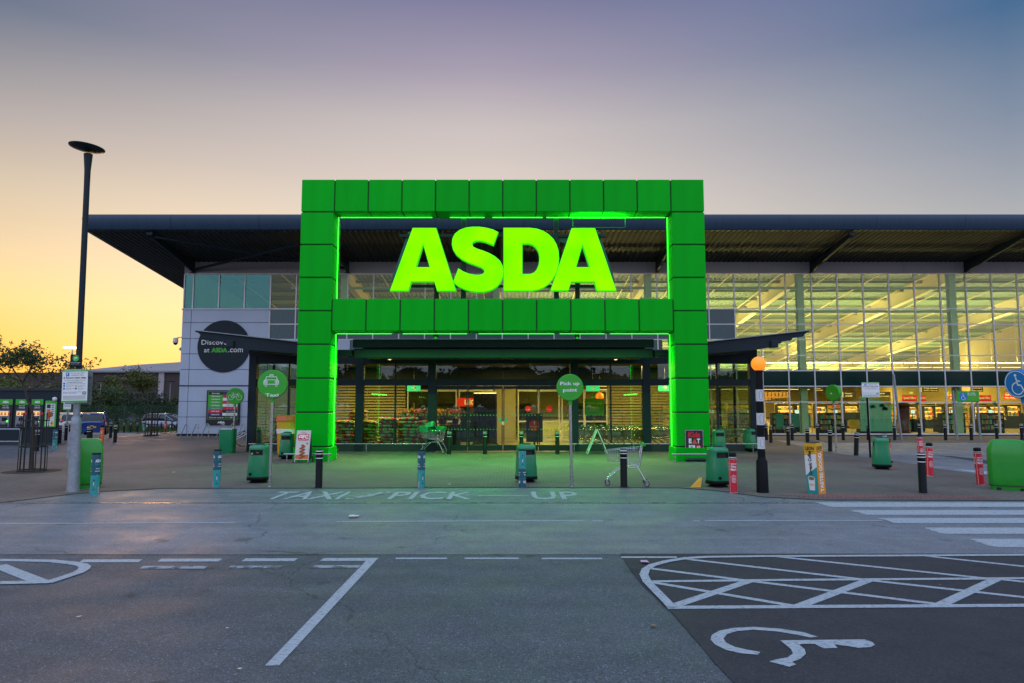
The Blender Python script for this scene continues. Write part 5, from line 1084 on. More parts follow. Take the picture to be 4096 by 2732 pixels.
# ================================================================== LEFT SIDE: WALL FITTINGS, KIOSK, TREES, CARS, FAR VIEW
# round wall sign
pc = at(895, 1385, YF-.12); t = T('wall_sign', 'large dark round sign with white and green lettering on the white wall', 'sign', (pc.x, YF-.14, pc.z))
b = MB(); n = 72; r = 1.61
b.loft([[(rr*math.cos(2*math.pi*k/n), y, rr*math.sin(2*math.pi*k/n)) for k in range(n)] for y, rr in ((-.03, r-.01), (.045, r))], 'slate', smooth=False); b.build('disc', t)
k_ = (YF-.1)/FPX/1.96
def WX(x): return (x-578)*k_
def WZ(y): return (265-y)*k_*1.0
b = MB(); b.text('Discover', WX(405), WZ(253), WX(632), WZ(216), 'ink_white', -.034, .0); b.text('at', WX(427), WZ(313), WX(470), WZ(285), 'ink_white', -.034, .0); b.text('.com', WX(618), WZ(313), WX(732), WZ(283), 'ink_white', -.034, .0)
b.build('lettering', t)
b = MB(); b.text('ASDA', WX(483), WZ(315), WX(611), WZ(278), 'green_sign', -.034, .07); b.build('green_lettering', t)
# directory board
x0, x1 = A(2, 443, 740, YF-.2).x, A(2, 703, 740, YF-.2).x; z0, z1 = A(2, 560, 880, YF-.2).z, A(2, 560, 609, YF-.2).z
t = T('directory_board', 'dark framed store directory board with coloured rows on the white wall', 'directory board', ((x0+x1)/2, YF-.21, z0)); W_, H_ = x1-x0, z1-z0; X0 = -W_/2
b = MB(); b.box(X0, -X0, -.03, .10, 0, H_, 'ink_black', b=.01); b.build('board', t)
fx = lambda x: X0+W_*(x-443)/260; fz = lambda y: H_*(880-y)/271
b = MB(); y = -.033
for a, c, d, e in ((455, 690, 617, 620), (455, 690, 836, 839), (455, 458, 620, 836), (687, 690, 620, 836)): b.box(fx(a), fx(c), y, -.03, fz(e), fz(d), 'green_ink')
rows = [('George.', 'ink_black'), ('Pharmacy', 'green_ink'), ('Opticians', 'green_ink'), ('Travel Money', 'green_ink'), ('Cash Machine', 'green_ink'), ('Customers & Baking', 'teal'), ('ninja', 'red'), ("claire's", 'navy')]
for i, (s, m) in enumerate(rows):
    za, zb = 646-24+23.5*i, 646+23.5*(i); b.box(fx(459), fx(570), y-.001, y, fz(zb)+.01, fz(za)-.005, m); b.text(s, fx(482), fz(zb-5), fx(548), fz(za+6), 'ink_white' if m != 'teal' else 'lime', y-.004, .02)
for i, (m, s) in enumerate((('navy', ''), ('red', ''), ('ink_white', ''), ('red', 'Salon'), ('ink_white', 'STREET FOOD'), ('red', '* * *'), ('ink_black', 'Mobile'), ('ink_white', 'PAPERCHASE'))):
    za, zb = 622+23.5*i, 646+23.5*i; b.box(fx(571), fx(686), y-.001, y, fz(zb)+.01, fz(za)-.005, m)
    if s: b.text(s, fx(600), fz(zb-6), fx(670), fz(za+7), 'green_ink' if m == 'ink_white' else 'pink', y-.004, .02)
b.text('Discover more at', fx(470), fz(829), fx(582), fz(817), 'ink_white', y-.002, .01); b.text('ASDA', fx(588), fz(829), fx(624), fz(817), 'green_ink', y-.002, .05); b.text('.com', fx(626), fz(829), fx(652), fz(817), 'ink_white', y-.002, .01)
b.text('ASDA', fx(535), fz(870), fx(594), fz(853), 'ink_white', y-.0, .06); b.build('face', t)
# CCTV dome camera on the corner and junction box
pc = A(1, 1432, 195, YF+.3); t = T('dome_camera', 'hanging dome security camera on a bracket at the corner of the white wall', 'security camera', (XL, YF+.3, pc.z))
b = MB(); b.tube([(0, 0, 0), (-.32, 0, .0), (-.50, 0, -.06)], .035, 'white_pl', 8); b.box(-.03, .0, -.09, .09, -.1, .1, 'white_pl'); b.build('bracket', t)
b = MB(); b.lathe([(.05, 0), (.15, -.04), (.16, -.3), (.14, -.33)], 'white_pl', 16); b.v = [p+Vector((-.53, 0, -.02)) for p in b.v]; b.build('housing', t)
b = MB(); b.sph((-.53, 0, -.35), .13, 'screen_dark', 16, 10); b.build('dome', t)
b = MB(); b.box(-.22, 0, -.1, .1, -.1, .1, 'grey_ink', b=.02); t = T('junction_box', 'small grey box on the wall corner below the security camera', 'junction box', (XL, YF+.3, A(1, 1430, 284, YF).z)); b.build('box', t)
b = MB(); b.box(-.3, -.22, -.03, .03, -.03, .02, 'grey_ink'); b.build('nozzle', t)
# cycle hoops
for i, x in enumerate((232, 315, 397, 517, 597, 680)):
    p = G(2, x, 984); t = T('cycle_hoop', ['steel cycle hoop nearest the white wall corner', 'second steel cycle hoop from the wall corner', 'third steel cycle hoop from the wall corner', 'steel cycle hoop just under the directory board', 'fifth steel cycle hoop, behind the bicycle sign', 'last steel cycle hoop beside the parked bicycle'][i], 'cycle hoop', p, 0, 'steel cycle hoops along the white wall')
    b = MB(); b.tube([(0, 0, 0), (.28, .0, .72), (.33, .0, .80), (.40, .0, .80), (.44, .0, .72), (.44, 0, 0)], .026, 'steel', 10); b.build('hoop', t)
    b = MB(); b.box(-.05, .5, -.03, .03, 0, .012, 'steel'); b.build('foot_bar', t)
# bicycle rack near the lobby and parked bicycle
p = G(2, 700, 1075); t = T('cycle_rack', 'sloping steel cycle rack in front of the lobby corner', 'cycle rack', p)
for i in range(3): b = MB(); b.tube([(-.45+.02*i, -.4+.45*i, 0), (-.42+.02*i, -.4+.45*i, .38), (.35+.05*i, -.3+.45*i, .85), (.42+.05*i, -.3+.45*i, .80), (.42+.05*i, -.3+.45*i, 0)], .024, 'steel', 8); b.build('hoop', t)
def wheel(parent, c, r, nm='wheel'):
    b = MB(); n = 28; b.tube([(c[0]+r*math.cos(2*math.pi*k/n), 0, c[1]+r*math.sin(2*math.pi*k/n)) for k in range(n)], .019, 'rubber', 6, False, True, True); o = b.build(nm, parent)
    b = MB(); b.tube([(c[0]+(r-.022)*math.cos(2*math.pi*k/n), 0, c[1]+(r-.022)*math.sin(2*math.pi*k/n)) for k in range(n)], .008, 'steel', 5, False, True, True)
    for k in range(14): b.tube([(c[0], .02*(-1)**k, c[1]), (c[0]+(r-.03)*math.cos(2*math.pi*k/14), 0, c[1]+(r-.03)*math.sin(2*math.pi*k/14))], .0016, 'steel', 3, False)
    b.tube([(c[0], -.04, c[1]), (c[0], .04, c[1])], .02, 'steel', 8); b.build('rim', o)
p = G(2, 745, 1052); t = T('bicycle', 'dark bicycle parked by the lobby corner behind the steel cycle rack', 'bicycle', (p.x+.35, p.y+.2, 0.012), .55)
wheel(t, (-.5, .345), .33); wheel(t, (.52, .345), .33)
b = MB()
for a, c, r in (((.52, .345), (.38, .86), .014), ((.385, .84), (.02, .30), .018), ((.385, .80), (-.12, .82), .016), ((-.12, .9), (.02, .30), .016), ((-.5, .345), (.02, .30), .012), ((-.5, .345), (-.12, .80), .011)): b.tube([(a[0], 0, a[1]), (c[0], 0, c[1])], r, 'ink_black', 8)
b.build('frame', t)
b = MB(); b.tube([(.38, 0, .86), (.40, 0, .98)], .013, 'steel', 8); b.tube([(.48, -.24, 1.0), (.40, -.18, .99), (.40, .18, .99), (.48, .24, 1.0)], .012, 'black_pl', 8); b.build('handlebar', t)
b = MB(); b.sq([(.93, .13, .05), (.96, .14, .07), (.985, .13, .06)], 'black_pl', 16, 2.5); b.v = [q_+Vector((-.14, 0, 0)) for q_ in b.v]; b.tube([(-.12, 0, .88), (-.13, 0, .94)], .012, 'steel', 6); b.build('saddle', t)
b = MB(); b.ring((.02, .30), .08, .02, -.03, 'steel', 20); b.tube([(.02, -.06, .30), (.10, -.09, .17)], .01, 'steel', 6); b.box(.06, .14, -.15, -.07, .15, .18, 'black_pl'); b.build('crank', t)

# ---- cash machine kiosk
pk = G(1, 300, 1042); YK = pk.y; kx1 = A(1, 462, 900, YK).x; kz1 = A(1, 300, 612, YK).z
kx0 = at(-330, 1700, YK).x
t = T('cash_machine_kiosk', 'dark flat roofed kiosk housing three green topped cash machines', 'kiosk', ((kx0+kx1)/2, YK, 0)); w_ = (kx1-kx0)/2
b = MB(); b.loft([[(-w_, 0, z), (w_, 0, z), (w_-1.9, 2.6, z), (-w_, 2.6, z)] for z in (0, kz1)], 'slate', smooth=False); b.build('shell', t); b = MB(); b.loft([[(-w_-.05, -.06, z), (w_+.05, -.06, z), (w_-1.86, 2.66, z), (-w_-.05, 2.66, z)] for z in (kz1+.001, kz1+.12)], 'plinth', smooth=False); b.build('roof', t)
b = MB(); b.box(-w_+.01, w_-.01, -.015, 0, 0, .12, 'plinth'); b.build('kick_plate', t)
ox = (kx0+kx1)/2
def KX(x): return A(1, x, 800, YK).x-ox
def KZ(y): return A(1, 300, y, YK).z
def atm(x0, x1, label, k):
    """one wall mounted cash machine spanning the crop pixels x0..x1"""
    a, c = KX(x0), KX(x1); W2 = c-a
    m = T('cash_machine', label, 'cash machine', ((a+c)/2+ox, YK-.0, 0), 0, 'cash machines set in the kiosk front'); A0 = -W2/2
    b = MB(); b.box(A0, -A0, -.05, -.001, KZ(905), KZ(678), 'ink_black', b=.008); b.build('surround', m)
    b = MB(); b.box(A0, -A0, -.056, -.0505, KZ(722), KZ(680), 'green_sign'); b.text('ASDA', -W2*.22, KZ(711), W2*.22, KZ(692), 'ink_white', -.060, .06); b.build('header', m)
    b = MB(); b.text('Free cash', -W2*.22, KZ(735), W2*.22, KZ(727), 'ink_white', -.054, .02); b.text('withdrawals', -W2*.25, KZ(751), W2*.25, KZ(742), 'ink_white', -.054, .02); b.build('lettering', m)
    b = MB(); s0, s1 = -W2*.42, W2*.34; b.box(s0, s1, -.075, -.0505, KZ(898), KZ(765), 'grey_ink', b=.008); b.build('fascia', m)
    b = MB(); b.box(s0+.05, s1-.05, -.088, -.0755, KZ(808), KZ(775), 'screen_warm'); 
    for i in range(3): b.box(s0+.09+.17*i, s0+.2+.17*i, -.090, -.0885, KZ(803), KZ(793), 'red'); b.box(s0+.09+.17*i, s0+.2+.17*i, -.090, -.0885, KZ(791), KZ(783), 'bag_red')
    b.build('lit_header', m)
    b = MB(); b.box(s0+.16, s1-.1, -.082, -.0755, KZ(850), KZ(822), 'screen_dark'); b.build('screen', m)
    b = MB(); b.add([(s0+.1, -.0755, KZ(868)), (s1-.06, -.0755, KZ(868)), (s1-.06, -.17, KZ(880)), (s0+.1, -.17, KZ(880)), (s0+.1, -.0755, KZ(893)), (s1-.06, -.0755, KZ(893)), (s1-.06, -.16, KZ(888)), (s0+.1, -.16, KZ(888))], [(0, 3, 2, 1), (4, 5, 6, 7), (3, 7, 6, 2), (0, 4, 7, 3), (1, 2, 6, 5)], 'dark_metal'); b.build('shelf', m)
    b = MB(); b.box(s1-.12, s1-.06, -.083, -.0755, KZ(857), KZ(845), 'neon' if k != 1 else 'grey_ink'); b.build('card_slot', m)
    b = MB()
    for i in range(4):
        for j in range(3): b.box(s0+.2+.055*j, s0+.24+.055*j, -.10-.012*i, -.07, KZ(869+3*i)-.0, KZ(869+3*i)+.012, 'steel')
    b.build('keypad', m)
atm(-10, 100, 'cash machine at the far end of the kiosk beside the handrail', 0); atm(123, 223, 'middle cash machine, behind the guarded young tree', 1); atm(248, 340, 'cash machine next to the green bordered poster', 2)
b = MB(); a, c = KX(355), KX(445); t = T('kiosk_poster', 'green bordered poster panel with orange and white adverts on the kiosk', 'poster', ((a+c)/2+ox, YK-.01, 0)); h2 = (c-a)/2
b.box(-h2, h2, -.05, -.001, KZ(898), KZ(692), 'green_ink', b=.01); b.box(-h2+.06, h2-.06, -.054, -.0505, KZ(890), KZ(715), 'white_pl'); b.box(-h2+.1, 0, -.058, -.0545, KZ(750), KZ(720), 'ink_black'); b.box(-h2+.1, 0, -.058, -.0545, KZ(835), KZ(758), 'orange'); b.disc((-h2+.28, KZ(800)), .13, -.060, 'food', 14)
for i in range(6): b.box(.05, h2-.12, -.058, -.0545, KZ(733+16*i), KZ(723+16*i), 'green_ink' if i % 2 else 'grey_ink')
b.box(-h2+.1, 0, -.058, -.0545, KZ(885), KZ(845), 'ink_white'); b.box(0.05, h2-.1, -.058, -.0545, KZ(888), KZ(850), 'yellow'); b.box(.05, h2-.15, -.060, -.0585, KZ(872), KZ(864), 'ink_black'); b.build('panel', t)
pc = A(1, 440, 680, YK); t = T('bullet_camera', 'small white camera on the kiosk corner', 'security camera', (pc.x, YK-.1, pc.z)); b = MB(); b.sph((0, 0, 0), .11, 'white_pl', 12, 8); b.tube([(0, .1, .05), (0, 0, .02)], .03, 'white_pl', 6); b.build('housing', t); b = MB(); b.sph((-.07, -.04, -.02), .06, 'screen_dark', 10, 6); b.build('lens', t)
# handrail
p = G(1, 148, 1114); zt = A(1, 148, 915, p.y).z; zm = A(1, 148, 1012, p.y).z; x0 = at(-300, 1800, p.y).x-p.x
t = T('handrail', 'galvanised two bar handrail in front of the cash machines', 'handrail', p)
b = MB(); b.tube([(x0, 0, zt), (-.06, 0, zt), (0, 0, zt-.06), (0, 0, 0)], .033, 'galv', 10); b.build('top_rail', t); b = MB(); b.tube([(x0, 0, zm), (0, 0, zm)], .028, 'galv', 10); b.build('mid_rail', t)
b = MB(); b.tube([(x0*.55, 0, 0), (x0*.55, 0, zt)], .033, 'galv', 10); b.build('post', t)
# ---- trees
def leaf_cloud(mb, pts, n, spread, size, mats, rr):
    vs = []
    for _ in range(n):
        c = rr.choice(pts); c = c+Vector((rr.gauss(0, spread), rr.gauss(0, spread), rr.gauss(0, spread*.8)))
        s = size*rr.uniform(.6, 1.3); a = Vector((rr.gauss(0, 1), rr.gauss(0, 1), rr.gauss(0, .7))).normalized(); d = a.cross(Vector((rr.gauss(0, 1), rr.gauss(0, 1), rr.gauss(0, 1)))).normalized()
        mb.poly([c-a*s, c+d*s*.42, c+a*s, c-d*s*.42], rr.choice(mats))
def tree(name, label, base, H, W, stem, seed, mats, nleaf, lsize, lean=(0, 0), group=None, r0=.06, cat='tree', depth=4, spread=.10, dens=1.0):
    rr = random.Random(seed); t = T(name, label, cat, base, 0, group); b = MB(); tips = []
    def grow(p, d, L, r, k):
        pts = [p]; dd = d.copy(); q_ = p.copy()
        for i in range(4): dd = (dd+Vector((rr.gauss(0, .13), rr.gauss(0, .13), rr.gauss(.03, .05)))).normalized(); q_ = q_+dd*L/4; pts.append(q_.copy())
        b.tube(pts, [r*(1-.12*i) for i in range(5)], 'bark', 6 if k < 2 else 4, k == 0)
        if k >= depth-1: tips.extend(pts[1:])
        if k >= depth: return
        for j in range(rr.choice((2, 3, 3)) if k else 5):
            s = pts[rr.choice((2, 3, 4))] if k else pts[4 if j else 3]; ang_ = rr.uniform(0, 6.283); o_ = Vector((math.cos(ang_), math.sin(ang_), 0)); up = Vector((0, 0, 1))
            nd = (dd*rr.uniform(.5, .9)+o_*rr.uniform(.45, .95)*(W/H*1.5)+up*.25).normalized(); grow(s, nd, L*rr.uniform(.55, .78), r*.55, k+1)
    st = Vector((lean[0], lean[1], 1)).normalized(); b.tube([(0, 0, 0), tuple(st*stem*.5), tuple(st*stem)], [r0*1.5, r0*1.1, r0], 'bark', 10); 
    grow(st*stem, st, (H-stem)*.42, r0*.9, 0)
    zm = max(p.z for p in tips); xm = max(abs(p.x-st.x*stem) for p in tips)
    fz = (H-stem)/(zm-stem)*.97; fx = (W/2)/xm*.95
    def fit(p): return Vector((p.x*(1 if p.z < stem else fx), p.y*(1 if p.z < stem else fx), p.z if p.z < stem else stem+(p.z-stem)*fz))
    b.v = [fit(p) for p in b.v]; tips = [fit(p) for p in tips]; b.build('trunk', t)
    b = MB(); leaf_cloud(b, tips, int(nleaf*dens), spread, lsize, mats, rr); b.build('crown', t); return t
p1 = G(1, 250, 1248); p2 = G(1, 1183, 968)
tree('young_tree', 'thin dark leaved young tree inside a black guard before the kiosk', p1, 3.95, 3.4, 1.6, 11, ['leaf', 'leaf_dk', 'leaf'], 2900, .055, (-.03, 0), 'guarded young trees', .032, spread=.12)
tree('young_tree', 'yellow green young tree in a guard near the white wall corner', p2, 4.1, 3.9, 1.35, 5, ['leaf2', 'leaf2', 'leaf'], 3200, .075, (.02, 0), 'guarded young trees', .05, spread=.22)
def guard(base, r, h, n, label, br):
    t = T('tree_guard', label, 'tree guard', base, 0, 'black steel tree guards')
    for k in range(n):
        a = 2*math.pi*k/n; b = MB(); b.tube([(r*math.cos(a), r*math.sin(a), 0), (r*.95*math.cos(a), r*.95*math.sin(a), h*(1 if k % 4 else 1.06))], br*(1 if k % 4 else 1.8), 'ink_black', 5); b.build('bar', t)
    for z in (.05, h*.45, h*.92): b = MB(); b.tube([(r*math.cos(2*math.pi*k/24), r*math.sin(2*math.pi*k/24), z) for k in range(24)], br*1.4, 'ink_black', 5, False, True, True); b.build('hoop', t)
guard(p1, .36, 1.62, 16, 'black steel guard round the young tree before the kiosk', .011); guard(p2, .36, 1.55, 12, 'black steel guard round the tree near the wall corner', .014)
for p, r, nm in ((p1, .75, 'tree_pit_soil'), (p2, .5, 'tree_pit_soil')):
    b = MB(); b.lathe([(r, .0135), (r*.6, .018), (.01, .03)], 'soil', 20, False, True, (p.x, p.y)); o = structure(b, nm)
# ---- far pavement and road behind the forecourt
def band(y0, y1, dz, m, name, xa=-75, xb=-20.9):
    xs = [xa+(xb-xa)*i/40 for i in range(41)]; ys = [y0+(y1-y0)*i/8 for i in range(9)]; return grid_sheet(xs, ys, dz, m, name)
band(45.5, 58.5, .006, 'asph_road', 'side_road'); band(58.5, 61.0, .05, 'blocks', 'far_pavement'); 
o = band(61.0, 95, .08, 'grass', 'grass_bank')
b = MB()
rr = random.Random(3)
for _ in range(9000):
    x, y = rr.uniform(-62, -19), rr.uniform(61.5, 78); z = terr(x, y)+.08; h = rr.uniform(.15, .5); w = rr.uniform(.03, .08); a = rr.uniform(0, 3.14)
    b.poly([(x-w*math.cos(a), y-w*math.sin(a), z), (x+w*math.cos(a), y+w*math.sin(a), z), (x+rr.uniform(-.1, .1), y, z+h)], rr.choice(['grass', 'leaf', 'grass']))
b.build('tall_grass', None, kind='stuff')
b = MB()
for i in range(22):
    x = -70+2.4*i; b.box(x, x+2.2, 58.4, 58.55, terr(x, 58.4)-.1, terr(x, 58.4)+.10, 'galv')
structure(b, 'far_kerb')
# green mesh fence
FY = 76.0; t = T('mesh_fence', 'long dark green weldmesh fence on the grass beyond the side road', 'fence', (-40, FY, terr(-40, FY)))
fz0 = 0; fh = 2.35
for i in range(16): x = -27+2.9*i-2; b = MB(); b.box(x-.03, x+.03, -.03, .03, 0, fh+.05, 'fence_green'); b.build('post', t)
b = MB()
for i in range(28): z = .05+i*.084; b.box(-29, 17, -.004, .004, z, z+.012, 'fence_green')
for i in range(460): x = -29+.1*i; b.box(x, x+.010, -.006, .006, .05, fh, 'fence_green')
b.build('mesh_panel', t)
# hedge and trees beyond the fence, far warehouse
rr = random.Random(9)
def bush(name, label, x, y, w, h, n, seed, mats, ls, cat='bush', group='bushes behind the fence'):
    r_ = random.Random(seed); t = T(name, label, cat, (x, y, terr(x, y)), 0, group); pts = []
    cl = [(Vector((r_.uniform(-w/2, w/2)*.75, r_.uniform(-1, 1), r_.uniform(.25, .8)*h)), r_.uniform(.22, .42)*min(w, h)) for _ in range(9)]
    for c, r in cl:
        for _ in range(26):
            a = Vector((r_.gauss(0, 1), r_.gauss(0, 1), r_.gauss(0, 1))).normalized()*r*r_.uniform(.7, 1.05); pts.append(Vector((c.x+a.x, c.y+a.y, max(.1, c.z+a.z))))
    b = MB(); b.tube([(0, 0, 0), (.1, 0, h*.35), (.05, .1, h*.6)], [.14, .1, .05], 'bark', 6)
    for c, r in cl[:5]: b.tube([(.05, 0, h*.3), tuple(c)], [.06, .02], 'bark', 4)
    b.build('trunk', t); b = MB(); leaf_cloud(b, pts, n, .16*min(w, h)/3, ls, mats, r_); b.build('crown', t)
pb_ = lambda px_, Y: at(px_, 1600, Y).x
for i, (px_, Y, w, h, mats, lb) in enumerate(((385, 82, 6, 4.2, ['leaf', 'leaf_dk'], 'dark bush behind the fence just right of the lamp post'), (470, 85, 6, 4.4, ['leaf_dk', 'leaf'], 'dark rounded bush behind the fence in front of the warehouse'), (560, 83, 5.5, 3.9, ['leaf_dk', 'leaf_dk'], 'dark bush behind the fence left of the far guarded tree'), (650, 84, 6, 3.6, ['leaf', 'leaf_dk'], 'low dark bush behind the fence at the corner of the white wall'), (435, 92, 2.6, 7.2, ['leaf2', 'leaf'], 'slim pale green tree standing above the hedge before the warehouse'), (465, 95, 2.8, 6.0, ['leaf2', 'leaf'], 'smaller pale green tree beside the slim one before the warehouse'), (300, 83, 6, 4.6, ['leaf_dk', 'leaf'], 'dark bush behind the fence hidden by the lamp post notices'))):
    bush('bush' if 'tree' not in lb else 'slim_tree', lb, pb_(px_, Y), Y, w, h, 4200, 20+i, mats, .13, 'bush' if 'tree' not in lb else 'tree', 'bushes and trees behind the fence')
for i, (px_, Y, w, h) in enumerate(((-60, 100, 9, 6.2), (40, 98, 9, 5.6), (130, 104, 9, 5.2), (215, 100, 8, 4.6), (-180, 100, 12, 7))):
    bush('backlit_tree', ['backlit tree at the frame edge above the cash machines', 'backlit tree behind the first cash machine headers', 'backlit tree behind the guarded young tree', 'backlit tree just left of the lamp post', 'large backlit tree beyond the frame edge'][i], pb_(px_, Y), Y, w, h, 3000, 50+i, ['leaf', 'leaf2', 'leaf2'], .20, 'tree', 'backlit trees behind the kiosk')
bx0, bx1 = at(375, 1500, 125).x, at(760, 1500, 125).x
t = T('warehouse', 'long low dark brick warehouse with a pale curved metal roof far behind the trees', 'warehouse', (bx0, 125, -.7)); L_ = bx1-bx0+12
z1 = at(400, 1490, 125).z+.7; z2 = at(720, 1466, 125).z+.7
b = MB(); b.box(-25, L_, 0, 30, 0, z1, 'brick_dk'); b.build('wall', t)
b = MB(); b.loft([[(-1, y, z1+.02), (-1, y, z1+.5), (8, y, z1+1.4), (L_, y, z2+1.6), (L_, y, z1+.02)] for y in (-.6, 31)], 'roof_metal', smooth=False); b.box(-1.1, L_, -.75, -.601, z1+.25, z1+.5, 'roof_metal'); b.build('roof', t)
for i in range(3): b = MB(); x = 12+5.5*i; b.box(x, x+1.0, -.25, 0, 0, z1, 'clad_grey'); b.build('pilaster', t)
for i in range(4): b = MB(); x = 2+3.6*i; b.box(x, x+2.2, -.05, -.001, 1.2, 3.2, 'car_glass'); b.build('window', t)
# far lamps
def lamp(px_, ytop, Y, label, lit=False, r=.09):
    base = at(px_, 1700, Y); z = at(px_, ytop, Y).z; t = T('street_lamp', label, 'street lamp', (base.x, Y, terr(base.x, Y)), 0, 'distant lamp posts'); z -= terr(base.x, Y)
    b = MB(); b.tube([(0, 0, 0), (0, 0, z)], [r, r*.7], 'galv', 8); b.build('pole', t); b = MB(); b.lathe([(.1, z), (.62, z+.02), (.62, z+.09), (.15, z+.14)], 'lamp_far' if lit else 'slate', 16); b.build('lamp_head', t)
lamp(272, 1394, 52, 'lit distant lamp just left of the tall lamp post', True); lamp(395, 1527, 88, 'pale distant lamp pole among the bushes', False, .07); lamp(674, 1527, 90, 'pale distant lamp pole beside the far guarded tree', False, .07)
p = G(1, 520, 820)
t = T('far_notice', 'small white parking notice on a post beyond the lamp post', 'sign', (at(267, 1700, 44).x, 44, 0)); z0 = at(267, 1250+765/1.96, 44).z; z1 = at(267, 1250+705/1.96, 44).z; b = MB(); b.tube([(0, 0, 0), (0, 0, z0)], .05, 'galv', 8); b.build('post', t)
b = MB(); b.box(-.24, .24, -.07, -.055, z0, z1, 'ink_white'); b.box(-.24, .24, -.073, -.0701, z0, z0+.08, 'green_ink'); b.text('3 hours max stay', -.2, z0+.6, .2, z0+.68, 'ink_black', -.072, .03)
for k in range(4): b.box(-.2, .2, -.072, -.0701, z0+.2+.08*k, z0+.23+.08*k, 'grey_ink')
b.build('board', t)
# ---- cars
def car(label, base, rz, paint, L=3.85, Wd=1.68, H=1.5, mpv=False):
    t = T('parked_car', label, 'car', base, rz); w = Wd/2; NX = 16
    # stations: x, z_bottom, z_belt, half width at belt  (front is +x)
    if mpv: ST = [(-L/2, .42, .92, .74), (-L/2+.06, .30, 1.0, .90), (-L/2+.5, .22, 1.02, .98), (-.4, .20, 1.0, 1.0), (.5, .20, .98, 1.0), (L/2-1.0, .22, .96, .99), (L/2-.5, .22, .85, .96), (L/2-.15, .26, .70, .86), (L/2, .38, .56, .66)]
    else: ST = [(-L/2, .42, .88, .72), (-L/2+.05, .28, .96, .90), (-L/2+.45, .22, .98, .98), (-.4, .20, .96, 1.0), (.5, .20, .94, 1.0), (L/2-1.0, .22, .92, .99), (L/2-.5, .22, .84, .96), (L/2-.15, .26, .70, .86), (L/2, .38, .56, .66)]
    b = MB(); secs = []
    for x, zb, zt, k in ST:
        ring = []
        for i in range(24):
            a = 2*math.pi*i/24; c, s = math.cos(a), math.sin(a); ring.append((x, w*k*math.copysign(abs(c)**.42, c), (zb+zt)/2+(zt-zb)/2*math.copysign(abs(s)**.42, s)))
        secs.append(ring)
    b.loft(secs, paint); b.build('body', t)
    xr, xf = (-L/2+.10, L/2-.95) if not mpv else (-L/2+.08, L/2-.75)
    CS = [(xr, .96, .90), (xr+.22, H-.10, .80), (xr+.5, H-.01, .80), (-.1, H, .80), (.35, H-.04, .80), (xf-.15, 1.12, .88), (xf+.12, .93, .90)]
    def cab(z0, sc, m, dz=0):
        b = MB(); secs = []
        for x, zt, k in CS:
            kk = .94; zt = max(zt*1.0+dz, z0+.02)
            secs.append([(x, -w*kk*sc, z0), (x, -w*(k+.05)*sc, z0+(zt-z0)*.55), (x, -w*(k-.04)*sc, z0+(zt-z0)*.93), (x, -w*(k-.14)*sc, zt), (x, w*(k-.14)*sc, zt), (x, w*(k-.04)*sc, z0+(zt-z0)*.93), (x, w*(k+.05)*sc, z0+(zt-z0)*.55), (x, w*kk*sc, z0)])
        b.loft(secs, m); return b
    cab(.86, .985, 'car_glass', -.02).build('windows', t)
    # roof skin and pillars in body colour
    b = MB(); secs = []
    for x, zt, k in CS[1:5]: secs.append([(x, -w*(k-.02), zt-.07), (x, -w*(k-.10), zt+.005), (x, 0, zt+.025), (x, w*(k-.10), zt+.005), (x, w*(k-.02), zt-.07), (x, 0, zt-.04)])
    b.loft(secs, paint); b.build('roof', t)
    for s in (-1, 1):
        for a, c in (((xr+.02, .95, .93), (xr+.25, H-.08, .79)), ((xf+.08, .94, .92), (.38, H-.07, .80)), ((-.25, .95, .96), (-.15, H-.06, .80)), ((.62, .95, .97), (.50, H-.10, .80))):
            b = MB(); b.tube([(a[0], s*w*a[2], a[1]), ((a[0]+c[0])/2, s*w*(a[2]+c[2])/2+s*.02, (a[1]+c[1])/2), (c[0], s*w*c[2], c[1])], .035, paint, 6); b.build('pillar', t)
    for x in (-L/2+.62, L/2-.72):
        for s in (-1, 1):
            b = MB(); n = 24; b.loft([[(x+rr_*math.cos(2*math.pi*k/n), s*w*.97+y, .30+rr_*math.sin(2*math.pi*k/n)) for k in range(n)] for y, rr_ in ((-.1*s, .29), (-.09*s, .305), (.04*s, .305), (.05*s, .28))], 'rubber'); o = b.build('tyre', t)
            b = MB(); b.loft([[(x+rr_*math.cos(2*math.pi*k/n), s*w*.97+y, .30+rr_*math.sin(2*math.pi*k/n)) for k in range(n)] for y, rr_ in ((.045*s, .21), (.058*s, .19), (.052*s, .02))], 'steel'); b.build('rim', o)
            b = MB(); b.loft([[(x+rr_*math.cos(math.pi*k/n), s*w*(1.0)+y, .30+rr_*math.sin(math.pi*k/n)) for k in range(n+1)] for y, rr_ in ((-.2*s, .36), (.012*s, .365))], 'rubber', False); b.build('wheel_arch', t)
    for s in (-1, 1):
        b = MB(); b.sph((-L/2+.16, s*w*.80, .90), .07, 'tail', 12, 8, (.9, 1.0, 2.2)); b.build('tail_light', t)
        b = MB(); b.sph((L/2-.20, s*w*.72, .66), .1, 'white_pl', 12, 8, (1.3, 1.5, .8)); b.build('headlight', t)
        b = MB(); b.sph((xf-.12, s*(w+.06), .98), .07, paint, 10, 6, (.7, 1.2, .8)); b.build('wing_mirror', t)
    b = MB(); b.box(-L/2-.035, -L/2+.0, -.26, .26, .52, .63, 'yellow'); b.build('number_plate', t)
    b = MB(); b.sq([(.24, .05, w*.86), (.5, .06, w*.88)], paint, 20, 5); b.v = [p+Vector((-L/2+.02, 0, 0)) for p in b.v]; b.build('bumper', t)
    return t
def onter(px_, Y, dy=0): x = at(px_, 1750, Y).x; return Vector((x, Y, terr(x, Y)+.012))
car('blue hatchback seen from behind beyond the tall lamp post', onter(372, 48.0), math.radians(118), 'car_blue', 3.8, 1.68, 1.52)
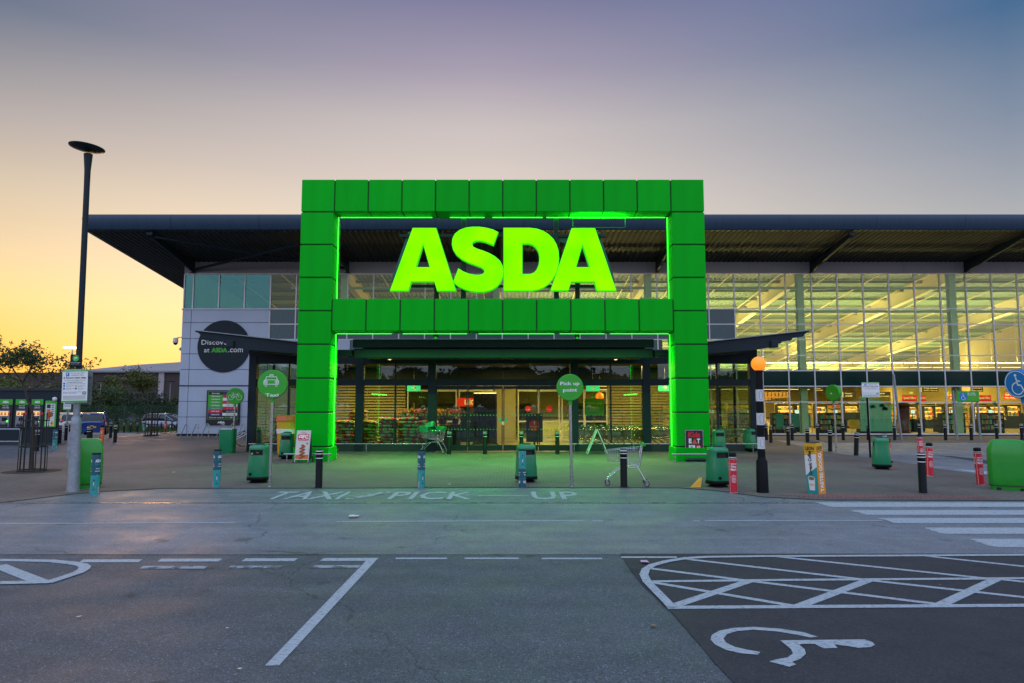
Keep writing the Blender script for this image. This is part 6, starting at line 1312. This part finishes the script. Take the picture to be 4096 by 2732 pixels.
car('white hatchback parked beside the blue one behind the lamp post', onter(273, 47.5), math.radians(132), 'car_white', 3.7, 1.64, 1.5)
car('silver people carrier parked side on by the fence near the white wall', onter(660, 68.0), math.radians(-12), 'car_silver', 4.2, 1.75, 1.6, True)
# ================================================================== INSIDE THE SHOP AND LOBBY
rr = random.Random(21)
# gondola shelving full of goods, facing the windows
for m_, c_ in (('g1', (.55, .08, .02)), ('g2', (.6, .3, .03)), ('g3', (.5, .42, .25)), ('g4', (.1, .25, .05)), ('g5', (.05, .12, .3)), ('g6', (.6, .5, .1))): mat(m_, c_, .5, var=.3, vs=20)
GM = ['g1', 'g2', 'g2', 'g3', 'g4', 'g5', 'g6', 'g6', 'g3']
def shelf_unit(seed, w=3.0, levels=5, h=1.95):
    r_ = random.Random(seed); t = T('shelf_unit', 'x', 'shelving', (0, 0, 0))
    b = MB(); b.box(-w/2, w/2, .25, .30, .03, h, 'beam_in'); b.box(-w/2, -w/2+.03, -.25, .25, .03, h, 'beam_in'); b.box(w/2-.03, w/2, -.25, .25, .03, h, 'beam_in')
    for i in range(levels): z = .12+i*(h-.15)/levels; b.box(-w/2+.031, w/2-.031, -.25, .249, z, z+.03, 'beam_in')
    b.box(-w/2, w/2, -.27, .3, h+.001, h+.06, 'tube_warm' if False else 'bag_white'); b.build('frame', t)
    b = MB()
    for i in range(levels):
        z = .152+i*(h-.15)/levels; x = -w/2+.05; top = (h-.15)/levels-.06
        while x < w/2-.15:
            k = r_.choice(GM); n = r_.randint(2, 6); ww = r_.uniform(.06, .16); hh = top*r_.uniform(.55, .98)
            for _ in range(n):
                if x+ww > w/2-.05: break
                b.box(x, x+ww*.93, -.22+r_.uniform(0, .03), .1, z, z+hh*r_.uniform(.96, 1), k); x += ww
    o = b.build('groceries', t); o['kind'] = 'stuff'; return t
protos = [shelf_unit(s) for s in (1, 2, 3)]; used_ = [0, 0, 0]
SL = [f'full grocery shelf unit, {w} of the row facing the shop windows' for w in ('first', 'second', 'third', 'fourth', 'fifth', 'sixth', 'seventh', 'eighth', 'ninth')]
spots = []
for i, x in enumerate((13.2, 16.6, 20.0, 23.4, 26.8, 30.2, 33.6, 37.0, 40.4)): spots.append(((x, 57+(i % 3)*1.1, 0), 0, SL[i], 'row of grocery shelves facing the windows'))
for i, x in enumerate((12, 16, 21, 25, 30, 34.5, 39)): spots.append(((x, 70+(i % 2)*2, 0), 0, f'grocery shelf unit {("behind the beacon", "behind the green disc sign", "behind the parking notice", "behind the teal mural", "behind the blue badge board", "behind the blue round sign", "deep inside near the far side wall")[i]}, back row', 'back row of grocery shelves'))
for i, (x, y) in enumerate(((-7.8, 44), (-4.4, 43.6), (5.6, 44), (-.2, 47), (8.6, 46))): spots.append(((x, y, 0), 0, ('grocery shelf seen through the inner doors above the compost bags', 'grocery shelf seen through the inner doors behind the flowers', 'grocery shelf seen past the nested trolleys', 'grocery shelf straight behind the middle sliding doors', 'grocery shelf seen through the lobby near the beacon')[i], 'grocery shelves seen through the lobby'))
for i, (p, rz, lb, g) in enumerate(spots):
    k = i % 3
    if not used_[k]: used_[k] = 1; o = protos[k]; o.location = p; o.rotation_euler = (0, 0, rz)
    else: o = ctree(protos[k], p, rz)
    o['label'] = lb; o['group'] = g
# produce display with wooden crates (left part of the shop windows)
# hanging signs
def hsign(x0, x1, z0, z1, Y, m, lines, label, tm='ink_white', grp='hanging aisle signs'):
    t = T('hanging_sign', label, 'sign', ((x0+x1)/2, Y, z0), 0, grp); w = (x1-x0)/2; h = z1-z0; b = MB(); b.box(-w, w, -.02, .02, 0, h, m)
    n = len(lines)
    for i, s in enumerate(lines):
        if s: b.text(s, -w*.85, h*(1-(i+.78)/n), w*.85 if len(s) > 6 else w*.3, h*(1-(i+.22)/n), tm, -.024, .03)
    b.build('board', t)
    for s in (-.8, .8): b = MB(); b.tube([(w*s, 0, h), (w*s, 0, 4.9-z0)], .006, 'steel', 4); b.build('hanger', t)
def S6(x0, x1, y0, y1, Y): return A(6, x0, y1, Y).x, A(6, x1, y1, Y).x, A(6, x0, y1, Y).z, A(6, x0, y0, Y).z
def S5(x0, x1, y0, y1, Y): return A(5, x0, y1, Y).x, A(5, x1, y1, Y).x, A(5, x0, y1, Y).z, A(5, x0, y0, Y).z
hsign(*S6(607, 720, 648, 697, 52), 52, 'red', ['Special Offers'], 'red special offers board right of the leaning grey post')
hsign(*S6(738, 792, 648, 697, 52), 52, 'red', ['Special Offers'], 'small red special offers board beside the larger one')
hsign(*S6(1200, 1303, 648, 697, 52), 52, 'red', ['Special Offers'], 'red special offers board just right of the blue badge board')
hsign(*S6(975, 1020, 632, 684, 53), 53, 'red', ['Aldi & Lidl', 'Price Match'], 'small red price match board left of the blue badge board')
hsign(*S6(1405, 1500, 632, 680, 53), 53, 'red', ['Aldi & Lidl', 'Price Match'], 'red price match board behind the blue round sign')
hsign(*S6(765, 890, 584, 622, 56), 56, 'ink_black', ['Cat food', 'Dog food'], 'black aisle sign for pet food above the special offers')
hsign(*S6(1143, 1240, 584, 622, 56), 56, 'ink_black', ['Laundry', 'Kitchen towels'], 'black aisle sign for laundry above the blue badge board')
hsign(*S6(738, 762, 588, 622, 56), 56, 'lime', ['5'], 'lime aisle number beside the pet food sign')
hsign(*S6(945, 972, 622, 655, 56), 56, 'lime', ['28'], 'lime aisle number twenty eight')
hsign(*S6(662, 690, 622, 640, 56), 56, 'lime', ['29'], 'lime aisle number twenty nine')
hsign(*S6(395, 515, 622, 668, 56), 56, 'ink_black', ['Water', 'Tinned vegetables'], 'black aisle sign for tins beside the parking notice')
hsign(*S6(125, 145, 625, 665, 56), 56, 'lime', ['31'], 'lime aisle number beside the green disc sign')
hsign(*S6(150, 245, 625, 665, 56), 56, 'ink_black', ['Squash', 'Oil'], 'black aisle sign between the disc sign and the notice')
hsign(*S5(1100, 1162, 588, 618, 56), 56, 'ink_black', ['Chips', 'Vegetables'], 'black aisle sign for vegetables above the green disc sign')
hsign(*S5(995, 1022, 586, 618, 56), 56, 'lime', ['3'], 'lime aisle number three')
hsign(*S5(835, 885, 700, 716, 54), 54, 'ink_black', ['Chilled wines'], 'dark chilled wines board above the lit cabinets')
hsign(*S5(1345, 1440, 702, 718, 54), 54, 'ink_black', ['Chilled beer'], 'dark chilled beer board above the lit cabinets')
# checkouts
def checkout():
    t = T('checkout', 'x', 'checkout')
    b = MB(); b.box(-.9, .9, -.4, .4, .02, .85, 'slate', b=.04); b.box(-.95, .95, -.45, .45, .851, .90, 'black_pl', b=.015); b.build('counter', t)
    b = MB(); b.box(-.6, -.1, -.47, -.452, .15, .75, 'seat_teal'); b.build('front_panel', t)
    b = MB(); b.tube([(.3, 0, .9), (.3, 0, 1.35)], .025, 'black_pl', 8); b.box(.12, .48, -.05, -.01, 1.25, 1.55, 'black_pl', b=.01); b.build('till_stand', t)
    b = MB(); b.box(.15, .45, -.056, -.0505, 1.28, 1.52, 'screen_white'); b.build('screen', t)
    b = MB(); b.tube([(.75, .2, .9), (.75, .2, 2.0)], .02, 'steel', 8); b.box(.62, .88, .15, .19, 1.9, 2.15, 'green_sign'); b.build('number_light', t)
    return t
ck = checkout()
for i, x in enumerate((13.5, 16.2, 19.4, 22.2, 25.0, 27.6, 30.2, 33.0)):
    o = ck if i == 0 else ctree(ck, (0, 0, 0)); o.location = (x, 47.5+.3*(i % 2), 0); o['group'] = 'checkout desks behind the shop windows'
    o['label'] = ('checkout desk nearest the beacon', 'checkout desk behind the far end teal screens', 'checkout desk behind the green disc sign', 'checkout desk beside the teal mural', 'checkout desk under the special offers boards', 'checkout desk left of the blue badge board', 'checkout desk behind the blue badge board', 'checkout desk behind the big green container')[i]+' inside the shop'
# teal seating screens by the window
for i, (x, w) in enumerate(((820, 70), (940, 80), (1035, 70))):
    p0, p1 = A(5, x-w/2, 800, 44), A(5, x+w/2, 900, 44); t = T('cafe_screen', ('teal fabric screen nearest the beacon inside the window', 'middle teal fabric screen inside the window', 'teal fabric screen by the column inside the window')[i], 'screen', ((p0.x+p1.x)/2, 44, 0), .2, 'teal screens by the window')
    b = MB(); b.box(-(p1.x-p0.x)/2, (p1.x-p0.x)/2, -.05, .05, .45, 1.3, 'seat_teal', b=.04); b.build('panel', t)
    for s in (-1, 1): b = MB(); b.tube([(s*.35, 0, 0), (s*.35, 0, .46)], .02, 'steel', 6); b.build('leg', t)
# teal mural window
x0, x1 = A(6, 280, 800, 42.7).x, A(6, 527, 800, 42.7).x; t = T('window_mural', 'pale teal illustrated screen of sun, clouds and small trees inside the window', 'mural', ((x0+x1)/2, 42.75, 0)); w = (x1-x0)/2; z1 = 2.38
b = MB(); b.box(-w, w, 0, .02, .25, z1, mat('mural_pale', (.30, .62, .52), .5, var=.06)); b.box(-w, w, -.004, -.001, .25, 1.0, mat('mural_mid', (.16, .50, .42), .5, var=.06)); y = -.006; fx = lambda x: -w+2*w*(x-280)/247; fz = lambda y_: z1-(y_-705)*(z1-.25)/243
b.poly([(fx(320), y, fz(708)), (fx(525), y, fz(708)), (fx(525), y, fz(765)), (fx(440), y, fz(730))], 'yellow'); b.disc((fx(505), fz(755)), .14, y-.002, 'yellow', 16)
for a in range(8): b.stroke([(fx(505)+.2*math.cos(a*.785), fz(755)+.2*math.sin(a*.785)), (fx(505)+.28*math.cos(a*.785), fz(755)+.28*math.sin(a*.785))], .02, y, 'yellow')
for cx_, cy_, m in ((380, 775, 'teal'), (455, 768, 'seat_teal'), (475, 790, 'teal_dark')): 
    for d in (-12, 0, 12): b.disc((fx(cx_+d), fz(cy_-(4 if d == 0 else 0))), .11, y, m, 14)
for cx_ in (312, 372, 445, 493): b.ring((fx(cx_), fz(852)), .12, .02, y, 'teal', 18); b.stroke([(fx(cx_), fz(868)), (fx(cx_), fz(888))], .02, y, 'teal'); b.stroke([(fx(cx_), fz(862)), (fx(cx_), fz(845))], .015, y, 'teal')
b.text('ASDA', fx(292), fz(738), fx(316), fz(728), 'teal', y, .05); b.build('panel', t)
b = MB(); b.box(-w-.03, w+.03, -.02, .04, .03, .249, 'slate'); b.build('base', t)
# dark red pillar box shape inside
p = A(6, 632, 900, 43.6); t = T('pillar_box', 'dark red round topped box standing inside the window', 'post box', (p.x, 43.8, .03)); b = MB(); b.lathe([(.42, 0), (.42, .1), (.36, .12), (.36, 1.75), (.44, 1.8), (.42, 1.9), (.25, 2.0), (.01, 2.04)], mat('maroon', (.10, .008, .012), .4), 24); b.build('body', t); b = MB(); b.box(-.14, .14, -.375, -.35, 1.45, 1.5, 'ink_black'); b.build('slot', t)
p = A(5, 1420, 930, 43.6); t = T('yellow_chair', 'low yellow padded seat inside the shop window', 'chair', (p.x, 43.6, .03)); b = MB(); b.sq([(.35, .35, .3), (.5, .4, .33), (.52, .38, .3)], 'yellow', 20, 3); b.build('seat', t); b = MB(); b.sq([(.5, .4, .08), (.85, .38, .08), (.9, .3, .06)], 'yellow', 20, 3); b.v = [q_+Vector((0, .25, 0)) for q_ in b.v]; b.build('backrest', t)
for s in (-1, 1): b = MB(); b.tube([(s*.3, 0, 0), (s*.25, 0, .36)], .02, 'steel', 6); b.build('leg', t)
# ---- compost and bag stacks in the lobby windows
def bag_mesh(m1, m2, v=0):
    b = MB(); secs = []; nx, nr = 12, 14
    for i in range(nx+1):
        u = -1+2*i/nx; k = (1-abs(u)**5)**.5*.92+.08; ring = []
        for j in range(nr):
            a = 2*math.pi*j/nr; c, s = math.cos(a), math.sin(a); ring.append((u*.43, .26*(k*.5+.5)*math.copysign(abs(c)**.6, c), .070*k*math.copysign(abs(s)**.8, s)+.008*math.sin(9*u+j+2*v)-.03*abs(u)**3*(.5+.3*v)))
        secs.append(ring)
    o_ = []
    for r in secs: o_ += r
    for i in range(nx):
        for j in range(nr):
            up = 0 < j < nr/2-1; m = 'bag_white' if i in (0, nx-1) or (i in (2+v, 3+v) and not up) or j in (7,) and i % 3 else (m1 if (i+v) % 5 in (0, 1, 2) else m2)
            b.add([o_[i*nr+j], o_[i*nr+(j+1) % nr], o_[(i+1)*nr+(j+1) % nr], o_[(i+1)*nr+j]], [(0, 1, 2, 3)], m, True)
    b.add(secs[0], [tuple(range(nr-1, -1, -1))], 'bag_white'); b.add(secs[-1], [tuple(range(nr))], 'bag_white')
    return b
def stack(name, m1, m2, x, y, n, desc, grp, proto={}, jit=.045):
    for i in range(n):
        w = ['bottom', 'second', 'third', 'fourth', 'fifth', 'sixth', 'seventh', 'eighth', 'ninth', 'tenth', 'eleventh', 'topmost'][i] if i < n-1 else 'topmost'
        lb = f'{w} bag of the {desc}'; key = (m1, m2, rr.randint(0, 2))
        if key not in proto: o = proto[key] = bag_mesh(*key).build(name, None, False, lb, 'sack', grp)
        else: o = proto[key].copy(); S.collection.objects.link(o); o['label'] = lb; o['group'] = grp
        o.location = (x+rr.uniform(-jit, jit), y+rr.uniform(-jit, jit), .24+i*.138); o.rotation_euler = (rr.uniform(-.05, .05), rr.uniform(-.06, .06), rr.uniform(-.08, .08)+(math.pi if rr.random() < .5 else 0))
CG = 'bags of compost stacked behind the lobby glass'
for (x, y, n, d) in ((-6.95, 28.9, 8, 'red compost stack nearest the gateway column'), (-6.08, 28.9, 8, 'red compost stack behind the first dark lobby column'), (-5.2, 28.9, 9, 'red compost stack left of the thin mullion'), (-4.36, 28.9, 9, 'red compost stack right of the thin mullion'), (-3.52, 28.9, 8, 'red compost stack beside the door column'), (-6.6, 29.6, 11, 'rear compost stack behind the gateway column')):
    stack('compost_bag', 'bag_red', 'bag_green', x, y, n, d, CG)
BG = 'blue bags stacked behind the left lobby glass'
for (x, y, n, d) in ((-9.6, 29.0, 9, 'blue bag stack by the lobby corner'), (-8.75+.1, 29.0, 8, 'blue bag stack beside the thin left mullion'), (-7.85, 29.1, 8, 'blue bag stack behind the cup shaped bin')):
    stack('blue_bag', 'bag_blue', 'navy', x, y, n, d, BG)
for i, (x, w) in enumerate(((-5.0, 4.6), (-8.9, 3.0))):
    t = T('pallet', ('wooden pallet under the red compost stacks', 'wooden pallet under the blue bag stacks')[i], 'pallet', (x, 29.1, .022)); b = MB()
    for k in range(5): b.box(-w/2, w/2, -.5+.22*k, -.36+.22*k, .10, .13, 'wood')
    b.build('deck_board', t)
    for k in range(3): b = MB(); b.box(-w/2+k*(w-.1)/2, -w/2+.1+k*(w-.1)/2, -.5, .52, .0, .099, 'wood'); b.build('bearer', t)
# flowers display
for i, (x, y, m) in enumerate(((-4.9, 31.4, 'flower'), (-4.2, 31.2, 'flower_pink'), (-3.6, 31.3, 'flower'), (-3.1, 31.0, 'flower'), (-2.6, 31.6, 'flower_pink'), (-4.5, 32.2, 'flower'), (-3.3, 32.2, 'flower'))):
    t = T('potted_flowers', ('yellow potted flowers on a stand above the tall compost stack', 'pink potted flowers beside the yellow ones', 'yellow potted flowers in the middle of the display', 'yellow potted flowers by the door column', 'pink potted flowers seen through the first door', 'rear yellow flowers above the compost', 'rear yellow flowers near the door')[i], 'plant', (x, y, .02), 0, 'potted flowers in the lobby')
    b = MB(); b.lathe([(.13, 1.02), (.17, 1.25), (.18, 1.26)], 'ink_black', 12); b.build('pot', t); b = MB(); b.box(-.25, .25, -.25, .25, 0, .99, 'ink_black'); b.box(-.27, .27, -.27, .27, .991, 1.019, 'wood'); b.build('stand', t)
    b = MB(); pts = [Vector((rr.gauss(0, .16), rr.gauss(0, .14), rr.uniform(1.26, 1.6))) for _ in range(40)]; leaf_cloud(b, pts, 160, .04, .06, ['leaf', 'leaf2'], rr); b.build('foliage', t)
    b = MB()
    for _ in range(26): b.sph((rr.gauss(0, .17), rr.gauss(0, .15), rr.uniform(1.45, 1.72)), .035, m, 6, 4)
    b.build('flowers', t)
# nested trolleys behind the right-hand lobby glass
k = 0
for row_, (y, xs) in enumerate(((29.15, [2.9+.27*i for i in range(13)]), (29.95, [3.0+.27*i for i in range(14)]), (29.15, [6.75+.27*i for i in range(11)]))):
    for i, x in enumerate(xs):
        o = ctree(trp, (x, y, .022), 0); o['group'] = 'rows of nested trolleys behind the lobby glass'
        o['label'] = ('trolley nested in the front row beside the door column', 'trolley nested in the rear row behind the lobby glass', 'trolley nested in the row nearest the lobby corner')[row_]
# lobby interior furniture
x0, x1 = A(3, 1358, 800, 33).x, A(3, 1545, 800, 33).x; t = T('display_screen', 'tall black switched off display totem inside the sliding doors', 'display screen', ((x0+x1)/2, 33, .022)); w = (x1-x0)/2
b = MB(); b.box(-w, w, -.08, .08, .05, 2.55, 'ink_black', b=.02); b.box(-w*1.1, w*1.1, -.2, .2, 0, .049, 'ink_black'); b.build('housing', t); b = MB(); b.box(-w+.07, w-.07, -.086, -.081, .35, 2.4, 'screen_dark'); b.build('screen', t); b = MB(); b.box(-w+.03, w-.03, -.09, -.081, 2.44, 2.47, 'tube_warm'); b.build('light_bar', t)
for i, (c, x, s, m) in enumerate(((3, 1325, '', 'ink_black'), (4, 270, 'No entry', 'red'))):
    p = A(c, x, 900, 31.5); t = T('pavement_sign', ('black arrow sign on a stand inside the entrance door', 'black sign with a red no entry disc inside the exit door')[i], 'sign', (p.x, 31.5, .022)); b = MB(); b.box(-.38, .38, -.02, .02, .2, 1.5, 'ink_black', b=.01); b.box(-.45, .45, -.25, .25, 0, .06, 'ink_black', b=.02); b.box(-.05, .05, -.015, .015, .061, .2, 'ink_black'); b.build('board', t)
    b = MB()
    if i: b.disc((0, .95), .25, -.024, 'red', 24); b.text('!', -.03, 1.0, .03, 1.14, 'ink_white', -.027, .03); b.text('No entry', -.18, .86, .18, .93, 'ink_white', -.027, .03)
    else: b.stroke([(0, .9), (0, 1.2)], .03, -.024, 'lime'); b.stroke([(-.08, 1.1), (0, 1.2), (.08, 1.1)], .03, -.024, 'lime')
    b.build('face', t)
p = A(3, 1290, 705, 35.2); t = T('red_shop_sign', 'glowing red sign with white letters above the inner doors', 'sign', (p.x+.3, 35.2, p.z-.2)); b = MB(); b.box(-.7, .7, -.02, .02, 0, .42, mat('red_lit', (.6, .02, .02), .5, emit=(1, .03, .02), es=.35)); b.build('board', t); b = MB(); b.text('LEON', -.3, .08, .5, .34, 'ink_white', -.03, .05); b.build('lettering', t); b = MB(); b.tube([(-.5, 0, .42), (-.5, 0, 1.3)], .006, 'steel', 4); b.tube([(.5, 0, .42), (.5, 0, 1.3)], .006, 'steel', 4); b.build('hanger', t)
for i, (c, x) in enumerate(((3, 892), (4, 728), (4, 1293))):
    p = A(c, x, 612, 34); t = T('exit_sign', ('green exit sign above the flowers', 'green exit sign above the nested trolleys', 'green exit sign near the gateway column')[i], 'exit sign', (p.x, 34, p.z-.02), 0, 'green exit signs in the lobby'); b = MB(); b.box(-.33, .33, -.02, .02, 0, .34, mat('exit_green', (.02, .4, .2), .5, emit=(.05, 1, .45), es=.7)); b.stroke([(-.1, .17), (.1, .17)], .04, -.024, 'ink_white'); b.stroke([(0, .25), (.1, .17), (0, .09)], .04, -.024, 'ink_white'); b.build('board', t); b = MB(); b.tube([(0, 0, .34), (0, 0, 3.84-t.location.z)], .01, 'steel', 4); b.build('hanger', t)
p = A(4, 783, 657, 33); t = T('orange_ball_lamp', 'orange paper ball hanging over the trolleys', 'decoration', (p.x, 33, p.z)); b = MB(); b.sph((0, 0, 0), .2, 'lamp_orange', 16, 10); b.build('ball', t); b = MB(); b.tube([(0, 0, .2), (0, 0, 3.84-p.z)], .005, 'steel', 4); b.build('hanger', t)
p = A(4, 740, 765, 32); t = T('open_hours_sign', 'green we are open twenty four hours board over the trolleys', 'sign', (p.x, 32, 1.45)); b = MB(); b.box(-.45, .45, -.02, .02, 0, .75, 'green_sign'); b.text("We're open", -.38, .48, .38, .6, 'lime', -.024, .02); b.text('24hrs', -.22, .28, .22, .4, 'lime', -.024, .02); b.build('board', t); b = MB(); b.tube([(0, 0, -1.43), (0, 0, 0)], .02, 'steel', 6); b.build('post', t)
# cup shaped bin and green banner beside the gateway column
p = G(2, 1062, 1110); t = T('cup_shaped_bin', 'yellow and orange giant cup shaped bin beside the green column', 'bin', (p.x, p.y, 0.012)); b = MB(); b.lathe([(.30, 0), (.30, .06), (.31, .08), (.37, 1.28)], 'yellow', 26); b.build('cup', t); b = MB(); b.lathe([(.40, 1.27), (.41, 1.31), (.385, 1.34), (.385, 1.45), (.35, 1.5), (.1, 1.5)], 'orange', 26); b.build('lid', t)
b = MB(); b.lathe([(.373-.0005, .98), (.36, .80)], 'ink_white', 26, False); b.build('white_band', t)
p = G(2, 1072, 1085); zt = A(2, 1072, 808, p.y).z; zb = A(2, 1072, 880, p.y).z; t = T('green_banner', 'lime green saver banner on a pole behind the cup shaped bin', 'banner', (p.x+.05, p.y+.55, 0.012)); b = MB(); b.box(-.52, .52, -.01, .01, zb-.1, zt, 'lime'); b.text('ASDA', -.15, zt-.17, .15, zt-.08, 'green_bin', -.014, .05); b.text('START YOUR', -.3, zt-.38, .3, zt-.28, 'leaf_dk', -.014, .02); b.text('SAVES 1M', -.38, zt-.62, .38, zt-.42, 'leaf_dk', -.014, .05); b.build('board', t)
b = MB(); b.tube([(0, 0, 0), (0, 0, zb-.1)], .025, 'ink_black', 6); b.build('pole', t)
# ---- woods across the car park behind the viewer (seen mirrored in the dark glass)
b = MB(); r_ = random.Random(2)
cl = [(Vector((x, -95+r_.uniform(-8, 8), 0)), r_.uniform(7, 12)) for x in range(-160, 170, 6)]
for c, h in cl:
    b.sph((c.x, c.y, h*.48), 1, 'leaf_dk', 12, 8, (4.6, 3.4, h*.44))
    for _ in range(620):
        a = Vector((r_.gauss(0, 1), r_.gauss(0, 1), r_.gauss(0, 1))).normalized()*r_.uniform(.6, 1); p = Vector((c.x+a.x*5.5, c.y+a.y*4, h*.52+a.z*h*.48)); s = r_.uniform(.35, .7)
        u = Vector((r_.gauss(0, 1), r_.gauss(0, 1), r_.gauss(0, 1))).normalized(); v = u.cross(Vector((0, 0, 1))).normalized(); b.poly([p-u*s, p+v*s*.7, p+u*s, p-v*s*.7], 'leaf_dk')
b.build('far_woodland', None, kind='stuff')
# low dark goods racks between the windows and the checkouts
def low_rack(seed):
    r_ = random.Random(seed); t = T('goods_rack', 'x', 'goods rack'); b = MB(); b.box(-.75, .75, -.25, .25, .03, .28, 'slate'); b.box(-.75, .75, .2, .25, .281, 1.35, 'slate'); b.box(-.75, -.72, -.25, .199, .281, 1.35, 'slate'); b.box(.72, .75, -.25, .199, .281, 1.35, 'slate')
    for z in (.6, .95): b.box(-.719, .719, -.22, .199, z, z+.02, 'slate')
    b.build('frame', t); b = MB()
    for z in (.285, .625, .975):
        x = -.7
        while x < .62: w = r_.uniform(.07, .15); b.box(x, x+w*.92, -.2, .1, z, z+r_.uniform(.15, .28), r_.choice(GM+['teal', 'slate', 'seat_teal'])); x += w
    o = b.build('goods', t); return t
lr = low_rack(4)
for i, x in enumerate((15.0, 17.9, 20.9, 23.6, 28.9, 31.6, 34.3)):
    o = lr if i == 0 else ctree(lr, (0, 0, 0)); o.location = (x, 45.2+.2*(i % 2), 0); o['group'] = 'low dark goods racks inside the shop windows'; o['label'] = 'low dark goods rack '+('behind the teal fabric screens', 'behind the lobby side bollards', 'left of the teal mural', 'right of the teal mural', 'left of the blue badge board', 'right of the blue badge board', 'behind the blue round sign')[i]+', inside the window'
# lit cabinets full of drinks and snacks
for i, (c, x0, x1, y0, y1) in enumerate(((5, 808, 930, 735, 800), (5, 960, 1020, 730, 790), (5, 1110, 1190, 740, 812), (5, 1335, 1440, 735, 782), (6, 668, 725, 742, 835), (6, 785, 852, 742, 840), (6, 870, 930, 742, 820), (6, 975, 1030, 742, 820), (6, 1180, 1285, 742, 835), (6, 1300, 1420, 740, 840), (6, 1435, 1530, 735, 810))):
    Yc = 53.6; p0, p1 = A(c, x0, y1, Yc), A(c, x1, y0, Yc); t = T('lit_cabinet', 'brightly lit goods cabinet '+('right behind the beacon', 'just right of the beacon', 'behind the first column', 'beside the green disc sign', 'right of the red pillar box shape', 'under the small special offers board', 'third from the pillar box shape', 'left of the blue badge board', 'between the blue badge board legs', 'right of the blue badge board', 'behind the blue round sign')[i]+' inside the shop', 'cabinet', ((p0.x+p1.x)/2, Yc, 0), 0, 'brightly lit goods cabinets inside the shop'); w = (p1.x-p0.x)/2; z0, z1 = max(.15, p0.z), p1.z
    b = MB(); b.box(-w-.05, w+.05, .0, .5, .03, z0, 'slate'); b.box(-w-.05, w+.05, .0, .5, z1, z1+.12, 'ink_black'); b.box(-w-.05, -w, .0, .5, z0, z1, 'ink_black'); b.box(w, w+.05, .0, .5, z0, z1, 'ink_black'); b.build('housing', t)
    b = MB(); b.box(-w, w, .3, .32, z0, z1, mat('cabinet_glow', (.5, .4, .2), .5, emit=(1.0, .58, .14), es=1.5)); b.build('lit_back', t)
    b = MB(); n = max(2, int((z1-z0)/.3))
    for k in range(n):
        z = z0+(z1-z0)*k/n; b.box(-w, w, .02, .29, z, z+.02, 'bag_white'); x = -w+.03
        while x < w-.1: ww = rr.uniform(.06, .13); b.box(x, x+ww*.9, .05, .2, z+.021, z+(z1-z0)/n*rr.uniform(.5, .85), rr.choice(GM)); x += ww*rr.uniform(1, 1.3)
    b.build('goods', t)
# timber produce canopy
t = T('timber_canopy', 'slatted orange timber canopy with hanging lamps over the produce area behind the beacon', 'canopy', (A(5, 780, 640, 55).x, 55, 0)); p0, p1 = A(5, 690, 690, 55), A(5, 885, 622, 55); b = MB(); w = (p1.x-p0.x)/2
for k in range(7): x = -w+2*w*k/7; b.box(x, x+w*.22, -.6, .0, p0.z+.05*k, p1.z-.02, 'wood')
b.box(-w, w, -.02, .06, p1.z-.12, p1.z, 'wood'); b.box(-w, w, -.62, -.601, p0.z+.2, p0.z+.34, 'wood'); b.build('slats', t)
for s_ in (-1, 1): b = MB(); b.box(s_*w-.06, s_*w+.06, -.04, .04, .03, p1.z, 'wood'); b.build('post', t)
# ---- litter
def scrap(p, s, m, label, n=3, nm='litter_scrap'):
    b = MB(); r_ = random.Random(int(p[0]*100)); s *= .62
    for _ in range(n):
        o_ = Vector((p[0]+r_.uniform(-s, s)*.6, p[1]+r_.uniform(-s, s)*.5, .018+(.012 if p[1] > 15 else 0)))
        b.poly([tuple(o_+Vector((r_.uniform(.3, 1)*s*a, r_.uniform(.3, 1)*s*c, r_.uniform(0, s*.35)))) for a, c in ((-1, -1), (1, -1), (1, 1), (-1, 1))], m)
    b.build(nm, None, False, label, 'litter', 'scraps of litter on the ground')
scrap(M5(2075, 252), .12, 'bag_white', 'torn white paper scattered beside the long white lane line', 9)
scrap(M7(238, 494), .09, 'pink', 'crumpled pink wrapper by the curved hatching line', 4); scrap(M5(463, 845), .03, 'bag_white', 'small white scrap on the asphalt near the bottom edge', 2); scrap(M6(665, 72), .06, 'bag_white', 'small paper scrap on the paving before the teal bollard')
scrap(M7(290, 845), .06, 'wood', 'brown twig on the asphalt left of the painted wheelchair', 1, 'twig'); scrap(M7(1888, 617), .04, 'orange', 'orange scrap inside the hatched bay', 1); scrap(M5(1335, 912), .025, 'bag_white', 'white scrap left of the long bay line', 1); scrap(M5(1410, 1156), .035, 'bag_white', 'pale scrap near the lower end of the bay line', 1)
scrap(G(6, 552, 1034), .09, 'blue_sign', 'blue can lying on the side car park', 2); scrap(G(6, 712, 1025), .09, 'wood', 'brown paper bag on the side car park', 2); scrap(G(2, 190, 1262), .07, 'bag_white', 'white scrap on the empty paving left of the teal bollard', 2); scrap(G(3, 1408, 1153), .06, 'bag_white', 'white scrap on the green lit paving before the doors', 2)
scrap(M6(1478, 629), .03, 'red', 'dark red scrap just beyond the middle dashed line', 1); scrap(M6(1388, 602), .03, 'teal', 'tiny teal scrap beside the red one', 1); scrap(M7(440, 180), .05, 'green_sign', 'small green scrap on the road before the litter bin', 1)
